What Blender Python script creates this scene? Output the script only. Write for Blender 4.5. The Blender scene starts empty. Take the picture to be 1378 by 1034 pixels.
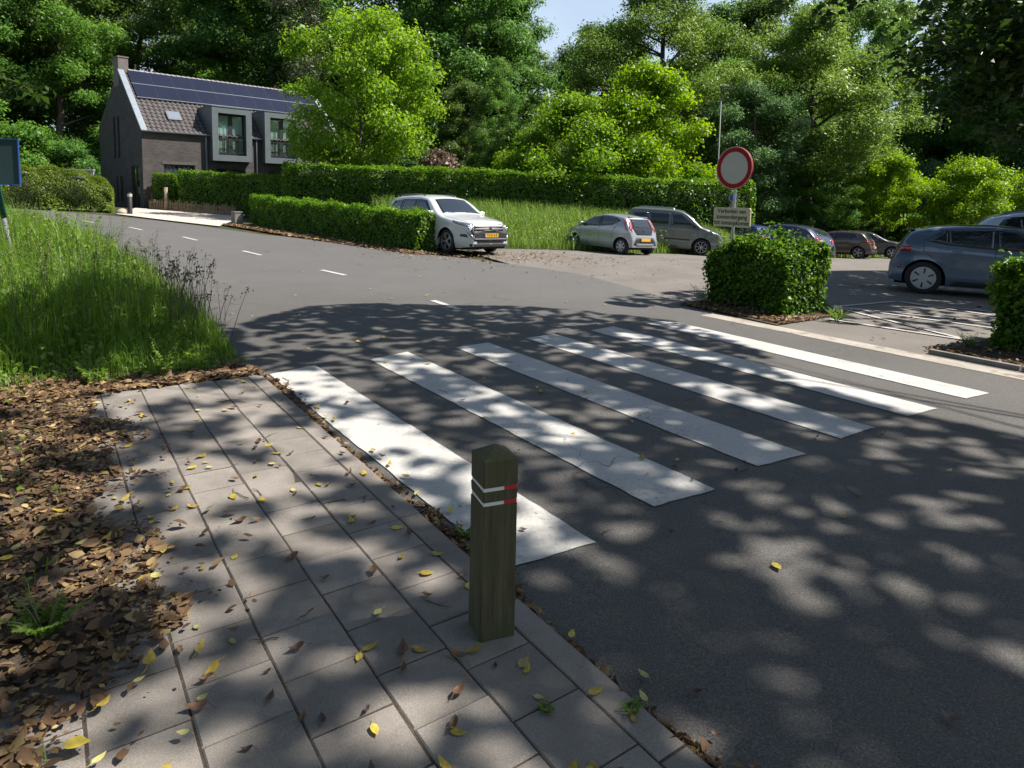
import bpy, bmesh, math, random
import numpy as np
from mathutils import Vector, Matrix
from mathutils.bvhtree import BVHTree

rnd = random.Random(7)
rng = np.random.default_rng(7)
scene = bpy.context.scene
COL = scene.collection

# ------------------------------------------------------------------ terrain
def softplus(x, k):
    t = x / k
    return k * (t + math.log1p(math.exp(-t)) if t > 0 else math.log1p(math.exp(t)))
def smooth(a, b, x):
    t = min(1.0, max(0.0, (x - a) / (b - a)))
    return t * t * (3 - 2 * t)
def ground_z(x, y):
    xx = 30 * math.tanh(x / 30) if x > 0 else 45 * math.tanh(x / 45)
    z = -0.02 * xx
    z += 0.035 * min(softplus(-x - 8, 2.5), 40)
    z -= 0.045 * min(softplus(y - 15.5, 2), 25) * smooth(-3, 16, x)
    return z
YAW, X0, Y0 = 0.6176, -0.0063, 2.8813
CU, SU = math.cos(YAW), math.sin(YAW)
def W(u, v):
    "road frame (u across, v along the road) to world x, y"
    return (X0 + u * CU - v * SU, Y0 + u * SU + v * CU)
def UV(x, y):
    dx, dy = x - X0, y - Y0
    return (dx * CU + dy * SU, -dx * SU + dy * CU)
SUN_EL, SUN_AZ = math.radians(52), math.radians(7)     # azimuth from +X towards +Y
SUN = Vector((math.cos(SUN_EL) * math.cos(SUN_AZ), math.cos(SUN_EL) * math.sin(SUN_AZ), math.sin(SUN_EL)))

# ------------------------------------------------------------------ materials
def new_mat(name):
    m = bpy.data.materials.new(name); m.use_nodes = True
    nt = m.node_tree
    for n in list(nt.nodes): nt.nodes.remove(n)
    out = nt.nodes.new('ShaderNodeOutputMaterial')
    return m, nt, out
def N(nt, typ, **kw):
    n = nt.nodes.new(typ)
    for k, v in kw.items():
        if k in n.inputs: n.inputs[k].default_value = v
        else: setattr(n, k, v)
    return n
def ramp(nt, stops, interp='LINEAR'):
    r = nt.nodes.new('ShaderNodeValToRGB'); cr = r.color_ramp; cr.interpolation = interp
    while len(cr.elements) < len(stops): cr.elements.new(0.5)
    for e, (p, c) in zip(cr.elements, stops):
        e.position = p; e.color = (*c, 1) if len(c) == 3 else c
    return r
def plain(name, col, rough=0.5, metal=0.0, coat=0.0, spec=0.5, var=0.0, scale=20.0, bump=0.0, emit=0.0):
    m, nt, out = new_mat(name)
    b = N(nt, 'ShaderNodeBsdfPrincipled'); b.inputs['Base Color'].default_value = (*col, 1)
    b.inputs['Roughness'].default_value = rough; b.inputs['Metallic'].default_value = metal
    b.inputs['Coat Weight'].default_value = coat; b.inputs['Specular IOR Level'].default_value = spec
    b.inputs['Coat Roughness'].default_value = 0.05
    if var or bump:
        tc = N(nt, 'ShaderNodeTexCoord'); nz = N(nt, 'ShaderNodeTexNoise', Scale=scale, Detail=5.0)
        nt.links.new(tc.outputs['Object'], nz.inputs['Vector'])
        if var:
            r = ramp(nt, [(0.25, tuple(c * (1 - var) for c in col)), (0.75, tuple(min(1, c * (1 + var)) for c in col))])
            nt.links.new(nz.outputs['Fac'], r.inputs['Fac']); nt.links.new(r.outputs['Color'], b.inputs['Base Color'])
        if bump:
            bp = N(nt, 'ShaderNodeBump', Strength=bump, Distance=0.01)
            nt.links.new(nz.outputs['Fac'], bp.inputs['Height']); nt.links.new(bp.outputs['Normal'], b.inputs['Normal'])
    nt.links.new(b.outputs[0], out.inputs[0])
    return m
def leaf_mat(name, dark, mid, light, trans=0.4, rough=0.45, objvar=0.25, spec=0.35):
    "foliage: per-leaf tint attribute, small per-tree variation, light through the leaf"
    m, nt, out = new_mat(name)
    at = N(nt, 'ShaderNodeAttribute', attribute_name='tint')
    r = ramp(nt, [(0.0, dark), (0.5, mid), (1.0, light)])
    nt.links.new(at.outputs['Fac'], r.inputs['Fac'])
    oi = N(nt, 'ShaderNodeObjectInfo')
    mr = N(nt, 'ShaderNodeMapRange'); mr.inputs['To Min'].default_value = 1 - objvar; mr.inputs['To Max'].default_value = 1 + objvar
    nt.links.new(oi.outputs['Random'], mr.inputs['Value'])
    hs = N(nt, 'ShaderNodeHueSaturation')
    nt.links.new(r.outputs['Color'], hs.inputs['Color']); nt.links.new(mr.outputs[0], hs.inputs['Value'])
    b = N(nt, 'ShaderNodeBsdfPrincipled', Roughness=rough); b.inputs['Specular IOR Level'].default_value = spec
    nt.links.new(hs.outputs['Color'], b.inputs['Base Color'])
    hs2 = N(nt, 'ShaderNodeHueSaturation', Hue=0.488, Saturation=1.05, Value=1.6)
    nt.links.new(hs.outputs['Color'], hs2.inputs['Color'])
    t = N(nt, 'ShaderNodeBsdfTranslucent'); nt.links.new(hs2.outputs['Color'], t.inputs['Color'])
    mx = N(nt, 'ShaderNodeMixShader', Fac=trans)
    nt.links.new(b.outputs[0], mx.inputs[1]); nt.links.new(t.outputs[0], mx.inputs[2])
    nt.links.new(mx.outputs[0], out.inputs[0])
    return m
def ground_mat(name, stops, scale, fine, fine_amt, rough=0.9, bump=0.4, extra=None, bumpdist=0.006):
    "world-space mottling plus fine aggregate"
    m, nt, out = new_mat(name)
    tc = N(nt, 'ShaderNodeNewGeometry')
    n1 = N(nt, 'ShaderNodeTexNoise', Scale=scale, Detail=6.0, Roughness=0.6)
    nt.links.new(tc.outputs['Position'], n1.inputs['Vector'])
    r = ramp(nt, stops); nt.links.new(n1.outputs['Fac'], r.inputs['Fac'])
    n2 = N(nt, 'ShaderNodeTexNoise', Scale=fine, Detail=3.0, Roughness=0.7)
    nt.links.new(tc.outputs['Position'], n2.inputs['Vector'])
    r2 = ramp(nt, [(0.3, (1 - fine_amt,) * 3), (0.7, (1 + fine_amt,) * 3)])
    nt.links.new(n2.outputs['Fac'], r2.inputs['Fac'])
    mx = N(nt, 'ShaderNodeMix', data_type='RGBA', blend_type='MULTIPLY'); mx.inputs[0].default_value = 1
    nt.links.new(r.outputs['Color'], mx.inputs[6]); nt.links.new(r2.outputs['Color'], mx.inputs[7])
    col = mx.outputs[2]
    if extra: col = extra(nt, tc, col)
    b = N(nt, 'ShaderNodeBsdfPrincipled', Roughness=rough); b.inputs['Specular IOR Level'].default_value = 0.3
    nt.links.new(col, b.inputs['Base Color'])
    bp = N(nt, 'ShaderNodeBump', Strength=bump, Distance=bumpdist)
    nt.links.new(n2.outputs['Fac'], bp.inputs['Height']); nt.links.new(bp.outputs['Normal'], b.inputs['Normal'])
    nt.links.new(b.outputs[0], out.inputs[0])
    return m
def blotches(colour, scale, lo, hi, amount):
    def f(nt, tc, col):
        n = N(nt, 'ShaderNodeTexNoise', Scale=scale, Detail=8.0, Roughness=0.7)
        nt.links.new(tc.outputs['Position'], n.inputs['Vector'])
        r = ramp(nt, [(lo, (0, 0, 0)), (hi, (amount,) * 3)]); nt.links.new(n.outputs['Fac'], r.inputs['Fac'])
        mx = N(nt, 'ShaderNodeMix', data_type='RGBA'); nt.links.new(r.outputs['Color'], mx.inputs[0])
        nt.links.new(col, mx.inputs[6]); mx.inputs[7].default_value = (*colour, 1)
        return mx.outputs[2]
    return f
def chain(*fs):
    def f(nt, tc, col):
        for g in fs: col = g(nt, tc, col)
        return col
    return f
def stones(nt, tc, col):
    v = N(nt, 'ShaderNodeTexVoronoi', Scale=95.0); nt.links.new(tc.outputs['Position'], v.inputs['Vector'])
    r = ramp(nt, [(0.0, (1, 1, 1)), (0.22, (1, 1, 1)), (0.36, (0, 0, 0))]); nt.links.new(v.outputs['Distance'], r.inputs['Fac'])
    s = N(nt, 'ShaderNodeSeparateColor'); nt.links.new(v.outputs['Color'], s.inputs[0]); r2 = ramp(nt, [(0.55, (0, 0, 0)), (0.95, (0.75,) * 3)]); nt.links.new(s.outputs[0], r2.inputs['Fac'])
    mu = N(nt, 'ShaderNodeMath', operation='MULTIPLY'); nt.links.new(r.outputs['Color'], mu.inputs[0]); nt.links.new(r2.outputs['Color'], mu.inputs[1])
    mx = N(nt, 'ShaderNodeMix', data_type='RGBA'); nt.links.new(mu.outputs[0], mx.inputs[0]); nt.links.new(col, mx.inputs[6]); mx.inputs[7].default_value = (0.19, 0.18, 0.165, 1)
    return mx.outputs[2]
def grazing_glare(nt, tc, col):  # brightness of distant asphalt at grazing view, mixed into the colour
    "paler mix up the road, darker at the crossing, border broken by noise"
    sx = N(nt, 'ShaderNodeSeparateXYZ'); nt.links.new(tc.outputs['Position'], sx.inputs[0])
    n = N(nt, 'ShaderNodeTexNoise', Scale=0.5, Detail=4.0); nt.links.new(tc.outputs['Position'], n.inputs['Vector'])
    ad = N(nt, 'ShaderNodeMath', operation='MULTIPLY_ADD'); ad.inputs[1].default_value = 3.0; nt.links.new(n.outputs['Fac'], ad.inputs[0]); nt.links.new(sx.outputs['Y'], ad.inputs[2])
    mr = N(nt, 'ShaderNodeMapRange'); mr.inputs['From Min'].default_value = 9.5; mr.inputs['From Max'].default_value = 13.5; mr.inputs['To Min'].default_value = 0.0; mr.inputs['To Max'].default_value = 0.30
    nt.links.new(ad.outputs[0], mr.inputs['Value'])
    mx = N(nt, 'ShaderNodeMix', data_type='RGBA'); nt.links.new(mr.outputs[0], mx.inputs[0]); nt.links.new(col, mx.inputs[6]); mx.inputs[7].default_value = (0.15, 0.148, 0.148, 1)
    return mx.outputs[2]
def cracks(scale, width, colour):
    def f(nt, tc, col):
        n = N(nt, 'ShaderNodeTexNoise', Scale=scale * 1.5, Detail=5.0)
        nt.links.new(tc.outputs['Position'], n.inputs['Vector'])
        ad = N(nt, 'ShaderNodeVectorMath', operation='MULTIPLY_ADD'); ad.inputs[1].default_value = (0.9 / scale,) * 3
        nt.links.new(n.outputs['Color'], ad.inputs[0]); nt.links.new(tc.outputs['Position'], ad.inputs[2])
        v = N(nt, 'ShaderNodeTexVoronoi', feature='DISTANCE_TO_EDGE', Scale=scale)
        nt.links.new(ad.outputs[0], v.inputs['Vector'])
        r = ramp(nt, [(0.0, (0.75,) * 3), (width, (0, 0, 0))]); nt.links.new(v.outputs['Distance'], r.inputs['Fac'])
        # cracks only here and there
        n3 = N(nt, 'ShaderNodeTexNoise', Scale=0.35, Detail=2.0); nt.links.new(tc.outputs['Position'], n3.inputs['Vector'])
        r3 = ramp(nt, [(0.52, (0, 0, 0)), (0.6, (1, 1, 1))]); nt.links.new(n3.outputs['Fac'], r3.inputs['Fac'])
        mu = N(nt, 'ShaderNodeMath', operation='MULTIPLY'); nt.links.new(r.outputs['Color'], mu.inputs[0]); nt.links.new(r3.outputs['Color'], mu.inputs[1])
        mx = N(nt, 'ShaderNodeMix', data_type='RGBA'); nt.links.new(mu.outputs[0], mx.inputs[0])
        nt.links.new(col, mx.inputs[6]); mx.inputs[7].default_value = (*colour, 1)
        return mx.outputs[2]
    return f

def brick_mat():
    m, nt, out = new_mat('dark_brick')
    tc = N(nt, 'ShaderNodeUVMap')
    br = N(nt, 'ShaderNodeTexBrick', Scale=1.0); br.inputs['Brick Width'].default_value = 0.22; br.inputs['Row Height'].default_value = 0.055
    br.inputs['Mortar Size'].default_value = 0.008
    br.inputs['Color1'].default_value = (0.058, 0.050, 0.047, 1); br.inputs['Color2'].default_value = (0.10, 0.086, 0.079, 1)
    br.inputs['Mortar'].default_value = (0.04, 0.036, 0.034, 1)
    nt.links.new(tc.outputs[0], br.inputs['Vector'])
    nz = N(nt, 'ShaderNodeTexNoise', Scale=1.2, Detail=5.0); nt.links.new(tc.outputs[0], nz.inputs['Vector'])
    r = ramp(nt, [(0.3, (0.8,) * 3), (0.7, (1.15,) * 3)]); nt.links.new(nz.outputs['Fac'], r.inputs['Fac'])
    mx = N(nt, 'ShaderNodeMix', data_type='RGBA', blend_type='MULTIPLY'); mx.inputs[0].default_value = 1
    nt.links.new(br.outputs['Color'], mx.inputs[6]); nt.links.new(r.outputs['Color'], mx.inputs[7])
    b = N(nt, 'ShaderNodeBsdfPrincipled', Roughness=0.85); nt.links.new(mx.outputs[2], b.inputs['Base Color'])
    bp = N(nt, 'ShaderNodeBump', Strength=0.5, Distance=0.01, invert=True)
    nt.links.new(br.outputs['Fac'], bp.inputs['Height']); nt.links.new(bp.outputs['Normal'], b.inputs['Normal'])
    nt.links.new(b.outputs[0], out.inputs[0])
    return m
def paint_mat():
    "road marking paint: worn through to the asphalt in specks"
    m, nt, out = new_mat('road_paint')
    g = N(nt, 'ShaderNodeNewGeometry')
    n = N(nt, 'ShaderNodeTexNoise', Scale=38.0, Detail=8.0, Roughness=0.75); nt.links.new(g.outputs['Position'], n.inputs['Vector'])
    n0 = N(nt, 'ShaderNodeTexNoise', Scale=1.3, Detail=4.0); nt.links.new(g.outputs['Position'], n0.inputs['Vector'])
    sm = N(nt, 'ShaderNodeMath', operation='MULTIPLY_ADD'); sm.inputs[1].default_value = 0.50
    nt.links.new(n0.outputs['Fac'], sm.inputs[0]); nt.links.new(n.outputs['Fac'], sm.inputs[2])
    r = ramp(nt, [(0.545, (0.11, 0.105, 0.10)), (0.605, (0.31, 0.298, 0.28)), (0.69, (0.375, 0.36, 0.338)), (0.85, (0.43, 0.415, 0.39))])
    nt.links.new(sm.outputs[0], r.inputs['Fac'])
    ck = cracks(1.4, 0.010, (0.10, 0.097, 0.09))(nt, g, r.outputs['Color']); ck = blotches((0.22, 0.215, 0.20), 0.9, 0.55, 0.75, 0.45)(nt, g, ck); ck = blotches((0.07, 0.07, 0.068), 9.0, 0.66, 0.70, 0.8)(nt, g, ck)
    b = N(nt, 'ShaderNodeBsdfPrincipled', Roughness=0.75); nt.links.new(ck, b.inputs['Base Color'])
    n2 = N(nt, 'ShaderNodeTexNoise', Scale=120.0, Detail=2.0); nt.links.new(g.outputs['Position'], n2.inputs['Vector'])
    bp = N(nt, 'ShaderNodeBump', Strength=0.35, Distance=0.004); nt.links.new(n2.outputs['Fac'], bp.inputs['Height'])
    nt.links.new(bp.outputs['Normal'], b.inputs['Normal']); nt.links.new(b.outputs[0], out.inputs[0])
    return m
def tile_mat():
    "grey concrete paving tiles: each tile its own shade, stains, joints full of grit"
    m, nt, out = new_mat('paving_tiles')
    g = N(nt, 'ShaderNodeNewGeometry'); at = N(nt, 'ShaderNodeAttribute', attribute_name='tint')
    n = N(nt, 'ShaderNodeTexNoise', Scale=5.0, Detail=8.0, Roughness=0.65); nt.links.new(g.outputs['Position'], n.inputs['Vector'])
    r = ramp(nt, [(0.25, (0.155, 0.137, 0.120)), (0.5, (0.20, 0.178, 0.157)), (0.75, (0.245, 0.219, 0.194))]); nt.links.new(n.outputs['Fac'], r.inputs['Fac'])
    mr = N(nt, 'ShaderNodeMapRange'); mr.inputs['To Min'].default_value = 0.8; mr.inputs['To Max'].default_value = 1.12
    nt.links.new(at.outputs['Fac'], mr.inputs['Value'])
    hs = N(nt, 'ShaderNodeHueSaturation'); nt.links.new(r.outputs['Color'], hs.inputs['Color']); nt.links.new(mr.outputs[0], hs.inputs['Value'])
    n2 = N(nt, 'ShaderNodeTexNoise', Scale=220.0, Detail=2.0); nt.links.new(g.outputs['Position'], n2.inputs['Vector'])
    r2 = ramp(nt, [(0.3, (0.78,) * 3), (0.7, (1.2,) * 3)]); nt.links.new(n2.outputs['Fac'], r2.inputs['Fac'])
    mx = N(nt, 'ShaderNodeMix', data_type='RGBA', blend_type='MULTIPLY'); mx.inputs[0].default_value = 1
    nt.links.new(hs.outputs['Color'], mx.inputs[6]); nt.links.new(r2.outputs['Color'], mx.inputs[7])
    b = N(nt, 'ShaderNodeBsdfPrincipled', Roughness=0.85); b.inputs['Specular IOR Level'].default_value = 0.3
    st = blotches((0.10, 0.098, 0.075), 2.2, 0.56, 0.75, 0.55)(nt, g, mx.outputs[2])
    nt.links.new(st, b.inputs['Base Color'])
    bp = N(nt, 'ShaderNodeBump', Strength=0.35, Distance=0.003); nt.links.new(n2.outputs['Fac'], bp.inputs['Height'])
    nt.links.new(bp.outputs['Normal'], b.inputs['Normal']); nt.links.new(b.outputs[0], out.inputs[0])
    return m
def wood_mat():
    m, nt, out = new_mat('weathered_post_wood')
    tc = N(nt, 'ShaderNodeTexCoord'); mp = N(nt, 'ShaderNodeMapping'); mp.inputs['Scale'].default_value = (28, 28, 1.6)
    nt.links.new(tc.outputs['Object'], mp.inputs['Vector'])
    n = N(nt, 'ShaderNodeTexNoise', Scale=2.0, Detail=8.0, Roughness=0.65); nt.links.new(mp.outputs[0], n.inputs['Vector'])
    r = ramp(nt, [(0.3, (0.035, 0.030, 0.014)), (0.55, (0.080, 0.070, 0.034)), (0.75, (0.13, 0.112, 0.058))]); nt.links.new(n.outputs['Fac'], r.inputs['Fac'])
    n2 = N(nt, 'ShaderNodeTexNoise', Scale=7.0, Detail=6.0); nt.links.new(tc.outputs['Object'], n2.inputs['Vector'])
    r2 = ramp(nt, [(0.4, (0, 0, 0)), (0.65, (0.7,) * 3)]); nt.links.new(n2.outputs['Fac'], r2.inputs['Fac'])
    mx = N(nt, 'ShaderNodeMix', data_type='RGBA'); nt.links.new(r2.outputs['Color'], mx.inputs[0]); nt.links.new(r.outputs['Color'], mx.inputs[6])
    mx.inputs[7].default_value = (0.055, 0.062, 0.022, 1)
    b = N(nt, 'ShaderNodeBsdfPrincipled', Roughness=0.85); nt.links.new(mx.outputs[2], b.inputs['Base Color'])
    bp = N(nt, 'ShaderNodeBump', Strength=0.5, Distance=0.004); nt.links.new(n.outputs['Fac'], bp.inputs['Height'])
    nt.links.new(bp.outputs['Normal'], b.inputs['Normal']); nt.links.new(b.outputs[0], out.inputs[0])
    return m
def glass_mat(name, tint=(0.015, 0.018, 0.02), rough=0.03, spec=0.7):
    return plain(name, tint, rough=rough, spec=spec, coat=0.3)

M = {}
M['bark'] = plain('bark', (0.075, 0.058, 0.045), 0.95, var=0.45, scale=6, bump=0.8)
M['bark_red'] = plain('bark_pine', (0.16, 0.09, 0.06), 0.95, var=0.4, scale=5, bump=0.8)
M['asphalt'] = ground_mat('road_asphalt', [(0.3, (0.070, 0.065, 0.060)), (0.7, (0.092, 0.086, 0.080))], 0.7, 130, 0.62, rough=0.68, bump=0.7,
                          extra=chain(blotches((0.115, 0.110, 0.107), 1.1, 0.58, 0.72, 0.35), blotches((0.05, 0.048, 0.047), 0.8, 0.6, 0.75, 0.4), grazing_glare, stones, cracks(0.45, 0.012, (0.025, 0.024, 0.023))))
M['parking'] = ground_mat('parking_surface', [(0.3, (0.122, 0.108, 0.096)), (0.7, (0.165, 0.148, 0.132))], 0.9, 110, 0.35, bump=0.6,
                          extra=chain(blotches((0.18, 0.15, 0.125), 2.5, 0.56, 0.7, 0.5), blotches((0.085, 0.075, 0.07), 1.0, 0.55, 0.75, 0.5)))
M['gravel'] = ground_mat('pale_gravel', [(0.3, (0.40, 0.34, 0.29)), (0.7, (0.52, 0.46, 0.40))], 2.0, 40, 0.3, bump=0.8)
M['soil'] = ground_mat('soil', [(0.3, (0.045, 0.034, 0.024)), (0.7, (0.095, 0.07, 0.048))], 3.0, 60, 0.4, bump=0.9, bumpdist=0.02)
M['wood_floor'] = ground_mat('grassy_ground', [(0.3, (0.028, 0.034, 0.014)), (0.7, (0.06, 0.062, 0.025))], 1.0, 25, 0.4, bump=0.8, bumpdist=0.03)
M['strip'] = ground_mat('pale_gutter_stone', [(0.3, (0.27, 0.24, 0.205)), (0.7, (0.37, 0.335, 0.29))], 3.0, 80, 0.25,
                        extra=blotches((0.12, 0.075, 0.05), 3.2, 0.53, 0.66, 0.8))
M['kerb'] = ground_mat('kerb_concrete', [(0.3, (0.15, 0.138, 0.127)), (0.7, (0.21, 0.192, 0.178))], 4.0, 180, 0.25,
                       extra=blotches((0.09, 0.08, 0.06), 3.0, 0.55, 0.72, 0.6))
M['paint'] = paint_mat(); M['tiles'] = tile_mat(); M['post_wood'] = wood_mat(); M['brick'] = brick_mat()
M['sand'] = ground_mat('joint_grit', [(0.3, (0.045, 0.034, 0.026)), (0.7, (0.095, 0.072, 0.053))], 9.0, 150, 0.5, bump=0.9)

# ------------------------------------------------------------------ objects
def link(o): COL.objects.link(o); return o
def mesh_obj(name, me, parent=None):
    o = bpy.data.objects.new(name, me); link(o)
    if parent is not None: o.parent = parent
    return o
def thing(name, label, cat, loc=(0, 0, 0), rotz=0.0, group=None, scale=1.0):
    o = bpy.data.objects.new(name, None); link(o)
    o.empty_display_size = 0.1
    o.location = loc; o.rotation_euler = (0, 0, rotz); o.scale = (scale,) * 3
    o['label'] = label; o['category'] = cat
    if group: o['group'] = group
    return o
def tag(o, label=None, cat=None, group=None, kind=None):
    if label: o['label'] = label
    if cat: o['category'] = cat
    if group: o['group'] = group
    if kind: o['kind'] = kind
    return o

class MB:
    "collects polygons for ONE mesh"
    def __init__(s): s.v = []; s.f = []; s.m = []; s.uv = {}
    def poly(s, pts, mi=0):
        i = len(s.v); s.v += [tuple(p) for p in pts]; s.f.append(tuple(range(i, i + len(pts)))); s.m.append(mi)
    def add(s, vs, fs, mi=0):
        i = len(s.v); s.v += [tuple(p) for p in vs]
        for f in fs: s.f.append(tuple(i + k for k in f)); s.m.append(mi)
    def box(s, x0, x1, y0, y1, z0, z1, mi=0, mat=None):
        vs = [Vector(p) for p in ((x0, y0, z0), (x1, y0, z0), (x1, y1, z0), (x0, y1, z0), (x0, y0, z1), (x1, y0, z1), (x1, y1, z1), (x0, y1, z1))]
        if mat is not None: vs = [mat @ v for v in vs]
        s.add(vs, [(0, 3, 2, 1), (4, 5, 6, 7), (0, 1, 5, 4), (1, 2, 6, 5), (2, 3, 7, 6), (3, 0, 4, 7)], mi)
    def prism(s, poly, axis, a, b, mi=0):
        "extrude a 2D polygon along axis 0/1/2 between a and b"
        def mk(p, t):
            if axis == 0: return (t, p[0], p[1])
            if axis == 1: return (p[0], t, p[1])
            return (p[0], p[1], t)
        n = len(poly)
        s.add([mk(p, a) for p in poly] + [mk(p, b) for p in poly],
              [tuple(range(n - 1, -1, -1)), tuple(range(n, 2 * n))] + [(i, (i + 1) % n, n + (i + 1) % n, n + i) for i in range(n)], mi)
    def tube(s, path, radii, n=8, mi=0, cap=True):
        path = [Vector(p) for p in path]
        if not hasattr(radii, '__len__'): radii = [radii] * len(path)
        rings = []; up = Vector((0.13, 0.27, 1)).normalized()
        for i, p in enumerate(path):
            d = (path[min(i + 1, len(path) - 1)] - path[max(i - 1, 0)]).normalized()
            ref = up if abs(d.dot(up)) < 0.95 else Vector((1, 0, 0))
            a = d.cross(ref).normalized(); b = d.cross(a)
            rings.append([p + (a * math.cos(2 * math.pi * k / n) + b * math.sin(2 * math.pi * k / n)) * radii[i] for k in range(n)])
        vs = [q for r in rings for q in r]; fs = []
        for i in range(len(path) - 1):
            for k in range(n):
                fs.append((i * n + k, i * n + (k + 1) % n, (i + 1) * n + (k + 1) % n, (i + 1) * n + k))
        if cap:
            fs.append(tuple(range(n - 1, -1, -1))); fs.append(tuple((len(path) - 1) * n + k for k in range(n)))
        s.add(vs, fs, mi)
    def lathe(s, prof, n=24, axis='Z', c=(0, 0, 0), mi=0):
        "prof: (radius, height) pairs; axis Z or Y"
        vs = []; fs = []; c = Vector(c)
        for r, h in prof:
            for k in range(n):
                t = 2 * math.pi * k / n
                p = (r * math.cos(t), r * math.sin(t), h) if axis == 'Z' else (r * math.cos(t), h, r * math.sin(t)) if axis == 'Y' else (h, r * math.cos(t), r * math.sin(t))
                vs.append(c + Vector(p))
        for i in range(len(prof) - 1):
            for k in range(n):
                fs.append((i * n + k, i * n + (k + 1) % n, (i + 1) * n + (k + 1) % n, (i + 1) * n + k))
        s.add(vs, fs, mi)
    def mesh(s, name, mats, smooth=False):
        me = bpy.data.meshes.new(name); me.from_pydata(s.v, [], s.f)
        for m in (mats if isinstance(mats, (list, tuple)) else [mats]): me.materials.append(m)
        me.polygons.foreach_set('material_index', s.m)
        if smooth: me.polygons.foreach_set('use_smooth', [True] * len(s.f))
        me.update()
        bm = bmesh.new(); bm.from_mesh(me); bmesh.ops.recalc_face_normals(bm, faces=bm.faces); bm.to_mesh(me); bm.free()
        return me
    def build(s, name, mats, parent=None, smooth=False, bevel=0.0):
        me = s.mesh(name, mats, smooth)
        if bevel:
            bm = bmesh.new(); bm.from_mesh(me); bmesh.ops.remove_doubles(bm, verts=bm.verts, dist=1e-5)
            bmesh.ops.bevel(bm, geom=[e for e in bm.edges if e.calc_face_angle(0) > 0.5], offset=bevel, segments=2, profile=0.6, affect='EDGES', clamp_overlap=True)
            bm.to_mesh(me); bm.free()
        return mesh_obj(name, me, parent)

def text_mesh(body, size, mat, name, extrude=0.0, align='CENTER', bold=0.0):
    cu = bpy.data.curves.new(name, 'FONT'); cu.body = body; cu.size = size; cu.align_x = align; cu.align_y = 'CENTER'; cu.extrude = extrude; cu.offset = bold
    cu.resolution_u = 3
    o = bpy.data.objects.new(name, cu); link(o)
    dg = bpy.context.evaluated_depsgraph_get(); me = bpy.data.meshes.new_from_object(o.evaluated_get(dg))
    bpy.data.objects.remove(o); bpy.data.curves.remove(cu)
    me.materials.clear(); me.materials.append(mat)
    return me

def fast_mesh(name, verts, faces_idx, loops_per_face, mat, tint=None, smooth=False):
    "numpy mesh: verts (N,3), faces_idx flat index array, loops_per_face constant int"
    me = bpy.data.meshes.new(name)
    nv = len(verts); nl = len(faces_idx); nf = nl // loops_per_face
    me.vertices.add(nv); me.vertices.foreach_set('co', np.asarray(verts, np.float32).ravel())
    me.loops.add(nl); me.loops.foreach_set('vertex_index', np.asarray(faces_idx, np.int32).ravel())
    me.polygons.add(nf); me.polygons.foreach_set('loop_start', np.arange(nf, dtype=np.int32) * loops_per_face)
    if smooth: me.polygons.foreach_set('use_smooth', np.ones(nf, bool))
    if tint is not None:
        a = me.attributes.new('tint', 'FLOAT', 'POINT'); a.data.foreach_set('value', np.asarray(tint, np.float32))
    me.update(calc_edges=True); me.validate()
    me.materials.append(mat)
    return me
def unit(a): return a / np.maximum(np.linalg.norm(a, axis=1, keepdims=True), 1e-9)
def leaf_arrays(P, Nn, S, tint, aspect=0.62, fold=0.12, r=None):
    "one folded diamond per leaf -> verts (4n,3), tint (4n)"
    r = r or rng
    n = len(P); Nn = unit(Nn); t = unit(np.cross(Nn, r.normal(size=(n, 3)))); b = np.cross(Nn, t)
    s = S[:, None]
    v = np.empty((n, 4, 3))
    v[:, 0] = P - t * s * 0.5; v[:, 2] = P + t * s * 0.5 - Nn * s * fold
    off = t * s * r.uniform(-0.12, 0.12, (n, 1))
    v[:, 1] = P + b * s * aspect * 0.5 + Nn * s * fold + off; v[:, 3] = P - b * s * aspect * 0.5 + Nn * s * fold + off
    return v.reshape(-1, 3), np.repeat(tint, 4)
def leaf6_arrays(P, Nn, S, tint, aspect=0.6, fold=0.15, curl=0.12, r=None):
    "pointed oval leaf folded on its midrib: 6 vertices, two quads -> verts, index, tint"
    r = r or rng
    n = len(P); Nn = unit(Nn); t = unit(np.cross(Nn, r.normal(size=(n, 3)))); b = np.cross(Nn, t); s = S[:, None]
    cu = r.normal(curl, abs(curl) + .03, (n, 1)); fo = r.normal(fold, fold * .6, (n, 1)); a = aspect * r.uniform(.75, 1.2, (n, 1)) * .5
    v = np.empty((n, 6, 3)); v[:, 0] = P - t * s * .5 + Nn * s * cu; v[:, 3] = P + t * s * .5 + Nn * s * cu
    v[:, 1] = P - t * s * .16 + b * s * a + Nn * s * fo; v[:, 2] = P + t * s * .2 + b * s * a * .82 + Nn * s * (fo + cu * .3)
    v[:, 5] = P - t * s * .16 - b * s * a + Nn * s * fo; v[:, 4] = P + t * s * .2 - b * s * a * .82 + Nn * s * (fo + cu * .3)
    idx = (np.arange(n)[:, None] * 6 + np.array([0, 3, 2, 1, 0, 5, 4, 3])).ravel()
    return v.reshape(-1, 3), idx, np.repeat(tint, 6)
def leaf_mesh(name, P, Nn, S, tint, mat, aspect=0.62, fold=0.12):
    v, tt = leaf_arrays(P, Nn, S, tint, aspect, fold)
    return fast_mesh(name, v, np.arange(len(v)), 4, mat, tt)
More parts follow.
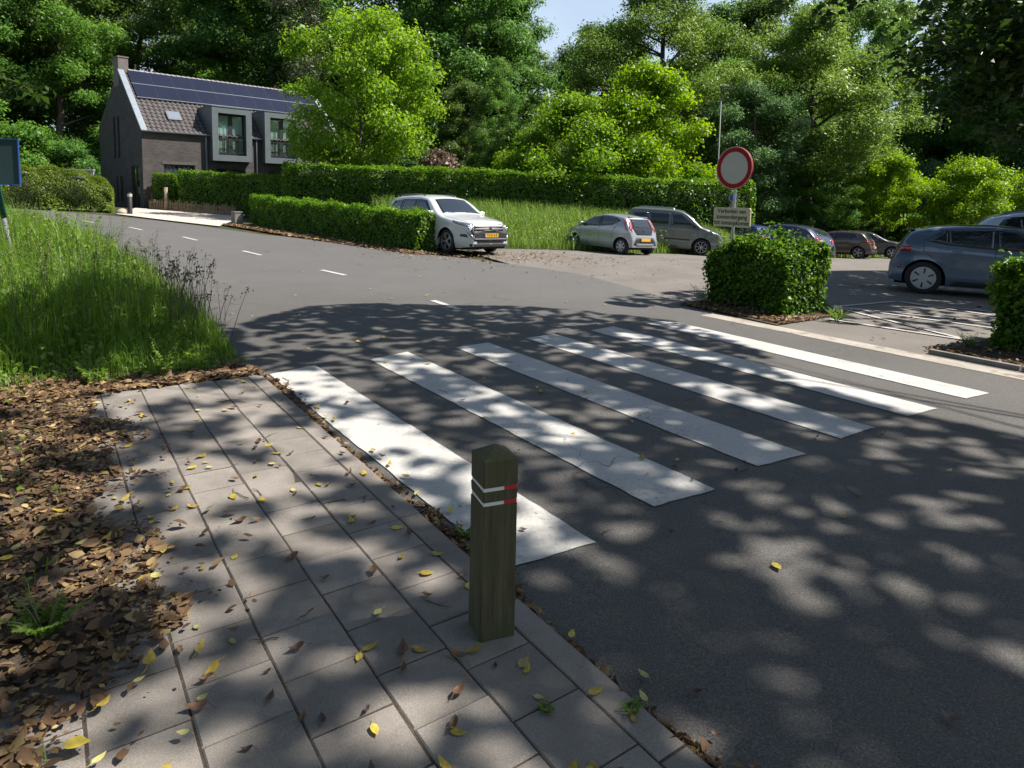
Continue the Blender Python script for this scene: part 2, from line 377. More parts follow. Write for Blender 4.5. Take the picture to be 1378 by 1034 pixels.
# ------------------------------------------------------------------ setting: ground, road, car park, pavement
def catmull(pts, per=6):
    out = []; n = len(pts)
    for i in range(n - 1):
        p0, p1, p2, p3 = (np.array(pts[max(0, min(n - 1, i + k))], float) for k in (-1, 0, 1, 2))
        for j in range(per):
            t = j / per
            out.append(0.5 * ((2 * p1) + (-p0 + p2) * t + (2 * p0 - 5 * p1 + 4 * p2 - p3) * t * t + (-p0 + 3 * p1 - 3 * p2 + p3) * t ** 3))
    out.append(np.array(pts[-1], float)); return out
def resample(pts, n):
    p = np.array(pts, float); d = np.r_[0, np.cumsum(np.linalg.norm(np.diff(p, axis=0), axis=1))]
    s = np.linspace(0, d[-1], n); return np.c_[np.interp(s, d, p[:, 0]), np.interp(s, d, p[:, 1])]
def strip(name, A, B, m, dz, mat, step=0.5, paired=False, zf=None, kind='structure', parent=None):
    "sheet between two world polylines, draped on the terrain"
    if paired:
        a, b = [], []
        for i in range(len(A) - 1):
            k = max(2, int(max(math.dist(A[i], A[i + 1]), math.dist(B[i], B[i + 1])) / step))
            for j in range(k):
                t = j / k
                a.append([A[i][c] * (1 - t) + A[i + 1][c] * t for c in (0, 1)]); b.append([B[i][c] * (1 - t) + B[i + 1][c] * t for c in (0, 1)])
        a.append(A[-1]); b.append(B[-1]); a = np.array(a, float); b = np.array(b, float)
    else:
        L = max(sum(math.dist(P[i], P[i + 1]) for i in range(len(P) - 1)) for P in (A, B))
        n = max(2, int(L / step) + 1); a = resample(A, n); b = resample(B, n)
    vs = []; fs = []
    for i in range(len(a)):
        for j in range(m + 1):
            t = j / m; x, y = a[i] * (1 - t) + b[i] * t
            vs.append((x, y, ground_z(x, y) + dz + (zf(x, y) if zf else 0)))
    for i in range(len(a) - 1):
        for j in range(m):
            k = i * (m + 1) + j; fs.append((k, k + 1, k + m + 2, k + m + 1))
    mb = MB(); mb.add(vs, fs); o = mesh_obj(name, mb.mesh(name, mat, smooth=True), parent)
    me = o.data
    if me.polygons[0].normal.z < 0: me.flip_normals()
    if kind and parent is None: o['kind'] = kind
    return o

# base ground, one sheet to the horizon
def axis(lo, hi, step, far):
    return [lo - f for f in far[::-1]] + list(np.arange(lo, hi + 1e-6, step)) + [hi + f for f in far]
gx = axis(-60, 66, 1.2, (10, 30, 80, 200, 500)); gy = axis(-14, 100, 1.2, (10, 30, 80, 200, 500))
mb = MB(); mb.add([(x, y, ground_z(x, y) - 0.06) for y in gy for x in gx],
                  [(j * len(gx) + i, j * len(gx) + i + 1, (j + 1) * len(gx) + i + 1, (j + 1) * len(gx) + i) for j in range(len(gy) - 1) for i in range(len(gx) - 1)])
tag(mesh_obj('ground', mb.mesh('ground', M['wood_floor'], True)), kind='structure')

# road centre line in the road frame, then both edges
RC = catmull([(3.25, -14), (3.25, 0), (3.25, 8), (3.15, 10.8), (2.68, 15.3), (2.0, 19.9), (0.98, 23.8), (-0.3, 27), (-2.2, 30), (-5, 32.4), (-9, 34.4), (-15, 36.2), (-24, 38)], 6)
RCn = []
for i, p in enumerate(RC):
    d = RC[min(i + 1, len(RC) - 1)] - RC[max(i - 1, 0)]; d /= np.linalg.norm(d); RCn.append(np.array([d[1], -d[0]]))
ROAD_L = [p - n * 3.38 for p, n in zip(RC, RCn)]; ROAD_R = [p + n * 3.12 for p, n in zip(RC, RCn)]
def widen(v):                                     # the road flares into the car-park entrance
    return np.interp(v, [4.0, 5.0, 9.0, 13.0, 15.0, 17.5, 21.6], [0, 0.8, 2.0, 1.6, 0.9, 0.75, 0.35], left=0, right=0)
ROAD_R = [p + n * widen(p[1]) for p, n in zip(ROAD_R, RCn)]
strip('road', [W(*p) for p in ROAD_L], [W(*p) for p in ROAD_R], 12, 0.0, M['asphalt'], paired=True)
# car park
PA = [W(9.0, 14.9), W(8.2, 12), W(7.3, 8), W(6.6, 5), W(6.37, 3.9), W(6.37, 0), W(6.37, -4), W(6.37, -9)]
PB = [(-0.9, 21.9), (2.0, 22.95), (4.6, 23.7), (8.3, 26.9), (15, 33.6), (24.5, 41), (34, 41), (48, 34)]
strip('car_park', PA, PB, 34, -0.006, M['parking'], paired=True)
# pale stone gutter strip along the far side of the crossing
strip('gutter_strip', [W(6.37, 4.05), W(6.37, -6)], [W(6.68, 4.05), W(6.68, -6)], 2, 0.004, M['strip'])
# gravel drive of the house
strip('gravel_drive', [(-18.3, 30.6), (-15.0, 28.6), (-11.9, 26.9)], [(-21.2, 37.4), (-17.8, 36.9), (-14.6, 36.2)], 10, -0.004, M['gravel'])
# planting beds under the two box hedges
strip('planting_bed', [W(6.95, 4.85), W(6.72, 3.0)], [W(8.9, 5.0), W(8.9, 3.1)], 6, 0.012, M['soil'])
strip('planting_bed', [W(6.9, 1.05), W(6.9, -3.5)], [W(9.2, 1.05), W(9.2, -3.5)], 6, 0.012, M['soil'])
strip('hedge_bed', [(-12.3, 27.95), (-2.4, 18.55)], [(-11.4, 29.3), (-0.9, 19.8)], 4, 0.012, M['soil'])
# bed edging of the right-hand hedge
mb = MB()
for a in range(5):
    v0 = 1.08 - a * 0.92
    for (ua, ub, va, vb) in ((6.83, 6.90, v0, v0 - 0.9),):
        P = [(*W(ua, va), 0), (*W(ub, va), 0), (*W(ub, vb), 0), (*W(ua, vb), 0)]
        lo = [(x, y, ground_z(x, y) - 0.03) for x, y, _ in P]; hi = [(x, y, ground_z(x, y) + 0.05) for x, y, _ in P]
        mb.add(lo + hi, [(3, 2, 1, 0), (4, 5, 6, 7), (0, 1, 5, 4), (1, 2, 6, 5), (2, 3, 7, 6), (3, 0, 4, 7)])
tag(mb.build('bed_edging', M['kerb'], bevel=0.006), kind='structure')

# soil left of the pavement and the grass verge bank
def bank(x, y):
    u, v = UV(x, y); ul = np.interp(v, [p[1] for p in ROAD_L], [p[0] for p in ROAD_L])
    return 0.5 * smooth(0.2, 4.0, ul - u) * smooth(4.2, 9.0, v) + 0.03 * smooth(0.05, 0.5, ul - u)
VL = [p for p in ROAD_L if 3.3 < p[1] < 35]
strip('verge_ground', [W(p[0] + 0.03, p[1]) for p in VL], [W(p[0] - 12, p[1] + 1.0) for p in VL], 24, -0.004, M['wood_floor'], paired=True, zf=bank)
strip('leaf_bed', [W(-1.86, 4.2), W(-1.86, -4)], [W(-7, 4.6), W(-7, -4)], 12, 0.014, M['soil'], zf=lambda x, y: 0.05 * smooth(0.1, 1.5, -1.3 - UV(x, y)[0]))
strip('leaf_bed', [W(-0.14, 4.9), W(-0.14, 3.42)], [W(-1.62, 4.9), W(-1.62, 3.42)], 6, 0.02, M['soil'])

# pavement: tiles in half bond on a grit bed, with a concrete edge kerb
TW = 0.27
strip('pavement_bed', [W(-0.15, 3.75), W(-0.15, -4)], [W(-1.90, 3.75), W(-1.90, -4)], 4, 0.0315, M['sand'])
mb = MB(); tt = []
def slab(u0, u1, v0, v1, top, gap=0.005, ch=0.005):
    du, dv = rnd.gauss(0, 0.0016), rnd.gauss(0, 0.0016); tz = top + rnd.gauss(0, 0.0014)
    def P(u, v, dz):
        x, y = W(u, v); f = (u - (u0 + u1) / 2) / max(0.1, u1 - u0); h = (v - (v0 + v1) / 2) / max(0.1, v1 - v0)
        return (x, y, ground_z(x, y) + tz + dz + f * du + h * dv)
    a, b, c, d = u0 + gap, u1 - gap, v0 + gap, v1 - gap
    i = len(mb.v)
    mb.v += [P(a + ch, c + ch, 0), P(b - ch, c + ch, 0), P(b - ch, d - ch, 0), P(a + ch, d - ch, 0),
             P(a, c, -ch), P(b, c, -ch), P(b, d, -ch), P(a, d, -ch), P(a, c, -0.04), P(b, c, -0.04), P(b, d, -0.04), P(a, d, -0.04)]
    F = [(0, 1, 2, 3)] + [(k, 4 + k, 4 + (k + 1) % 4, (k + 1) % 4) for k in range(4)] + [(4 + k, 8 + k, 8 + (k + 1) % 4, 4 + (k + 1) % 4) for k in range(4)]
    for f in F: mb.f.append(tuple(i + q for q in f)); mb.m.append(0)
    t = rnd.random(); tt.extend([t] * 12)
for c in range(6):
    u1 = -0.27 - TW * c; off = 0.0 if c % 2 == 0 else TW / 2
    for r in range(-13, 14):
        v0 = r * TW + off
        if v0 + TW > 3.72 + (0.1 if c % 2 else -0.05) - (0.6 if c == 5 else 0): continue
        slab(u1 - TW, u1, v0, v0 + TW, 0.036, gap=0.0024)
def tinted(name, mb, tt, mat):
    me = mb.mesh(name, mat); a = me.attributes.new('tint', 'FLOAT', 'POINT'); a.data.foreach_set('value', tt); return mesh_obj(name, me)
tag(tinted('pavement', mb, tt, M['tiles']), kind='structure')
mb = MB(); tt = []
for r in range(-5, 6):
    v0 = r * 0.86 - 0.3
    if v0 + 0.86 < 4.4: slab(-0.27, -0.148, v0, v0 + 0.86, 0.037, gap=0.002, ch=0.006)
tag(tinted('kerb', mb, tt, M['tiles']), kind='structure')

# soil washed over the outer edge of the paving
sv = list(np.linspace(0.15, 3.8, 46)); edge = [-1.50 + .09 * math.sin(v * 3.1) + .05 * math.sin(v * 8) + rnd.uniform(-.02, .02) - .35 * max(0, .5 - v) for v in sv]
strip('leaf_bed', [W(u, v) for u, v in zip(edge, sv)], [W(-1.95, v) for v in sv], 5, 0.0405, M['soil'], paired=True, step=0.08)
# road markings
def patch(mb, corners, dz=0.006, n=6, m=3, jit=0.006):
    "quad in the road frame, draped"
    a, b, c, d = [np.array(p, float) for p in corners]
    i0 = len(mb.v)
    for i in range(n + 1):
        for j in range(m + 1):
            s, t = i / n, j / m
            p = (a * (1 - s) + d * s) * (1 - t) + (b * (1 - s) + c * s) * t
            p = p + np.array([rnd.uniform(-jit, jit), rnd.uniform(-jit, jit)]) * (1 if i in (0, n) or j in (0, m) else 0)
            x, y = W(*p); mb.v.append((x, y, ground_z(x, y) + dz))
    for i in range(n):
        for j in range(m):
            k = i0 + i * (m + 1) + j; mb.f.append((k, k + 1, k + m + 2, k + m + 1)); mb.m.append(0)
ZEB = [((-0.06, 3.62), (0.40, 3.74), (0.46, -0.10), (-0.03, -0.06)), ((0.94, 3.72), (1.42, 3.86), (1.47, -0.02), (0.99, 0.02)),
       ((1.97, 3.80), (2.43, 3.86), (2.47, 0.02), (1.99, 0.06)), ((2.97, 3.86), (3.45, 3.92), (3.46, 0.05), (2.98, 0.06)),
       ((4.01, 3.87), (4.49, 3.96), (4.46, 0.02), (4.0, 0.05)), ((5.08, 3.93), (5.55, 3.93), (5.46, -0.02), (5.04, 0.02))]
for q in ZEB:
    mb = MB(); patch(mb, q, n=44, m=8, jit=0.005); o = mb.build('zebra_stripe', M['paint'], smooth=True); o['kind'] = 'structure'
for (a, b) in (((3.32, 6.80), (3.28, 5.92)), ((3.10, 11.26), (3.24, 10.27)), ((2.61, 15.85), (2.76, 14.63)), ((1.92, 20.5), (2.11, 19.2)), ((0.84, 24.4), (1.10, 23.15)), ((-0.43, 27.4), (-0.11, 26.32)), ((-2.0, 29.9), (-1.5, 29.2))):
    d = np.array(b) - np.array(a); d = d / np.linalg.norm(d); nn = np.array([d[1], -d[0]]) * 0.055
    mb = MB(); patch(mb, (np.array(a) - nn, np.array(a) + nn, np.array(b) + nn, np.array(b) - nn), dz=0.008, n=4, m=2, jit=0.004)
    o = mb.build('lane_dash', M['paint']); o['kind'] = 'structure'
mb = MB()
for (p, q) in (((4.97, 10.92), (7.16, 12.25)), ((7.26, 12.18), (8.95, 10.75)), ((7.2, 12.2), (8.45, 10.2)), ((5.61, 11.22), (7.65, 9.05)), ((5.55, 11.25), (8.2, 9.75)), ((5.51, 11.27), (6.1, 8.25)), ((4.81, 9.92), (6.3, 8.3))):
    a, b = np.array(UV(*p)), np.array(UV(*q)); d = (b - a) / np.linalg.norm(b - a); nn = np.array([d[1], -d[0]]) * 0.04
    patch(mb, (a - nn, a + nn, b + nn, b - nn), dz=0.006 + 0.004 * len(mb.f) / 80, n=8, m=1, jit=0.006)
tag(mb.build('bay_lines', M['paint']), kind='structure')

# ------------------------------------------------------------------ bollard
RED = plain('reflector_red', (0.42, 0.012, 0.016), 0.35); WHITE_REF = plain('reflector_white', (0.62, 0.62, 0.58), 0.4)
def make_bollard():
    x, y = -0.058, 2.355
    t = thing('bollard', 'square mossy wooden post with pyramid top and red and white bands', 'bollard', (x, y, ground_z(x, y) + 0.034), math.atan2(0.38, 0.92))
    t.rotation_euler = (-0.012, 0.014, math.atan2(0.38, 0.92))
    h, top, s = 0.672, 0.708, 0.0675
    zs = [-0.03, 0.0, 0.06, 0.15, 0.28, 0.42, 0.503, 0.506, 0.519, 0.522, 0.556, 0.559, 0.572, 0.575, 0.62, h - 0.003, h]
    mb = MB(); prof = []
    for z in zs:
        g = s - (0.002 if z == h else 0) - (0.005 if (0.505 < z < 0.52 or 0.558 < z < 0.573) else 0.0) - 0.003 * (1 - z / h if z > 0.1 else 0.2) * 0
        g += 0.004 * math.exp(-max(z, 0) / 0.06) * rnd.uniform(0.2, 1.0)
        c = 0.005 + 0.002 * rnd.random()
        prof.append([(g - c, -g), (g, -g + c), (g, g - c), (g - c, g), (-g + c, g), (-g, g - c), (-g, -g + c), (-g + c, -g)])
    vs = [(px + rnd.gauss(0, 0.0006), py + rnd.gauss(0, 0.0006), z) for pr_, z in zip(prof, zs) for px, py in pr_]; fs = []
    for i in range(len(zs) - 1):
        for k in range(8): fs.append((i * 8 + k, i * 8 + (k + 1) % 8, (i + 1) * 8 + (k + 1) % 8, (i + 1) * 8 + k))
    n = len(vs); vs.append((0.002, 0.001, top)); b = (len(zs) - 1) * 8
    for k in range(8): fs.append((b + k, b + (k + 1) % 8, n))
    mb.add(vs, fs); mb.build('shaft', M['post_wood'], t)
    for z0 in (0.506, 0.559):
        w = MB(); r = MB(); g = s - 0.0035
        # left face and most of the right face are white, the outer end of the right face is red
        w.box(-g - 0.0, -g + 0.002, -g, g, z0, z0 + 0.0125); w.box(-g, g * 0.22, -g - 0.0005, -g + 0.0015, z0, z0 + 0.0125)
        r.box(g * 0.22 + 0.0006, g, -g - 0.0008, -g + 0.0015, z0 - 0.0015, z0 + 0.0145); r.box(g - 0.0015, g + 0.0005, -g + 0.002, g, z0, z0 + 0.0125)
        w.build('white_band', WHITE_REF, t); r.build('red_band', RED, t)
make_bollard()

# ------------------------------------------------------------------ signs
GALV = plain('galvanised_steel', (0.36, 0.37, 0.37), 0.45, metal=0.6, var=0.15, scale=30)
SIGN_W = plain('sign_white', (0.44, 0.42, 0.35), 0.55, spec=0.2, var=0.05, scale=8); SIGN_RED = plain('sign_red', (0.30, 0.008, 0.010), 0.6, spec=0.15, var=0.1, scale=6)
SIGN_TXT = plain('sign_black', (0.025, 0.024, 0.022), 0.5); SIGN_CREAM = plain('sign_cream', (0.50, 0.46, 0.29), 0.55, spec=0.2, var=0.07, scale=9)
def no_entry_sign():
    x, y = 3.60, 10.95; z0 = ground_z(x, y)
    # local -Y faces the road (world -u direction)
    t = thing('road_sign', 'round white sign with red rim above a cream text plate on a post', 'road sign', (x, y, z0), math.atan2(-CU, SU) if False else YAW + math.radians(-90))
    t.rotation_euler = (0, 0.012, YAW - math.radians(90))
    mb = MB(); mb.tube([(0, 0.04, -0.1), (0, 0.04, 2.35)], 0.027, 12); mb.tube([(0, 0.04, 2.35), (0, 0.04, 2.36)], [0.028, 0.02], 12)
    mb.build('post', GALV, t, smooth=False)
    zc = 2.28; R = 0.345
    mb = MB(); mb.lathe([(0, 0.012), (R - 0.004, 0.012), (R, 0.008), (R, -0.022), (R - 0.006, -0.026), (R - 0.012, -0.016), (0, -0.016)], 64, 'Y', (0, 0, zc), 0)
    d = mb.build('sign_disc', SIGN_W, t)
    mb = MB(); mb.lathe([(R - 0.016, -0.0185), (R * 0.755, -0.0185)], 64, 'Y', (0, 0, zc)); mb.build('red_ring', SIGN_RED, d)
    mb = MB(); mb.lathe([(R + 0.0005, 0.006), (R + 0.0015, -0.006), (R + 0.0005, -0.018)], 64, 'Y', (0, 0, zc)); mb.build('rim', SIGN_RED, d)
    w, h, zb = 0.355, 0.16, 1.475
    def rr(w, h, r, n=5):
        return [(sx * (w - r) + r * math.cos(a), sz * (h - r) + r * math.sin(a)) for sx, sz, a0 in ((1, 1, 0), (-1, 1, 90), (-1, -1, 180), (1, -1, 270)) for a in [math.radians(a0 + 90 * k / n) for k in range(n + 1)]]
    mb = MB(); mb.prism([(p[0], p[1] + zb) for p in rr(w, h, 0.035)], 1, -0.016, 0.01); pl = mb.build('text_plate', SIGN_CREAM, t)
    for i, line in enumerate(('Verboden van', 'zonsondergang', 'tot zonsopkomst')):
        me = text_mesh(line, 0.098, SIGN_TXT, 'lettering', bold=0.0022)
        o = mesh_obj('lettering', me, pl); o.rotation_euler = (math.radians(90), 0, 0); o.location = (0, -0.0185, zb + 0.098 - 0.095 * i)
    for zz in (zc - 0.2, zc + 0.2, zb + 0.07, zb - 0.07):
        mb = MB(); mb.box(-0.05, 0.05, 0.0125, 0.075, zz - 0.015, zz + 0.015); mb.build('clamp', GALV, t)
no_entry_sign()
BLUE = plain('sign_blue', (0.012, 0.06, 0.26), 0.45); SIGN_BACK = plain('sign_back_dark_green', (0.018, 0.045, 0.05), 0.5, var=0.15, scale=5)
GREEN_POST = plain('green_sleeve', (0.01, 0.085, 0.07), 0.4)
def back_of_sign():
    x, y = -6.93, 9.25; z0 = ground_z(x, y)
    t = thing('road_sign', 'back of a dark blue edged panel on a leaning post in the grass', 'road sign', (x, y, z0), math.radians(20))
    top = (-0.30, 0.05, 2.3)
    def at_h(h): f = h / 2.3; return (top[0] * f, top[1] * f, h)
    mb = MB(); mb.tube([at_h(-0.1), at_h(1.1)], 0.03, 14); mb.build('post', plain('dull_steel', (.13, .135, .14), .6, var=.2, scale=20), t, smooth=True)
    mb = MB(); mb.tube([at_h(1.1), at_h(2.3)], 0.036, 14); mb.build('sleeve', GREEN_POST, t, smooth=True)
    mb = MB(); mb.box(-0.95, 0.085, -0.07, -0.052, 1.57, 2.17); pn = mb.build('sign_panel', SIGN_BACK, t, bevel=0.004)
    mb = MB()
    for b in ((0.086, 0.098, 1.56, 2.18), (-0.97, -0.951, 1.56, 2.18)): mb.box(b[0], b[1], -0.085, -0.045, b[2], b[3])
    mb.box(-0.95, 0.085, -0.085, -0.045, 2.171, 2.184); mb.box(-0.95, 0.085, -0.085, -0.045, 1.556, 1.569)
    mb.build('blue_edge', BLUE, pn)
    mb = MB(); mb.box(-0.55, -0.25, -0.095, -0.071, 1.85, 1.9); mb.build('bracket', GALV, t)
back_of_sign()
def small_blue_sign():
    x, y = 7.35, 22.2; z0 = ground_z(x, y)
    t = thing('road_sign', 'small round blue sign on a thin post beyond the round red rimmed sign', 'road sign', (x, y, z0), YAW - math.radians(60))
    mb = MB(); mb.tube([(0, 0.02, -0.1), (0, 0.02, 2.3)], 0.024, 10); mb.build('post', GALV, t)
    mb = MB(); mb.lathe([(0, 0.006), (0.15, 0.006), (0.15, -0.012), (0, -0.012)], 32, 'Y', (0, 0, 2.12)); mb.build('sign_disc', BLUE, t)
    mb = MB(); mb.lathe([(0.148, -0.0135), (0.132, -0.0135)], 32, 'Y', (0, 0, 2.12)); mb.build('white_ring', SIGN_W, t)
    mb = MB(); mb.box(-0.12, 0.12, -0.012, 0.006, 1.74, 1.92); mb.build('text_plate', plain('faded_brown', (0.25, 0.16, 0.09), 0.5), t)
small_blue_sign()
def street_lamp():
    x, y = 9.75, 32.0; z0 = ground_z(x, y)
    t = thing('street_lamp', 'slim grey green lamp post with flat head behind the hedge', 'street lamp', (x, y, z0))
    lm = plain('lamp_paint', (0.07, 0.09, 0.085), 0.6)
    H = 7.05 - z0
    mb = MB(); mb.tube([(0, 0, -0.1), (0, 0, 1.0), (0.02, 0, 1.05), (0.05, 0, H)], [0.075, 0.07, 0.045, 0.03], 10); mb.build('pole', lm, t, smooth=True)
    mb = MB(); mb.box(0.0, 0.55, -0.11, 0.11, H - 0.02, H + 0.07); mb.build('lamp_head', lm, t, bevel=0.02)
    mb = MB(); mb.box(0.12, 0.5, -0.08, 0.08, H - 0.032, H - 0.021); mb.build('lens', plain('lamp_lens', (0.6, 0.6, 0.58), 0.2), t)
street_lamp()
# ------------------------------------------------------------------ cars
TYRE = plain('tyre_rubber', (0.018, 0.018, 0.019), 0.85, var=0.2, scale=40)
WELL = plain('wheel_well', (0.008, 0.008, 0.009), 0.9)
PLASTIC = plain('black_plastic', (0.02, 0.021, 0.023), 0.55)
GLOSS = plain('gloss_black', (0.012, 0.012, 0.014), 0.12, coat=0.6)
GLASS = glass_mat('tinted_glass', (0.012, 0.014, 0.016))
GLASS_G = glass_mat('clear_car_glass', (0.05, 0.065, 0.06), 0.04)
SCREEN = glass_mat('windscreen_glass', (0.02, 0.026, 0.032), 0.04)
ALLOY = plain('alloy', (0.42, 0.42, 0.43), 0.35, metal=0.7); ALLOY_D = plain('dark_alloy', (0.12, 0.12, 0.125), 0.4, metal=0.6)
HUBCAP = plain('hubcap', (0.42, 0.42, 0.43), 0.4, metal=0.3)
CHROME = plain('chrome', (0.45, 0.46, 0.47), 0.2, metal=1.0)
LAMP_G = plain('headlamp_glass', (0.16, 0.17, 0.18), 0.1, metal=0.4, coat=1.0); LAMP_R = plain('tail_lamp', (0.30, 0.008, 0.012), 0.15, coat=0.8)
LAMP_PINK = plain('tail_lamp_pale', (0.40, 0.11, 0.12), 0.15, coat=0.8)
PLATE = plain('plate_yellow', (0.75, 0.40, 0.02), 0.45); PLATE_B = plain('plate_blue', (0.02, 0.06, 0.35), 0.45); INK = plain('plate_ink', (0.02, 0.02, 0.02), 0.5)
def car_paint(name, col, metal=0.35, rough=0.3):
    return plain(name, col, rough, metal=metal, coat=0.8, spec=0.5)

def make_wheel(root, x, side, spec, paint):
    R, tw = spec['R'], 0.215
    yc = side * (spec['W'] / 2 - 0.125)
    s = side
    w = MB()
    prof = [(R * 0.66, -tw / 2 + 0.01), (R * 0.80, -tw / 2), (R * 0.94, -tw / 2 + 0.012), (R, -tw / 2 + 0.045), (R, tw / 2 - 0.045), (R * 0.94, tw / 2 - 0.012), (R * 0.80, tw / 2), (R * 0.66, tw / 2 - 0.01)]
    w.lathe(prof, 40, 'Y'); wh = w.build('wheel', TYRE, root, smooth=True)
    wh.location = (x, yc, R); wh.rotation_euler = (0, rnd.uniform(0, 6.28), 0)
    r = MB(); o = s * (tw / 2)
    Rr = R * 0.69
    st = spec.get('rim', 'spoke5')
    # barrel + hub
    r.lathe([(Rr, o * 0.97), (Rr * 0.95, o * 0.99), (Rr * 0.93, o * 0.8), (Rr * 0.9, -o * 0.6)], 40, 'Y', mi=0)
    r.lathe([(0, o * 0.42), (Rr * 0.93, o * 0.42)], 32, 'Y', mi=1)
    r.lathe([(0, o * 1.0), (Rr * 0.16, o * 0.98), (Rr * 0.2, o * 0.8), (Rr * 0.2, o * 0.45)], 20, 'Y', mi=0)
    if st == 'disc6':
        # pale disc cover with six dark slots
        n = 6
        r.lathe([(Rr * 0.94, o * 0.98), (Rr * 0.6, o * 1.04), (0, o * 1.05)], 40, 'Y', mi=0)
        for k in range(n):
            a = 2 * math.pi * k / n; ca, sa = math.cos(a), math.sin(a)
            pts = [(0.40, -0.05), (0.40, 0.06), (0.86, 0.10), (0.86, -0.06)]
            r.add([(Rr * (p * ca - q * sa), o * (1.075 if p < .5 else 1.045), Rr * (p * sa + q * ca)) for p, q in pts], [(0, 1, 2, 3)], 2)
    else:
        n = int(st.replace('spoke', '').replace('twin', '').replace('star', ''))
        for k in range(n):
            a0 = 2 * math.pi * k / n
            for da in ((-0.13, 0.13) if 'twin' in st else (0,)):
                wd0, wd1 = (0.10, 0.13) if 'star' not in st else (0.05, 0.04)
                if 'twin' in st: wd0, wd1 = 0.06, 0.06
                if st == 'spoke7': wd0, wd1 = 0.12, 0.17
                a1 = a0 + da; p0 = np.array([math.cos(a0), math.sin(a0)]) * 0.14 * Rr; p1 = np.array([math.cos(a1), math.sin(a1)]) * 0.96 * Rr
                d = (p1 - p0); d /= np.linalg.norm(d); nn = np.array([-d[1], d[0]]) * Rr
                q = [p0 - nn * wd0, p0 + nn * wd0, p1 + nn * wd1, p1 - nn * wd1]
                vs = [(u[0], o * (1.0 if i < 2 else 0.95), u[1]) for i, u in enumerate(q)] + [(u[0], o * 0.7, u[1]) for u in q]
                r.add(vs, [(0, 1, 2, 3), (7, 6, 5, 4), (0, 4, 5, 1), (1, 5, 6, 2), (2, 6, 7, 3), (3, 7, 4, 0)], 0)
    rim = r.build('rim', [spec.get('rim_mat', ALLOY), WELL, PLASTIC], wh)
    return wh

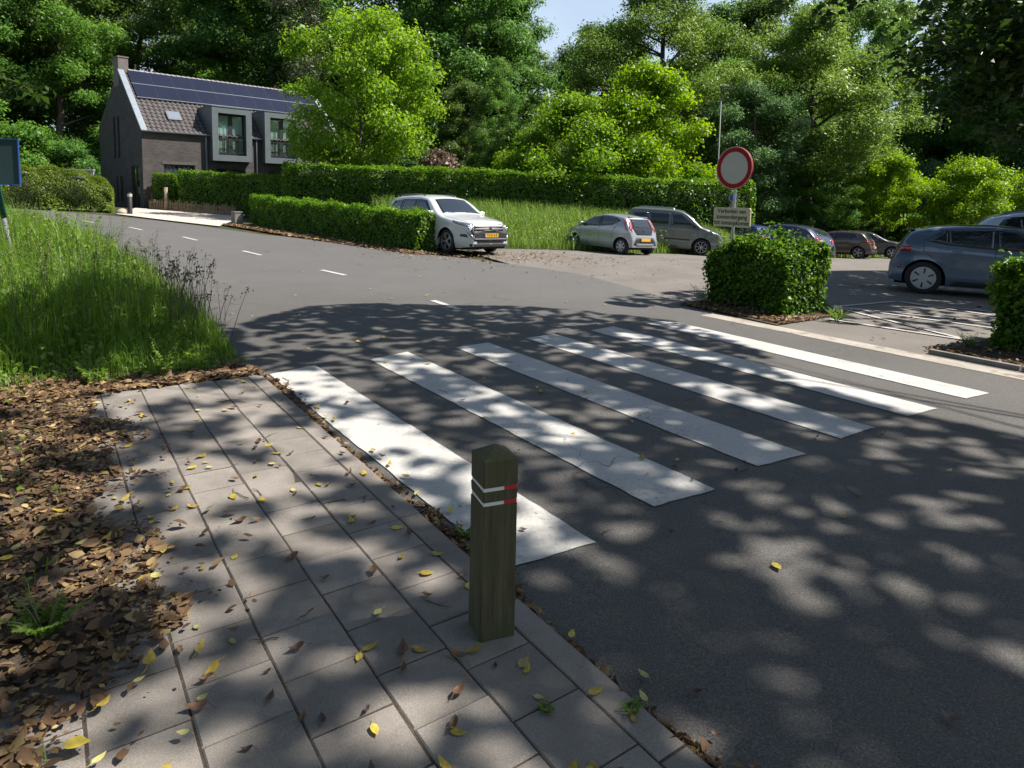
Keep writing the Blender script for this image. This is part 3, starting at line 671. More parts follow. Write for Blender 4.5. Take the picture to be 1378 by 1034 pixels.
class Car:
    def __init__(s, name, label, spec, paint, loc, heading, scale=1.0, group=None):
        s.spec = spec; s.L, s.W, s.H = spec['L'], spec['W'], spec['H']
        s.root = thing(name, label, 'car', loc, heading, group, scale)
        # stand on the sloping ground
        e = 0.6
        nx = -(ground_z(loc[0] + e, loc[1]) - ground_z(loc[0] - e, loc[1])) / (2 * e); ny = -(ground_z(loc[0], loc[1] + e) - ground_z(loc[0], loc[1] - e)) / (2 * e)
        nrm = Vector((nx, ny, 1)).normalized(); f = Vector((math.cos(heading), math.sin(heading), 0)); f = (f - nrm * f.dot(nrm)).normalized(); l = nrm.cross(f)
        s.root.rotation_euler = Matrix((f, l, nrm)).transposed().to_euler()
        s.paint = paint; s.shell()
    def X(s, xf): return s.L / 2 - xf              # distance from the nose -> local x
    def shell(s):
        sp = s.spec; L, Wd, H, R = s.L, s.W, s.H, sp['R']
        ax = [sp['fo'], sp['fo'] + sp['wb']]; s.ax = ax
        P = np.array(sp['prof'], float); xs_d = np.linspace(0, L, 400); zz = np.interp(xs_d, P[:, 0], P[:, 1])
        k = 9; zp = np.pad(zz, k, mode='edge'); zs = np.convolve(zp, np.ones(2 * k + 1) / (2 * k + 1), 'valid')
        ztop = lambda x: float(np.interp(x, xs_d, zs))
        ra = R + 0.055
        def zbot(x):
            base = 0.2 + 0.06 * max(0, 1 - x / 0.5) + 0.08 * max(0, 1 - (L - x) / 0.6)
            for a in ax:
                d = abs(x - a)
                if d < ra: base = max(base, R + math.sqrt(max(0, ra * ra - d * d)))
            return base
        zb = sp['belt']
        def plan(x):
            rl = 0.85; f = max(0, (rl - x) / rl); r = max(0, (x - (L - rl)) / rl)
            return 1 - sp.get('cf', 0.24) * f ** 2.3 - sp.get('cr', 0.15) * r ** 2.3
        def hw(x, z):
            b = Wd / 2 * plan(x); belt = zb(x) if callable(zb) else zb
            if z < 0.45: b *= 1 - 0.10 * ((0.45 - z) / 0.3) ** 2
            b += 0.014 * math.exp(-((z - belt + 0.13) / 0.07) ** 2) - 0.012 * math.exp(-((z - 0.55) / 0.1) ** 2)
            for a in ax:
                b += 0.03 * math.exp(-((abs(x - a) / (ra + 0.06)) ** 4)) * smooth(0.95, 0.5, z) if False else 0.022 * math.exp(-((x - a) / (ra + 0.05)) ** 4) * (1 - smooth(0.55, 0.9, z))
            if z > belt: b -= sp.get('tumble', 0.30) * (z - belt) / max(0.2, H - belt) * (0.6 + 0.4 * (z - belt) / max(0.2, H - belt))
            return b
        s.hw, s.ztop = hw, ztop
        st = set(np.linspace(0, L, 64).round(4))
        for a in ax:
            for t in np.linspace(-math.pi / 2, math.pi / 2, 19): st.add(round(a + ra * math.sin(t), 4))
            st.add(round(a - ra - 0.004, 4)); st.add(round(a + ra + 0.004, 4))
        st = sorted(x for x in st if 0 <= x <= L)
        ns, na, nt = 14, 5, 6; rows = []
        for x in st:
            crown = sp.get('crown', 0.05); zc = ztop(x); ze = zc - crown; b = zbot(x); ze = max(ze, b + 0.16)
            rr = min(0.11, (ze - b) * 0.4); rx = sp.get('rx', 0.13)
            row = []
            for i in range(ns):
                z = b + (ze - rr - b) * i / (ns - 1); row.append((hw(x, z), z))
            y0 = row[-1][0]
            for i in range(1, na + 1):
                t = math.pi / 2 * i / na; row.append((y0 - rx * (1 - math.cos(t)), ze - rr + rr * math.sin(t)))
            y1 = row[-1][0]
            for i in range(1, nt + 1):
                y = y1 * (1 - i / nt); row.append((y, ze + (zc - ze) * (1 - (y / y1) ** 2)))
            rows.append(row)
        n = ns + na + nt; vs = []; fs = []
        for x, row in zip(st, rows):
            full = [(s.X(x), -y, z) for y, z in row] + [(s.X(x), y, z) for y, z in row[-2::-1]]
            vs += full
        m = 2 * n - 1
        for i in range(len(st) - 1):
            for j in range(m - 1): fs.append((i * m + j, i * m + j + 1, (i + 1) * m + j + 1, (i + 1) * m + j))
        fs.append(tuple(range(m))); fs.append(tuple((len(st) - 1) * m + j for j in range(m - 1, -1, -1)))
        mb = MB(); mb.add(vs, fs); me = mb.mesh('body', [s.paint], smooth=True)
        me.polygons[len(fs) - 1].use_smooth = False; me.polygons[len(fs) - 2].use_smooth = False
        s.body = mesh_obj('body', me, s.root)
        bm = bmesh.new(); bm.from_mesh(me); s.bvh = BVHTree.FromBMesh(bm); bm.free()
        # dark underside and inner arches
        mb = MB(); mb.box(-L / 2 + 0.12, L / 2 - 0.12, -Wd / 2 + 0.27, Wd / 2 - 0.27, 0.19, 0.7)
        x1, x2 = s.X(ax[0] + ra + 0.02), s.X(ax[1] - ra - 0.02)
        mb.box(min(x1, x2), max(x1, x2), -Wd / 2 + 0.06, Wd / 2 - 0.06, 0.2, 0.45)
        mb.box(s.X(ax[0] - ra - 0.02), L / 2 - 0.2, -Wd / 2 + 0.2, Wd / 2 - 0.2, 0.24, 0.45)
        mb.box(-L / 2 + 0.2, s.X(ax[1] + ra + 0.02), -Wd / 2 + 0.2, Wd / 2 - 0.2, 0.27, 0.45)
        mb.build('underbody', WELL, s.root)
        for a in ax:
            for sd in (-1, 1): make_wheel(s.root, s.X(a), sd, sp, s.paint)
    def cast(s, d, p):
        if d == 'L': o, r = Vector((s.X(p[0]), 3, p[1])), Vector((0, -1, 0))
        elif d == 'R': o, r = Vector((s.X(p[0]), -3, p[1])), Vector((0, 1, 0))
        elif d == 'F': o, r = Vector((5, p[0], p[1])), Vector((-1, 0, 0))
        elif d == 'B': o, r = Vector((-5, p[0], p[1])), Vector((1, 0, 0))
        else: o, r = Vector((s.X(p[0]), p[1], 4)), Vector((0, 0, -1))
        loc, nrm, i, dist = s.bvh.ray_cast(o, r)
        if loc is None:
            loc, nrm, i, dist = s.bvh.find_nearest(o + r * 3)
        if nrm.dot(r) > 0: nrm = -nrm
        return loc, nrm
    def panel(s, name, d, poly, mat, off=0.005, parent=None, both=False, seg=0.09):
        if d == 'S':
            return [s.panel(name, k, poly, mat, off, parent, seg=seg) for k in 'LR']
        if both:     # mirrored y on front / rear
            s.panel(name, d, [(-p[0], p[1]) for p in poly][::-1], mat, off, parent, seg=seg)
        bm = bmesh.new(); bm.faces.new([bm.verts.new((p[0], p[1], 0)) for p in poly])
        bmesh.ops.triangulate(bm, faces=bm.faces[:], ngon_method='BEAUTY')
        for _ in range(4):
            es = [e for e in bm.edges if e.calc_length() > seg]
            if not es: break
            bmesh.ops.subdivide_edges(bm, edges=es, cuts=1); bmesh.ops.triangulate(bm, faces=[f for f in bm.faces if len(f.verts) > 3])
        for v in bm.verts:
            loc, nrm = s.cast(d, (v.co.x, v.co.y)); v.co = loc + nrm * off
        bmesh.ops.recalc_face_normals(bm, faces=bm.faces)
        want = {'L': Vector((0, 1, 0)), 'R': Vector((0, -1, 0)), 'F': Vector((1, 0, 0)), 'B': Vector((-1, 0, 0)), 'T': Vector((0, 0, 1))}[d]
        tot = Vector(); 
        for f in bm.faces: tot += f.normal * f.calc_area()
        if tot.dot(want) < 0: bmesh.ops.reverse_faces(bm, faces=bm.faces)
        # a rim folded back into the body gives the panel its edge
        ext = bmesh.ops.extrude_edge_only(bm, edges=[e for e in bm.edges if e.is_boundary])
        for v in [g for g in ext['geom'] if isinstance(g, bmesh.types.BMVert)]:
            loc, nrm, i, dd = s.bvh.find_nearest(v.co)
            if loc is not None: v.co = loc + (loc - v.co) * 0.5
        me = bpy.data.meshes.new(name); bm.to_mesh(me); bm.free(); me.materials.append(mat)
        for p in me.polygons: p.use_smooth = True
        return mesh_obj(name, me, parent or s.root)
    def line(s, name, d, pts, w, mat, off=0.003, parent=None):
        mb = MB(); n = len(pts); ring = []
        P = [pts[0]]
        for a, b in zip(pts[:-1], pts[1:]):
            k = max(1, int(math.dist(a, b) / 0.08))
            P += [(a[0] + (b[0] - a[0]) * i / k, a[1] + (b[1] - a[1]) * i / k) for i in range(1, k + 1)]
        for i, p in enumerate(P):
            a, b = np.array(P[max(0, i - 1)]), np.array(P[min(len(P) - 1, i + 1)]); t = (b - a) / max(1e-6, np.linalg.norm(b - a)); nn = np.array([-t[1], t[0]]) * w / 2
            for q in (np.array(p) - nn, np.array(p) + nn):
                loc, nrm = s.cast(d, q); ring.append(loc + nrm * off)
        mb.add(ring, [(2 * i, 2 * i + 1, 2 * i + 3, 2 * i + 2) for i in range(len(P) - 1)])
        return mb.build(name, mat, parent or s.body)
    def seams(s, lines):
        for l in lines:
            for d in 'LR': s.line('door_seam', d, l, 0.012, PLASTIC, parent=s.body)
    def handles(s, pts, mat=None):
        for p in pts:
            for d in 'LR':
                loc, nrm = s.cast(d, p); mb = MB(); sg = 1 if d == 'L' else -1
                mb.box(loc.x - 0.09, loc.x + 0.09, *sorted((loc.y - sg * 0.01, loc.y + sg * 0.03)), loc.z - 0.014, loc.z + 0.014)
                mb.build('door_handle', mat or s.paint, s.root, bevel=0.006)
    def mirrors(s, x, z, mat=None):
        for sg in (1, -1):
            loc, nrm = s.cast('L' if sg > 0 else 'R', (x, z)); mb = MB()
            c = loc + Vector((0.02, sg * 0.10, 0.03))
            mb.box(c.x - 0.06, c.x + 0.07, c.y - 0.10, c.y + 0.09, c.z - 0.065, c.z + 0.07)
            mm = mb.build('wing_mirror', mat or s.paint, s.root, smooth=True, bevel=0.035)
            mb = MB(); mb.box(c.x - 0.064, c.x - 0.0605, c.y - 0.08, c.y + 0.075, c.z - 0.045, c.z + 0.05); mb.build('mirror_glass', SCREEN, mm)
            mb = MB(); mb.box(c.x - 0.02, c.x + 0.03, min(loc.y - sg * 0.05, c.y), max(loc.y - sg * 0.05, c.y), c.z - 0.07, c.z - 0.04); mb.build('mirror_arm', PLASTIC, mm)
    def plate(s, d, z, text=None, y=0.0):
        loc, nrm = s.cast(d, (y, z)); sg = 1 if d == 'F' else -1
        x = loc.x + sg * 0.012; mb = MB(); mb.box(min(x, x + sg * 0.012), max(x, x + sg * 0.012), y - 0.26, y + 0.26, z - 0.055, z + 0.055)
        mb.box(min(x + sg * 0.0122, x + sg * 0.0135), max(x + sg * 0.0122, x + sg * 0.0135), *(sorted((y - sg * 0.258, y - sg * 0.215))), z - 0.053, z + 0.053, 1)
        pl = mb.build('number_plate', [PLATE, PLATE_B], s.root)
        if text:
            o = mesh_obj('plate_text', text_mesh(text, 0.105, INK, 'plate_text', bold=0.001), pl)
            o.location = (x + sg * 0.0145, y + sg * 0.02, z); o.rotation_euler = (math.radians(90), 0, math.radians(90 if d == 'F' else -90))
    def rails(s, x0, x1, y, mat, h=0.045):
        for sg in (1, -1):
            pts = []
            for i in range(9):
                x = x0 + (x1 - x0) * i / 8; loc, n = s.cast('T', (x, sg * y)); pts.append(loc + Vector((0, 0, (h if 0 < i < 8 else -0.02))))
            mb = MB(); mb.tube(pts, 0.02, 8); mb.build('roof_rail', mat, s.root, smooth=True)
    def bar(s, name, d, y0, y1, z0, z1, depth, mat, bevel=0.01, parent=None):
        "a proud box on the front or rear"
        loc, nrm = s.cast(d, ((y0 + y1) / 2, (z0 + z1) / 2)); sg = 1 if d == 'F' else -1
        mb = MB(); a, b = loc.x - sg * 0.03, loc.x + sg * depth; mb.box(min(a, b), max(a, b), y0, y1, z0, z1)
        return mb.build(name, mat, parent or s.root, bevel=bevel)
    def arch_trim(s, mat, w=0.05):
        R = s.spec['R']; ra = R + 0.055 + w / 2
        for a in s.ax:
            for d in 'LR':
                s.line('arch_trim', d, [(a + ra * math.cos(t), R + ra * math.sin(t)) for t in np.linspace(math.radians(-22), math.radians(202), 28)], w, mat, off=0.006)

def xy_loc(x, y): return (x, y, ground_z(x, y) + 0.0)
def centre_from_wheel(wx, wy, heading, spec, axle, side, scale):
    "car centre so that the given wheel stands at wx, wy"
    xf = spec['fo'] + (spec['wb'] if axle == 'rear' else 0); lx = (spec['L'] / 2 - xf) * scale; ly = side * (spec['W'] / 2 - 0.125) * scale
    c, s_ = math.cos(heading), math.sin(heading)
    return xy_loc(wx - (lx * c - ly * s_), wy - (lx * s_ + ly * c))

def white_suv():
    sp = dict(L=4.69, W=1.80, H=1.70, wb=2.67, fo=0.98, R=0.355, belt=1.06, cf=0.30, cr=0.14, tumble=0.27, rim='twin5', crown=0.05,
              prof=[(0, 0.62), (0.04, 0.80), (0.14, 0.93), (0.35, 1.00), (0.8, 1.07), (1.25, 1.13), (1.5, 1.22), (1.95, 1.52), (2.2, 1.64), (2.6, 1.69), (3.2, 1.69), (3.8, 1.65), (4.2, 1.58), (4.42, 1.36), (4.58, 1.08), (4.66, 0.90), (4.69, 0.6)])
    h = math.atan2(-0.75, 0.66)
    c = Car('parked_car', 'white SUV parked with its front to the car park entrance behind the low hedge', sp, car_paint('white_car_paint', (0.56, 0.565, 0.57), 0.1, 0.22), centre_from_wheel(-1.86, 19.35, h, sp, 'front', -1, 1.0), h, 1.0)
    c.panel('windscreen', 'T', [(1.42, -0.70), (1.42, 0.70), (2.08, 0.56), (2.08, -0.56)], SCREEN)
    c.panel('side_window', 'S', [(1.72, 1.12), (2.62, 1.10), (2.66, 1.50), (2.26, 1.49)], GLASS); c.panel('side_window', 'S', [(2.74, 1.10), (3.46, 1.11), (3.42, 1.50), (2.76, 1.51)], GLASS)
    c.panel('side_window', 'S', [(3.53, 1.12), (4.18, 1.18), (4.0, 1.42), (3.50, 1.49)], GLASS)
    c.panel('rear_window', 'B', [(-0.55, 1.15), (0.55, 1.15), (0.50, 1.5), (-0.50, 1.5)], GLASS)
    c.panel('window_surround', 'S', [(1.66, 1.08), (2.65, 1.065), (3.5, 1.075), (4.22, 1.155), (4.02, 1.45), (3.5, 1.525), (2.55, 1.545), (2.22, 1.515)], GLOSS, 0.0025)
    c.panel('headlight', 'F', [(0.50, 0.845), (0.74, 0.88), (0.80, 0.95), (0.56, 0.90)], LAMP_G, both=True); c.panel('headlight', 'S', [(0.12, 0.80), (0.16, 0.90), (0.72, 0.985), (0.62, 0.90)], LAMP_G, 0.006)
    c.panel('grille', 'F', [(-0.60, 0.70), (0.60, 0.70), (0.54, 0.84), (-0.54, 0.84)], PLASTIC, 0.012)
    for z in (0.815, 0.745): c.bar('grille_bar', 'F', -0.50, 0.50, z, z + 0.018, 0.03, CHROME, 0.006)
    c.panel('bumper_insert', 'F', [(-0.60, 0.42), (0.60, 0.42), (0.68, 0.70), (0.60, 0.82), (-0.60, 0.82), (-0.68, 0.70)], PLASTIC, 0.008)
    for sg in (1, -1):
        c.panel('chrome_blade', 'F', [(sg * 0.58, 0.46), (sg * 0.62, 0.46), (sg * 0.745, 0.68), (sg * 0.70, 0.83), (sg * 0.665, 0.83), (sg * 0.705, 0.68)][::sg], CHROME, 0.02)
        c.panel('fog_lamp', 'F', [(sg * 0.72, 0.52), (sg * 0.82, 0.54), (sg * 0.82, 0.61), (sg * 0.74, 0.60)][::sg], GLOSS, 0.012)
    c.bar('skid_bar', 'F', -0.60, 0.60, 0.465, 0.495, 0.03, ALLOY, 0.012)
    c.panel('lower_grille', 'F', [(-0.48, 0.37), (0.48, 0.37), (0.50, 0.455), (-0.50, 0.455)], GLOSS, 0.014)
    c.panel('bumper_lip', 'F', [(-0.68, 0.265), (0.68, 0.265), (0.68, 0.34), (-0.68, 0.34)], PLASTIC, 0.012)
    loc, n = c.cast('F', (0, 0.80)); mb = MB()
    for a in (90, 210, 330):
        ca, sa = math.cos(math.radians(a)), math.sin(math.radians(a)); mb.prism([(0, 0.80), (0.028 * ca - 0.02 * sa, 0.80 + 0.028 * sa + 0.02 * ca), (0.056 * ca, 0.80 + 0.056 * sa), (0.028 * ca + 0.02 * sa, 0.80 + 0.028 * sa - 0.02 * ca)], 0, loc.x + 0.04, loc.x + 0.055)
    mb.build('emblem', CHROME, c.root)
    c.plate('F', 0.585, 'TS-014-B'); c.mirrors(1.72, 1.12); c.rails(2.5, 4.15, 0.56, ALLOY_D)
    c.seams([[(1.62, 0.4), (1.62, 1.06), (1.74, 1.16)], [(2.70, 0.3), (2.70, 1.5)], [(3.50, 1.1), (3.46, 0.78), (3.3, 0.6)]]); c.handles([(2.48, 0.93), (3.32, 0.96)])
    c.line('bonnet_seam', 'T', [(0.2, -0.62), (0.8, -0.76), (1.36, -0.74)], 0.012, PLASTIC); c.line('bonnet_seam', 'T', [(0.2, 0.62), (0.8, 0.76), (1.36, 0.74)], 0.012, PLASTIC)
    for sg in (-0.3, 0.25): c.line('wiper', 'T', [(1.40, sg - 0.1), (1.50, sg + 0.42)], 0.025, PLASTIC, 0.02, c.root)
    c.arch_trim(car_paint('white_arch', (0.55, 0.55, 0.54), 0, 0.4), 0.035)
    c.panel('tail_light', 'S', [(4.28, 1.0), (4.58, 0.92), (4.56, 1.08), (4.36, 1.13)], LAMP_R)
def hatch_common(c, sp):
    pass
def silver_hatch():
    sp = dict(L=3.46, W=1.615, H=1.46, wb=2.34, fo=0.66, R=0.285, belt=0.93, cf=0.30, cr=0.16, tumble=0.22, rim='spoke7', rim_mat=HUBCAP,
              prof=[(0, 0.55), (0.03, 0.68), (0.12, 0.80), (0.4, 0.90), (0.75, 0.98), (1.0, 1.08), (1.4, 1.32), (1.65, 1.41), (2.0, 1.455), (2.5, 1.44), (2.95, 1.38), (3.08, 1.34), (3.2, 1.15), (3.34, 0.90), (3.40, 0.82), (3.45, 0.6), (3.46, 0.45)])
    h = math.atan2(0.78, -0.63)
    paint = car_paint('silver_car_paint', (0.33, 0.345, 0.365), 0.45, 0.32)
    c = Car('parked_car', 'small silver hatchback with black tailgate and yellow rear plate parked nose to the meadow', sp, paint, centre_from_wheel(3.72, 22.45, h, sp, 'rear', 1, 0.95), h, 0.95)
    c.panel('windscreen', 'T', [(0.92, -0.62), (0.92, 0.62), (1.5, 0.5), (1.5, -0.5)], SCREEN)
    c.panel('side_window', 'S', [(1.02, 0.98), (1.86, 0.99), (1.90, 1.335), (1.55, 1.30), (1.28, 1.15)], GLASS_G); c.panel('side_window', 'S', [(1.98, 1.0), (2.52, 1.07), (2.80, 1.20), (2.5, 1.315), (2.0, 1.335)], GLASS_G)
    c.panel('window_surround', 'S', [(0.95, 0.93), (1.9, 0.95), (2.55, 1.02), (2.9, 1.2), (2.5, 1.35), (1.9, 1.37), (1.5, 1.34), (1.2, 1.14)], GLOSS, 0.0025)
    c.panel('tailgate_glass', 'B', [(-0.47, 0.98), (0.47, 0.98), (0.46, 1.24), (-0.46, 1.24)], SCREEN, 0.010)
    c.panel('tailgate', 'B', [(-0.56, 1.28), (-0.58, 0.98), (-0.40, 0.72), (0.40, 0.72), (0.58, 0.98), (0.56, 1.28)], GLOSS, 0.005)
    c.panel('tail_light', 'B', [(0.50, 1.28), (0.56, 1.28), (0.70, 0.95), (0.62, 0.80), (0.545, 0.98)], LAMP_PINK, 0.008, both=True)
    c.panel('tail_light', 'S', [(2.96, 1.27), (3.02, 1.27), (3.26, 0.86), (3.18, 0.86), (3.1, 1.0)], LAMP_PINK, 0.006)
    c.panel('reflector', 'B', [(0.58, 0.86), (0.68, 0.88), (0.68, 0.94), (0.60, 0.93)], LAMP_R, 0.011, both=True)
    c.panel('bumper_insert', 'B', [(-0.46, 0.64), (-0.62, 0.36), (0.62, 0.36), (0.46, 0.64)], PLASTIC, 0.006)
    c.bar('bumper_lip', 'B', -0.46, 0.46, 0.36, 0.42, 0.03, ALLOY, 0.015); c.plate('B', 0.555)
    loc, n = c.cast('B', (0, 0.84)); mb = MB(); mb.lathe([(0.05, 0.0), (0.058, 0.0), (0.058, -0.02), (0.05, -0.02)], 24, 'X', (loc.x, 0, 0.84)); mb.lathe([(0.02, 0.0), (0.026, 0.0), (0.026, -0.02), (0.02, -0.02)], 20, 'X', (loc.x, 0, 0.85)); mb.build('emblem', CHROME, c.root)
    c.bar('spoiler', 'B', -0.5, 0.5, 1.33, 1.37, 0.03, paint, 0.012)
    c.panel('bonnet_trim', 'S', [(0.45, 0.86), (0.95, 0.94), (1.02, 1.02), (0.7, 0.95)], GLOSS, 0.004)
    c.seams([[(0.98, 0.35), (0.98, 0.93)], [(1.93, 0.30), (1.93, 1.3)], [(2.78, 1.1), (2.62, 0.8), (2.55, 0.6)]]); c.handles([(1.72, 0.86), (2.60, 0.95)], CHROME); c.mirrors(1.12, 0.97)
    c.panel('headlight', 'S', [(0.08, 0.66), (0.12, 0.76), (0.5, 0.86), (0.4, 0.76)], LAMP_G)
    return sp
def green_van():
    sp = dict(L=3.9, W=1.81, H=1.80, wb=2.45, fo=0.80, R=0.32, belt=1.08, cf=0.32, cr=0.10, tumble=0.20, rim='star8', rim_mat=ALLOY,
              prof=[(0, 0.65), (0.05, 0.82), (0.18, 0.95), (0.5, 1.06), (0.85, 1.16), (1.15, 1.42), (1.4, 1.62), (1.65, 1.74), (2.1, 1.79), (3.2, 1.79), (3.6, 1.76), (3.74, 1.62), (3.84, 1.1), (3.88, 0.7), (3.9, 0.5)])
    h = math.atan2(-0.30, 0.954)
    paint = car_paint('grey_green_car_paint', (0.13, 0.145, 0.13), 0.45, 0.34)
    c = Car('parked_car', 'grey green people carrier van with pale roof rails parked beside the silver hatchback', sp, paint, centre_from_wheel(7.18, 25.2, h, sp, 'front', -1, 0.97), h, 0.97)
    c.panel('windscreen', 'T', [(0.84, -0.70), (0.84, 0.70), (1.52, 0.62), (1.52, -0.62)], SCREEN)
    c.panel('side_window', 'S', [(1.05, 1.13), (1.98, 1.12), (2.0, 1.56), (1.62, 1.57)], GLASS); c.panel('side_window', 'S', [(2.10, 1.13), (2.86, 1.14), (2.86, 1.56), (2.10, 1.57)], GLASS); c.panel('side_window', 'S', [(2.97, 1.16), (3.55, 1.18), (3.5, 1.54), (2.97, 1.56)], GLASS)
    c.panel('headlight', 'F', [(0.42, 0.78), (0.74, 0.84), (0.78, 1.0), (0.50, 0.92)], LAMP_G, both=True); c.panel('headlight', 'S', [(0.06, 0.76), (0.1, 0.86), (0.55, 1.0), (0.42, 0.86)], LAMP_G, 0.006)
    c.panel('grille', 'F', [(-0.42, 0.70), (0.42, 0.70), (0.46, 0.84), (-0.46, 0.84)], PLASTIC, 0.008); c.panel('bumper_insert', 'F', [(-0.66, 0.36), (0.66, 0.36), (0.6, 0.55), (-0.6, 0.55)], PLASTIC, 0.008)
    c.plate('F', 0.60); c.mirrors(1.12, 1.1, PLASTIC); c.rails(1.85, 3.45, 0.60, CHROME, 0.05)
    c.seams([[(0.98, 0.36), (0.98, 1.05)], [(2.03, 0.3), (2.03, 1.6)], [(2.92, 1.6), (2.92, 0.75)], [(2.1, 0.95), (3.6, 1.0)]]); c.handles([(1.86, 0.98), (2.22, 0.98)]); c.panel('bumper_strip', 'S', [(1.25, 0.55), (2.6, 0.55), (2.6, 0.6), (1.25, 0.6)], PLASTIC, 0.01)
    c.panel('rear_window', 'B', [(-0.55, 1.15), (0.55, 1.15), (0.55, 1.55), (-0.55, 1.55)], GLASS); c.panel('tail_light', 'B', [(0.68, 0.9), (0.78, 0.9), (0.74, 1.4), (0.66, 1.4)], LAMP_R, both=True)
HATCH = dict(L=4.08, W=1.75, H=1.52, wb=2.59, fo=0.83, R=0.315, belt=0.96, cf=0.28, cr=0.15, tumble=0.24, rim='twin5',
             prof=[(0, 0.55), (0.04, 0.70), (0.15, 0.82), (0.5, 0.93), (1.0, 1.01), (1.3, 1.16), (1.65, 1.38), (1.95, 1.47), (2.5, 1.515), (3.2, 1.48), (3.55, 1.42), (3.72, 1.28), (3.9, 1.02), (4.0, 0.88), (4.06, 0.7), (4.08, 0.48)])
def hatch_car(label, paint, loc, h, scale, plate='B', sp=HATCH, lamp=LAMP_R, rails=False, glass=GLASS):
    c = Car('parked_car', label, sp, paint, loc, h, scale)
    L = sp['L']; k = L / 4.08; b = sp['belt']; q = (sp['H'] - 0.03) / 1.49
    c.panel('windscreen', 'T', [(1.16 * k, -0.66), (1.16 * k, 0.66), (1.78 * k, 0.54), (1.78 * k, -0.54)], SCREEN)
    c.panel('side_window', 'S', [(1.38 * k, b + 0.06), (2.18 * k, b + 0.06), (2.22 * k, 1.37 * q), (1.82 * k, 1.33 * q)], glass)
    c.panel('side_window', 'S', [(2.28 * k, b + 0.06), (2.95 * k, b + 0.08), (3.0 * k, 1.33 * q), (2.32 * k, 1.37 * q)], glass)
    c.panel('side_window', 'S', [(3.03 * k, b + 0.09), (3.42 * k, b + 0.18), (3.3 * k, 1.29 * q), (3.07 * k, 1.325 * q)], glass)
    c.panel('window_surround', 'S', [(1.30 * k, b + 0.035), (2.2 * k, b + 0.03), (2.95 * k, b + 0.05), (3.47 * k, b + 0.17), (3.32 * k, 1.32 * q), (2.95 * k, 1.36 * q), (2.25 * k, 1.395 * q), (1.78 * k, 1.355 * q)], GLOSS, 0.0025)
    c.panel('rear_window', 'B', [(-0.52, b + 0.1), (0.52, b + 0.1), (0.46, 1.32 * q), (-0.46, 1.32 * q)], SCREEN, 0.008)
    c.panel('tail_light', 'B', [(0.46, 0.78), (0.76, 0.78), (0.74, b + 0.03), (0.52, b + 0.0)], lamp, 0.008, both=True)
    c.panel('tail_light', 'S', [(3.72 * k, 0.80), (4.0 * k, 0.78), (3.93 * k, b), (3.78 * k, b + 0.03)], lamp, 0.006)
    c.panel('headlight', 'S', [(0.1, 0.68), (0.14, 0.78), (0.62, 0.9), (0.5, 0.8)], LAMP_G, 0.006); c.panel('headlight', 'F', [(0.44, 0.66), (0.7, 0.7), (0.74, 0.8), (0.5, 0.76)], LAMP_G, both=True)
    c.panel('bumper_insert', 'B', [(-0.6, 0.34), (0.6, 0.34), (0.55, 0.45), (-0.55, 0.45)], PLASTIC, 0.006); c.panel('grille', 'F', [(-0.5, 0.42), (0.5, 0.42), (0.46, 0.62), (-0.46, 0.62)], PLASTIC, 0.006)
    c.seams([[(1.3 * k, 0.35), (1.3 * k, b)], [(2.25 * k, 0.3), (2.25 * k, 1.35 * q)], [(3.02 * k, b + 0.05), (2.95 * k, 0.72), (2.84 * k, 0.6)]]); c.handles([(2.02 * k, b - 0.1), (2.82 * k, b - 0.08)]); c.mirrors(1.42 * k, b + 0.05)
    c.plate('B', 0.62); c.plate('F', 0.50)
    if rails: c.rails(1.9 * k, 3.4 * k, 0.55, ALLOY_D)
    return c
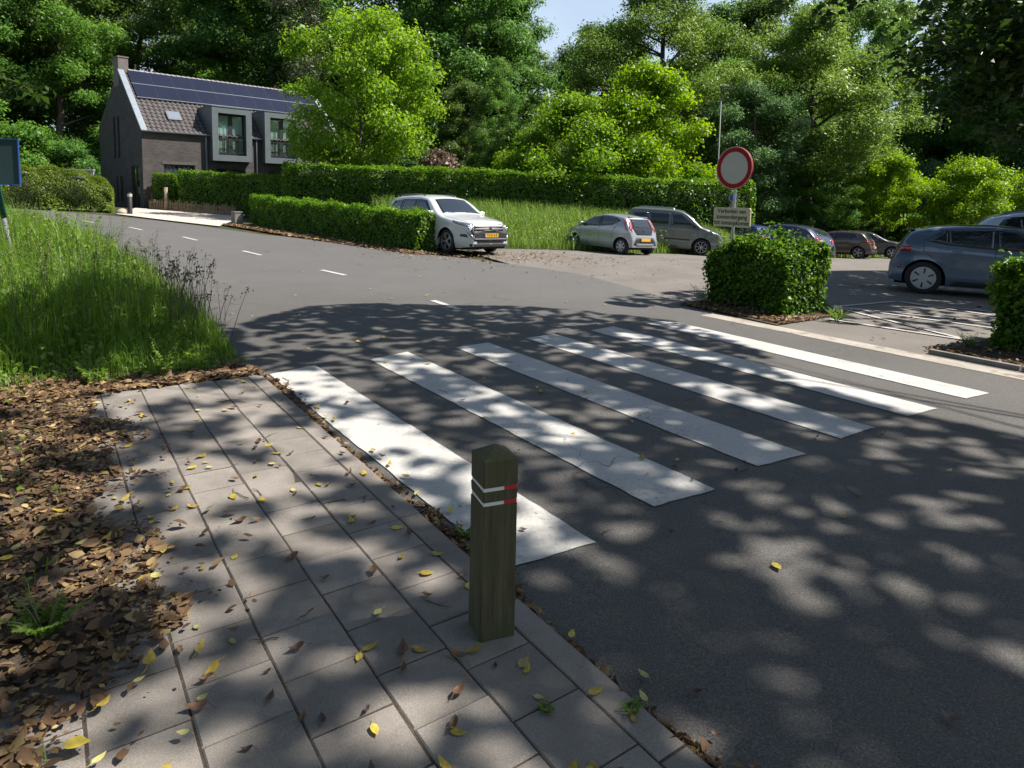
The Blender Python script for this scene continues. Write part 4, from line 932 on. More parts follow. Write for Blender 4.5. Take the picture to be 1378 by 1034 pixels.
def blue_grey_hatch():
    sp = dict(L=4.26, W=1.81, H=1.57, wb=2.77, fo=0.82, R=0.355, belt=lambda x: 0.93 + 0.055 * max(0, x - 1.0), cf=0.28, cr=0.17, tumble=0.25, rim='disc6', rim_mat=plain('pale_wheel_cover', (0.42, 0.42, 0.43), 0.45, metal=0.1), crown=0.045,
              prof=[(0, 0.55), (0.04, 0.72), (0.15, 0.84), (0.45, 0.95), (0.8, 1.06), (1.2, 1.26), (1.6, 1.45), (1.95, 1.54), (2.4, 1.57), (3.0, 1.555), (3.5, 1.50), (3.82, 1.43), (3.93, 1.36), (4.05, 1.12), (4.15, 0.98), (4.21, 0.8), (4.26, 0.62), (4.25, 0.42)])
    h = math.atan2(-0.50, 0.866); sc = 0.94
    paint = car_paint('blue_grey_car_paint', (0.095, 0.135, 0.20), 0.35, 0.28)
    c = Car('parked_car', 'large blue grey hatchback with pale slotted wheel covers in the shade at the right', sp, paint, centre_from_wheel(8.57, 13.75, h, sp, 'rear', -1, sc), h, sc)
    c.panel('windscreen', 'T', [(0.86, -0.68), (0.86, 0.68), (1.7, 0.55), (1.7, -0.55)], SCREEN)
    c.panel('side_window', 'S', [(1.35, 1.04), (2.27, 1.07), (2.29, 1.42), (1.95, 1.41)], GLASS); c.panel('side_window', 'S', [(2.38, 1.07), (3.14, 1.115), (3.17, 1.41), (2.37, 1.43)], GLASS); c.panel('side_window', 'S', [(3.19, 1.12), (3.52, 1.18), (3.26, 1.385), (3.205, 1.40)], GLASS)
    c.panel('window_surround', 'S', [(1.28, 1.02), (2.3, 1.045), (3.2, 1.095), (3.57, 1.17), (3.26, 1.41), (2.3, 1.45), (1.92, 1.43)], GLOSS, 0.0025)
    c.panel('roof_panel', 'T', [(1.72, -0.52), (1.72, 0.52), (3.7, 0.5), (3.7, -0.5)], GLOSS, 0.004)
    c.panel('rear_window', 'B', [(-0.55, 1.08), (0.55, 1.08), (0.50, 1.36), (-0.50, 1.36)], GLASS, 0.008); c.panel('tailgate', 'B', [(-0.68, 1.0), (0.68, 1.0), (0.60, 1.38), (-0.60, 1.38)], GLOSS, 0.004)
    c.panel('tail_light', 'S', [(3.86, 0.935), (4.15, 0.92), (4.10, 1.04), (3.84, 1.045)], LAMP_R, 0.012); c.panel('tail_light', 'B', [(0.35, 0.9), (0.76, 0.9), (0.76, 1.02), (0.35, 1.0)], LAMP_R, 0.010, both=True)
    c.bar('spoiler', 'B', -0.56, 0.56, 1.39, 1.43, 0.12, GLOSS, 0.015)
    c.seams([[(1.32, 0.4), (1.32, 1.02)], [(2.33, 0.35), (2.33, 1.43)], [(3.62, 1.16), (3.62, 0.95), (3.2, 0.62)], [(3.62, 1.16), (3.28, 1.42)]]); c.handles([(2.12, 0.92), (3.0, 0.97)]); c.mirrors(1.40, 1.03, GLOSS)
    c.panel('sill_trim', 'S', [(1.3, 0.225), (3.1, 0.225), (3.05, 0.33), (1.35, 0.33)], PLASTIC, 0.006); c.panel('bumper_insert', 'B', [(-0.66, 0.36), (0.66, 0.36), (0.62, 0.52), (-0.62, 0.52)], PLASTIC, 0.006)
    c.plate('B', 0.72); c.panel('reflector', 'S', [(4.02, 0.55), (4.10, 0.55), (4.10, 0.60), (4.02, 0.60)], LAMP_R, 0.006)
    c.panel('headlight', 'S', [(0.08, 0.66), (0.12, 0.76), (0.6, 0.88), (0.5, 0.8)], LAMP_G); c.line('crease', 'R', [(1.0, 0.86), (3.6, 0.93)], 0.006, PLASTIC, 0.001)
white_suv(); silver_hatch(); green_van(); blue_grey_hatch()
hB = math.atan2(0.78, -0.63)
hatch_car('dark blue hatchback half hidden behind the cream text plate', car_paint('dark_blue_car_paint', (0.018, 0.03, 0.13), 0.4), xy_loc(10.35, 31.0), hB, 0.97)
SUV = dict(L=4.6, W=1.87, H=1.62, wb=2.9, fo=0.86, R=0.36, belt=1.0, cf=0.28, cr=0.16, tumble=0.26, rim='twin5',
           prof=[(0, 0.6), (0.04, 0.78), (0.2, 0.92), (0.6, 1.02), (1.15, 1.1), (1.5, 1.3), (1.9, 1.5), (2.3, 1.6), (2.8, 1.62), (3.5, 1.57), (4.0, 1.45), (4.25, 1.26), (4.42, 1.08), (4.52, 0.95), (4.58, 0.75), (4.6, 0.5)])
hS = math.atan2(0.80, -0.60)
hatch_car('slate grey SUV with dark windows and rear light bar behind the box hedge', car_paint('slate_car_paint', (0.045, 0.05, 0.085), 0.35), xy_loc(12.55, 31.0), hS, 0.97, sp=SUV)
hD = math.atan2(0.62, -0.78)
hatch_car('brown hatchback parked in the sun past the box hedge', car_paint('brown_car_paint', (0.085, 0.062, 0.052), 0.45), centre_from_wheel(18.1, 34.6, hD, HATCH, 'rear', 1, 0.97), hD, 0.97)
hF = math.atan2(-0.45, 0.89)
hatch_car('dark grey saloon car with its nose to the right behind the brown hatchback', car_paint('graphite_car_paint', (0.045, 0.05, 0.055), 0.4), centre_from_wheel(21.0, 36.6, hF, HATCH, 'front', -1, 1.0), hF, 1.0)
h9 = math.atan2(-0.50, 0.866)
hatch_car('pale blue tall car with black roof rails behind the large blue grey hatchback', car_paint('pale_blue_car_paint', (0.42, 0.50, 0.60), 0.2), xy_loc(15.1, 17.6), h9, 1.22, sp=SUV, rails=True)
# ------------------------------------------------------------------ house
def house():
    C0 = Vector((-20.907, 37.690, 0.843 - 0.1)); ph = 0.782
    t = thing('brick_house', 'dark brick house with solar panels, tiled roof and two boxed dormer windows', 'house', C0, ph)
    L, HE, RUN, HR, DEP = 12.73, 4.48, 4.08, 8.24, 8.9
    ZINC = plain('zinc_cladding', (0.115, 0.135, 0.145), 0.55, metal=0.2, var=0.12, scale=2.5)
    ZINC_P = plain('pale_zinc', (0.24, 0.27, 0.30), 0.45, metal=0.3, var=0.1, scale=3)
    FRAME = plain('anthracite_frame', (0.022, 0.024, 0.027), 0.45); PANE = glass_mat('window_pane', (0.012, 0.016, 0.018))
    CURT = plain('curtain', (0.72, 0.78, 0.72), 0.85, var=0.3, scale=14)
    TILE = plain('roof_tile', (0.072, 0.062, 0.060), 0.7, var=0.3, scale=3.5); RIDGE = plain('ridge_tile', (0.22, 0.20, 0.195), 0.7, var=0.2, scale=4)
    def wall(pts, uvaxes, name='wall', hole=None):
        me = bpy.data.meshes.new(name); bm = bmesh.new(); uvl = bm.loops.layers.uv.new('UVMap')
        for poly in pts:
            f = bm.faces.new([bm.verts.new(p) for p in poly])
            for l in f.loops: l[uvl].uv = (l.vert.co @ Vector(uvaxes[0]), l.vert.co @ Vector(uvaxes[1])) if False else (sum(a * b for a, b in zip(l.vert.co, uvaxes[0])), l.vert.co.z)
        if name == 'wall':
            hc = Vector((L / 2, DEP / 2, 3)); bm.normal_update(); bmesh.ops.reverse_faces(bm, faces=[f for f in bm.faces if f.normal.dot(f.calc_center_median() - hc) < 0 and f.calc_area() > .3])
        bm.to_mesh(me); bm.free(); me.materials.append(M['brick']); return mesh_obj(name, me, t)
    # walls are 0.3 m slabs: outer skin with reveals around the openings
    def facade(name, axis_, openings, u0, u1, z0, z1, plane, out, top=None):
        "rectangular wall with rectangular openings, reveals 0.16 deep"
        us = sorted({u0, u1, *[o[0] for o in openings], *[o[1] for o in openings]}); zs = sorted({z0, z1, *[o[2] for o in openings], *[o[3] for o in openings]})
        def P(u, z, d=0.0): return (u, plane - out * d, z) if axis_ == 'x' else (plane - out * d, u, z)
        polys = []
        for a, b in zip(us[:-1], us[1:]):
            for c, d in zip(zs[:-1], zs[1:]):
                if any(o[0] <= a and b <= o[1] and o[2] <= c and d <= o[3] for o in openings): continue
                polys.append([P(a, c), P(b, c), P(b, d), P(a, d)])
        if top: polys.append([P(*q) for q in top])
        D = 0.16
        for o in openings:
            a, b, c, d = o[:4]
            polys += [[P(a, c), P(a, d), P(a, d, D), P(a, c, D)], [P(b, c), P(b, c, D), P(b, d, D), P(b, d)], [P(a, d), P(b, d), P(b, d, D), P(a, d, D)], [P(a, c), P(a, c, D), P(b, c, D), P(b, c)]]
        return wall(polys, ((1, 1, 0), (0, 0, 1)), name)
    z0 = -0.6
    fo = [(1.10, 2.82, 0.1, 2.62), (4.05, 5.85, 0.1, 2.55), (7.3, 9.1, 0.1, 2.55)]
    facade('wall', 'x', fo, 0, L, z0, HE, 0.0, -1)
    gd = [(0.68, 2.2, 0.02, 2.52), (4.28, 4.72, 3.05, 5.6), (5.15, 5.62, 3.05, 5.6), (4.0, 4.5, 0.4, 1.95), (4.95, 5.3, 0.4, 1.95)]
    facade('wall', 'y', [o for o in gd if o[3] < 2.9], 0, DEP, z0, 2.9, 0.0, -1)
    facade('wall', 'y', [o for o in gd if o[3] > 2.9], 1.3, 8.2, 2.9, 5.65, 0.0, -1)
    wall([[(0, 0, 2.9), (0, 1.3, 2.9), (0, 1.3, 5.65), (0, 0, HE)], [(0, 8.2, 2.9), (0, DEP, 2.9), (0, DEP, 5.2), (0, 8.2, 5.65)], [(0, 1.3, 5.65), (0, 8.2, 5.65), (0, RUN + .4, HR - .1), (0, RUN, HR - .05)]], ((0, 1, 0), (0, 0, 1)))
    wall([[(L, 0, z0), (L, DEP, z0), (L, DEP, HE + .7), (L, RUN + .4, HR - .1), (L, RUN, HR - 0.05), (L, 0, HE)]], ((0, 1, 0), (0, 0, 1)))
    wall([[(0, DEP, z0), (L, DEP, z0), (L, DEP, 5.2), (0, DEP, 5.2)]], ((1, 0, 0), (0, 0, 1)))
    def win(a, b, c, d, axis_='x', mull=1, name='window', curtain=False, depth=0.13):
        mb = MB(); w = 0.09
        def bx(m, u0, u1, z0_, z1_, d0, d1, mi=0):
            if axis_ == 'x': m.box(u0, u1, d0, d1, z0_, z1_, mi)
            else: m.box(d0, d1, u0, u1, z0_, z1_, mi)
        e = 0.003
        a, b, c, d = a + e, b - e, c + e, d - e
        bx(mb, a, a + w, c, d, depth - 0.06, depth); bx(mb, b - w, b, c, d, depth - 0.06, depth); bx(mb, a + w + .001, b - w - .001, d - w, d, depth - 0.06, depth); bx(mb, a + w + .001, b - w - .001, c, c + w, depth - 0.06, depth)
        for i in range(mull):
            m_ = a + (b - a) * (i + 1) / (mull + 1); bx(mb, m_ - 0.07, m_ + 0.07, c + w + .001, d - w - .001, depth - 0.065, depth - .001)
        f = mb.build(name, FRAME, t); mb = MB(); bx(mb, a + w, b - w, c + w, d - w, depth - 0.03, depth - 0.022); mb.build('pane', PANE, f)
        return f
    win(1.10, 2.82, 0.1, 2.62); win(4.05, 5.85, 0.1, 2.55); win(7.3, 9.1, 0.1, 2.55)
    mb = MB(); mb.box(1.0, 2.92, -0.025, 0.0, 2.623, 2.78); mb.build('lintel', M['brick'] if False else plain('soldier_course', (0.09, 0.078, 0.07), 0.85, var=0.3, scale=12), t)
    win(4.28, 4.72, 3.05, 5.6, 'y', 0); win(5.15, 5.62, 3.05, 5.6, 'y', 0); win(4.0, 4.5, 0.4, 1.95, 'y', 0); win(4.95, 5.3, 0.4, 1.95, 'y', 0)
    dr = win(0.68, 2.2, 0.02, 2.52, 'y', 1, 'door')
    mb = MB(); mb.box(0.05, 0.09, 1.2, 1.26, 0.9, 1.3); mb.build('handle', CHROME, dr)
    # roof: front slope as corrugated pantiles, back slope plain
    sl = Vector((0, RUN, HR - HE)); SL = sl.length; sd = sl / SL; nr = Vector((0, -sd.z, sd.y))
    def RP(s, r, h=0.0): return Vector((s, 0, HE)) + sd * r + nr * h
    mb = MB(); nx_, ny_ = 12 * 43, 17
    course = (SL + 0.12) / ny_; vs = []; fs = []
    xsn = np.linspace(0.26, L - 0.26, 43 * 6 + 1)
    for j in range(ny_):
        for e_, lift in ((0.0, 0.055), (1.0, 0.02)):
            for i, x in enumerate(xsn):
                hgt = 0.035 * math.sin(i * math.pi / 3) + 0.03
                vs.append(RP(x, -0.12 + course * (j + e_) * 1.0 + (0.015 if e_ else 0), hgt + lift))
    n = len(xsn)
    for j in range(ny_ * 2 - 1):
        for i in range(n - 1): fs.append((j * n + i, j * n + i + 1, (j + 1) * n + i + 1, (j + 1) * n + i))
    mb.add(vs, fs); roof = mb.build('roof', TILE, t)
    mb = MB(); top = Vector((0, RUN + 0.4, HR)); mb.poly([(0, RUN, HR - 0.02), (L, RUN, HR - 0.02), (L, DEP + 0.15, 5.0), (0, DEP + 0.15, 5.0)]); mb.build('rear_roof', TILE, t)
    mb = MB(); k = 40
    for i in range(k):
        a = 0.2 + (L - 0.4) * i / k; b = a + (L - 0.4) / k - 0.012
        mb.tube([(a, RUN + 0.04, HR + 0.06), (b, RUN + 0.04, HR + 0.045)], [0.13, 0.105], 10)
    mb.build('ridge', RIDGE, roof)
    # pale verge flashing on both gables
    for x0, x1 in ((-0.06, 0.26), (L - 0.26, L + 0.06)):
        mb = MB(); P = [RP(x0, -0.15, 0.02), RP(x1, -0.15, 0.02), RP(x1, SL + 0.02, 0.02), RP(x0, SL + 0.02, 0.02)]; Q = [p + nr * 0.1 for p in P]
        mb.add(P + Q, [(0, 1, 2, 3), (4, 5, 6, 7), (0, 1, 5, 4), (1, 2, 6, 5), (2, 3, 7, 6), (3, 0, 4, 7)]); mb.build('verge_flashing', ZINC_P, roof)
    mb = MB(); mb.box(-0.02, 0.52, RUN - 0.1, RUN + 1.0, HR - 0.9, HR + 0.78); mb.box(-0.05, 0.55, RUN - 0.13, RUN + 1.03, HR + 0.781, HR + 0.86)
    ch = mb.build('chimney', plain('chimney_brick', (0.17, 0.14, 0.125), 0.85, var=0.3, scale=9), t)
    mb = MB(); mb.tube([(1.0, RUN + 0.3, HR), (1.0, RUN + 0.3, HR + 0.55)], 0.06, 8); mb.build('flue_pipe', FRAME, roof)
    # solar panels: two rows
    PVM = plain('solar_cell', (0.012, 0.014, 0.028), 0.2, spec=0.5, coat=0.15, var=0.15, scale=0.6); PVF = plain('panel_frame', (0.04, 0.045, 0.06), 0.4, metal=0.5)
    np_ = 10; wpv = (L - 0.75) / np_
    for r0, r1 in ((2.86, 4.14), (4.19, 5.45)):
        for i in range(np_):
            a = 0.40 + i * wpv + 0.008; b = 0.40 + (i + 1) * wpv - 0.008
            mb = MB()
            def slabp(a_, b_, r0_, r1_, h0, h1, mi): 
                P = [RP(a_, r0_, h0), RP(b_, r0_, h0), RP(b_, r1_, h0), RP(a_, r1_, h0)]; Q = [p + nr * (h1 - h0) for p in P]
                mb.add(P + Q, [(0, 1, 2, 3), (4, 5, 6, 7), (0, 1, 5, 4), (1, 2, 6, 5), (2, 3, 7, 6), (3, 0, 4, 7)], mi)
            slabp(a, b, r0, r1, 0.14, 0.18, 1); slabp(a + 0.018, b - 0.018, r0 + 0.018, r1 - 0.018, 0.1805, 0.183, 0)
            mb.build('solar_panel', [PVM, PVF], t)
    mb = MB()
    for r in (2.84, 4.165):
        P = [RP(0.38, r - 0.022, 0.1), RP(L - 0.33, r - 0.022, 0.1), RP(L - 0.33, r + 0.022, 0.1), RP(0.38, r + 0.022, 0.1)]; Q = [p + nr * 0.085 for p in P]
        mb.add(P + Q, [(4, 5, 6, 7), (0, 1, 5, 4), (1, 2, 6, 5), (2, 3, 7, 6), (3, 0, 4, 7)])
    mb.build('panel_rail', plain('pale_rail', (0.2, 0.22, 0.25), 0.4, metal=0.4), t)
    # skylight
    mb = MB(); a, b, r0, r1 = 1.64, 2.42, 0.98, 1.78
    P = [RP(a, r0, 0.02), RP(b, r0, 0.02), RP(b, r1, 0.02), RP(a, r1, 0.02)]; Q = [p + nr * 0.14 for p in P]; mb.add(P + Q, [(4, 5, 6, 7), (0, 1, 5, 4), (1, 2, 6, 5), (2, 3, 7, 6), (3, 0, 4, 7)])
    sk = mb.build('skylight', ZINC, t); mb = MB(); mb.poly([RP(a + .07, r0 + .07, 0.165), RP(b - .07, r0 + .07, 0.165), RP(b - .07, r1 - .07, 0.165), RP(a + .07, r1 - .07, 0.165)]); mb.build('pane', plain('skylight_glass', (0.5, 0.53, 0.56), 0.08, metal=0.7), sk)
    # dormers: zinc boxes standing proud of the facade
    for (a, b, zb, zt) in ((3.72, 6.12, 2.95, 6.16), (6.95, 9.42, 2.95, 6.18)):
        yo = -0.42; fr = 0.36
        mb = MB()
        yb = RUN * (zt - HE) / (HR - HE) + 0.3
        mb.box(a, a + fr, yo, yb, zb, zt); mb.box(b - fr, b, yo, yb, zb, zt); mb.box(a + fr + .001, b - fr - .001, yo, yb, zt - fr, zt); mb.box(a + fr + .001, b - fr - .001, yo, 0.2, zb, zb + fr)
        d = mb.build('dormer', ZINC, t)
        mb = MB(); mb.box(a - .04, b + .04, yo - .03, yb + .05, zt + .002, zt + .05); mb.build('dormer_cap', ZINC, d)
        yi = yo + 0.34; ia, ib, ic, id_ = a + fr, b - fr, zb + fr, zt - fr
        mb = MB(); w = 0.11
        mb.box(ia + .002, ia + w, yi, yi + .07, ic + .002, id_ - .002); mb.box(ib - w, ib - .002, yi, yi + .07, ic + .002, id_ - .002); mb.box(ia + w, ib - w, yi, yi + .07, id_ - w, id_ - .002); mb.box(ia + w, ib - w, yi, yi + .07, ic + .002, ic + w * 1.4)
        mid = (ia + ib) / 2; mb.box(mid - .13, mid + .13, yi - .004, yi + .066, ic + w * 1.4, id_ - w)
        mb.build('window_frame', FRAME, d)
        for u0, u1 in ((ia + w, mid - .13), (mid + .13, ib - w)):
            n_ = 26; mb = MB(); vs = []
            for i in range(n_ + 1):
                u = u0 + (u1 - u0) * i / n_; y = yi + 0.085 + 0.03 * math.sin(i * 1.9) + 0.012 * math.sin(i * 4.3); vs += [(u, y, ic + .1), (u, y, id_ - .1)]
            mb.add(vs, [(2 * i, 2 * i + 2, 2 * i + 3, 2 * i + 1) for i in range(n_)]); mb.build('curtain', CURT, d, smooth=True)
        gl, nt, out = new_mat('dormer_glass'); g1 = N(nt, 'ShaderNodeBsdfGlossy', Roughness=0.03); g2 = N(nt, 'ShaderNodeBsdfTransparent'); g2.inputs[0].default_value = (0.8, 0.88, 0.85, 1); mx = N(nt, 'ShaderNodeMixShader', Fac=0.10)
        nt.links.new(g2.outputs[0], mx.inputs[1]); nt.links.new(g1.outputs[0], mx.inputs[2]); nt.links.new(mx.outputs[0], out.inputs[0])
        mb = MB(); mb.box(ia + w, ib - w, yi + .03, yi + .04, ic + w, id_ - w); mb.build('pane', gl, d)
        mb = MB(); mb.box(ia + .01, ib - .01, yi + 0.45, yi + 0.5, ic, id_); mb.build('dark_backing', WELL, d)  # near-black panel stands in for the unlit space behind the curtains
        mb = MB(); zr = ic + 0.95; mb.box(ia + .005, ib - .005, yo + .1, yo + .13, zr, zr + .04); mb.box(ia + .005, ib - .005, yo + .1, yo + .13, ic + .12, ic + .15)
        for i in range(1, 18): u = ia + (ib - ia) * i / 18; mb.box(u - .007, u + .007, yo + .107, yo + .123, ic + .151, zr - .001)
        mb.build('railing', FRAME, d)
    # gutter and downpipes
    for a, b in ((-0.05, 3.70), (6.14, 6.93), (9.44, L + 0.05)):
        mb = MB(); prof = [(-0.14 + 0.085 * math.cos(q), HE - 0.02 + 0.085 * math.sin(q)) for q in np.linspace(math.pi, 2 * math.pi, 8)]
        mb.prism([(y, z) for y, z in prof] + [(-0.06, HE + .0), (-0.22, HE + .0)][:1], 0, a, b); mb.build('gutter', ZINC_P, t)
    for u in (3.48, 6.55): mb = MB(); mb.tube([(u, -0.10, HE - 0.08), (u, -0.07, HE - 0.25), (u, -0.07, z0)], 0.05, 10); mb.build('downpipe', ZINC_P, t, smooth=True)
    # low annex to the right of the main roof
    facade('annex_wall', 'x', [], L + 0.02, L + 6.5, z0, 2.5, 0.8, -1)
    mb = MB(); P0, P1 = (L + 0.02, 0.6, 2.45), (L + 6.6, 0.6, 2.45); Q0, Q1 = (L + 0.02, 3.6, 4.3), (L + 6.6, 3.6, 4.3)
    vs = []; fs = []; n = 34 * 5 + 1
    for j in range(13):
        f = j / 12
        for lift in (0.05, 0.0):
            for i in range(n):
                x = P0[0] + (P1[0] - P0[0]) * i / (n - 1); vs.append((x, 0.6 + 3.0 * f + 0.01 * (lift == 0), 2.45 + 1.85 * f + lift + 0.035 * math.sin(i * 2 * math.pi / 5)))
    for j in range(25):
        for i in range(n - 1): fs.append((j * n + i, j * n + i + 1, (j + 1) * n + i + 1, (j + 1) * n + i))
    mb.add(vs, fs); mb.build('annex_roof', plain('annex_tile', (0.18, 0.15, 0.145), 0.7, var=0.3, scale=3.5), t)
    wall([[(L + 6.5, 0.8, z0), (L + 6.5, 6, z0), (L + 6.5, 6, 2.5), (L + 6.5, 3.6, 4.25), (L + 6.5, 0.8, 2.5)]], ((0, 1, 0), (0, 0, 1)), 'annex_wall')
house()
# shed roof behind the long hedge
def shed():
    x, y = 8.6, 38.5; z0 = ground_z(x, y)
    t = thing('garden_shed', 'low shed with a grey pitched roof under the bright green tree', 'shed', (x, y, z0), 0.25)
    wd = plain('shed_boards', (0.10, 0.075, 0.055), 0.8, var=0.3, scale=5); rf = plain('shed_roof', (0.22, 0.21, 0.20), 0.85, var=0.25, scale=4)
    H = 3.45 - z0; mb = MB(); mb.box(-1.6, 1.6, 0, 3, -0.3, H - 0.9)
    for i in range(16): mb.box(-1.6 + i * 0.2 + .01, -1.6 + i * 0.2 + .19, -0.02, -0.001, -0.3, H - 0.92)
    w = mb.build('wall', wd, t)
    mb = MB()
    for sg in (-1, 1):
        P = [(0, -0.3, H), (sg * 2.0, -0.3, H - 1.0), (sg * 2.0, 3.3, H - 1.0), (0, 3.3, H)]; mb.add(P + [(p[0], p[1], p[2] + .08) for p in P], [(0, 1, 2, 3), (4, 5, 6, 7), (0, 1, 5, 4), (1, 2, 6, 5), (2, 3, 7, 6), (3, 0, 4, 7)])
    mb.build('roof', rf, t); mb = MB(); mb.box(-0.5, 0.4, -0.05, -0.021, -0.3, H - 1.3); mb.build('door', plain('shed_door', (0.06, 0.05, 0.04), 0.8), t)
shed()
# grey garden wall behind the yew hedge, stone and post at the drive, picket fence
def garden_wall():
    a, b = Vector((-31.5, 35.2)), Vector((-23.6, 37.5)); d = (b - a); L = d.length
    o = thing('garden_wall', 'low smooth grey wall showing above the rounded yew hedge', 'wall', (a.x, a.y, ground_z(a.x, a.y)), math.atan2(d.y, d.x))
    mb = MB(); mb.box(0, L, 0, 0.25, -1, 1.52); mb.build('wall', plain('grey_render', (0.27, 0.255, 0.245), 0.85, var=0.15, scale=2), o)
    mb = MB(); mb.box(-0.03, L + 0.03, -0.04, 0.29, 1.522, 1.60); mb.build('coping', plain('coping', (0.30, 0.29, 0.275), 0.85, var=0.15, scale=3), o)
garden_wall()
def rock(name, label, x, y, r, col):
    bm = bmesh.new(); bmesh.ops.create_icosphere(bm, subdivisions=3, radius=1)
    for v in bm.verts:
        n = v.co.copy(); k = 1 + 0.13 * math.sin(n.x * 3.1 + 1) + 0.1 * math.sin(n.y * 4.3 + n.z * 2) + rnd.uniform(-0.03, 0.03); v.co = Vector((n.x * r[0], n.y * r[1], n.z * r[2])) * k
    me = bpy.data.meshes.new(name); bm.to_mesh(me); bm.free(); me.materials.append(plain(name + '_stone', col, 0.9, var=0.25, scale=8, bump=0.6)); o = mesh_obj(name, me); o.location = (x, y, ground_z(x, y) + r[2] * 0.4); tag(o, label, 'stone'); return o
rock('boulder', 'flat pale stone at the end of the yew hedge by the drive', -18.35, 31.2, (0.34, 0.24, 0.16), (0.36, 0.30, 0.22))
def drive_post(x, y, h, r, label, mat):
    t = thing('marker_post', label, 'post', (x, y, ground_z(x, y)))
    mb = MB(); mb.lathe([(r * 1.1, -0.1), (r, 0.05), (r, h - 0.02), (r * 0.7, h), (0, h + 0.01)], 16); mb.build('shaft', mat, t, smooth=True)
    mb = MB(); mb.lathe([(r * 1.02, h * 0.82), (r * 1.06, h * 0.83), (r * 1.06, h * 0.93), (r * 1.02, h * 0.94)], 16); mb.build('white_band', SIGN_W, t)
drive_post(-18.0, 31.25, 0.98, 0.10, 'short dark post at the drive entrance beside the yew hedge', plain('post_dark', (0.02, 0.02, 0.022), 0.6))
def picket_fence():
    a, b = Vector((-20.35, 37.15)), Vector((-14.9, 35.75)); d = b - a; L = d.length
    t = thing('picket_fence', 'low fence of split wooden pales below the garden hedge of the house', 'fence', (a.x, a.y, ground_z(a.x, a.y)), math.atan2(d.y, d.x))
    wm = plain('split_chestnut', (0.28, 0.20, 0.12), 0.85, var=0.4, scale=7); mb = MB(); x = 0.0
    while x < L:
        wv = rnd.uniform(0.04, 0.07); h = rnd.uniform(0.44, 0.62); dz = ground_z(a.x + d.x * x / L, a.y + d.y * x / L) - ground_z(a.x, a.y)
        y = rnd.uniform(-0.015, 0.015); mb.add([(x, y, dz - 0.1), (x + wv, y, dz - 0.1), (x + wv, y + .03, dz - 0.1), (x, y + .03, dz - 0.1), (x + wv * .3, y, dz + h), (x + wv * .7, y, dz + h), (x + wv * .7, y + .03, dz + h), (x + wv * .3, y + .03, dz + h)],
               [(0, 3, 2, 1), (4, 5, 6, 7), (0, 1, 5, 4), (1, 2, 6, 5), (2, 3, 7, 6), (3, 0, 4, 7)]); x += wv + rnd.uniform(0.02, 0.05)
    mb.build('pales', wm, t)
    mb = MB()
    for z in (0.15, 0.38): mb.tube([(0, 0.05, z), (L * 0.5, 0.05, z + ground_z(*(a + d * 0.5)) - ground_z(*a)), (L, 0.05, z + ground_z(*b) - ground_z(*a))], 0.012, 6)
    mb.build('wire', GALV, t)
    mb = MB(); mb.tube([(1.22, -0.05, -0.2), (1.22, -0.05, 1.2)], [0.11, 0.1], 12); mb.build('post', plain('pale_post', (0.22, 0.165, 0.11), 0.85, var=0.3, scale=9), t, smooth=True)
picket_fence()
def block():
    x, y = -11.75, 28.3; t = thing('stone_block', 'small square concrete block at the left end of the low hedge', 'block', (x, y, ground_z(x, y)), YAW + 0.2)
    mb = MB(); mb.box(-0.18, 0.18, -0.18, 0.18, -0.1, 0.52); mb.build('block', M['kerb'], t, bevel=0.02)
    mb = MB(); mb.box(-0.2, 0.2, -0.2, 0.2, 0.522, 0.57); mb.build('cap', M['kerb'], t, bevel=0.01)
block()
# ------------------------------------------------------------------ vegetation
LM = {}
LM['wood'] = leaf_mat('woodland_leaves', (0.036, 0.090, 0.019), (0.070, 0.165, 0.032), (0.13, 0.25, 0.047), 0.5)
LM['wood2'] = leaf_mat('woodland_leaves_olive', (0.052, 0.10, 0.022), (0.098, 0.18, 0.036), (0.165, 0.25, 0.055), 0.5)
LM['bright'] = leaf_mat('bright_leaves', (0.085, 0.18, 0.012), (0.145, 0.27, 0.018), (0.22, 0.345, 0.03), 0.48, objvar=0.08)
LM['lime'] = leaf_mat('lime_leaves', (0.10, 0.20, 0.008), (0.165, 0.295, 0.012), (0.24, 0.37, 0.022), 0.48, objvar=0.08)
LM['mid'] = leaf_mat('mid_leaves', (0.052, 0.13, 0.020), (0.095, 0.21, 0.032), (0.155, 0.285, 0.046), 0.5, objvar=0.12)
LM['robinia'] = leaf_mat('robinia_leaves', (0.062, 0.120, 0.017), (0.115, 0.205, 0.030), (0.21, 0.30, 0.062), 0.46, objvar=0.1)
LM['grey'] = leaf_mat('grey_green_leaves', (0.045, 0.105, 0.030), (0.082, 0.17, 0.048), (0.17, 0.265, 0.115), 0.4, 0.5, objvar=0.12, spec=0.25)
LM['pine'] = leaf_mat('pine_needles', (0.025, 0.04, 0.014), (0.05, 0.07, 0.025), (0.085, 0.10, 0.04), 0.2, objvar=0.1)
LM['hedge'] = leaf_mat('hedge_leaves', (0.05, 0.125, 0.010), (0.095, 0.21, 0.016), (0.18, 0.30, 0.028), 0.45, 0.4, objvar=0.06)
LM['box'] = leaf_mat('shaded_hedge_leaves', (0.028, 0.075, 0.007), (0.062, 0.148, 0.012), (0.15, 0.27, 0.022), 0.42, 0.42, objvar=0.0, spec=0.3)  # leaf colours lowered to carry the shade on the near hedge fronts
LM['yew'] = leaf_mat('yew_needles', (0.07, 0.115, 0.012), (0.125, 0.19, 0.018), (0.19, 0.245, 0.026), 0.4, objvar=0.05)
LM['shade'] = leaf_mat('maple_leaves_overhead', (0.016, 0.04, 0.006), (0.03, 0.07, 0.01), (0.055, 0.11, 0.014), 0.32, objvar=0.0)
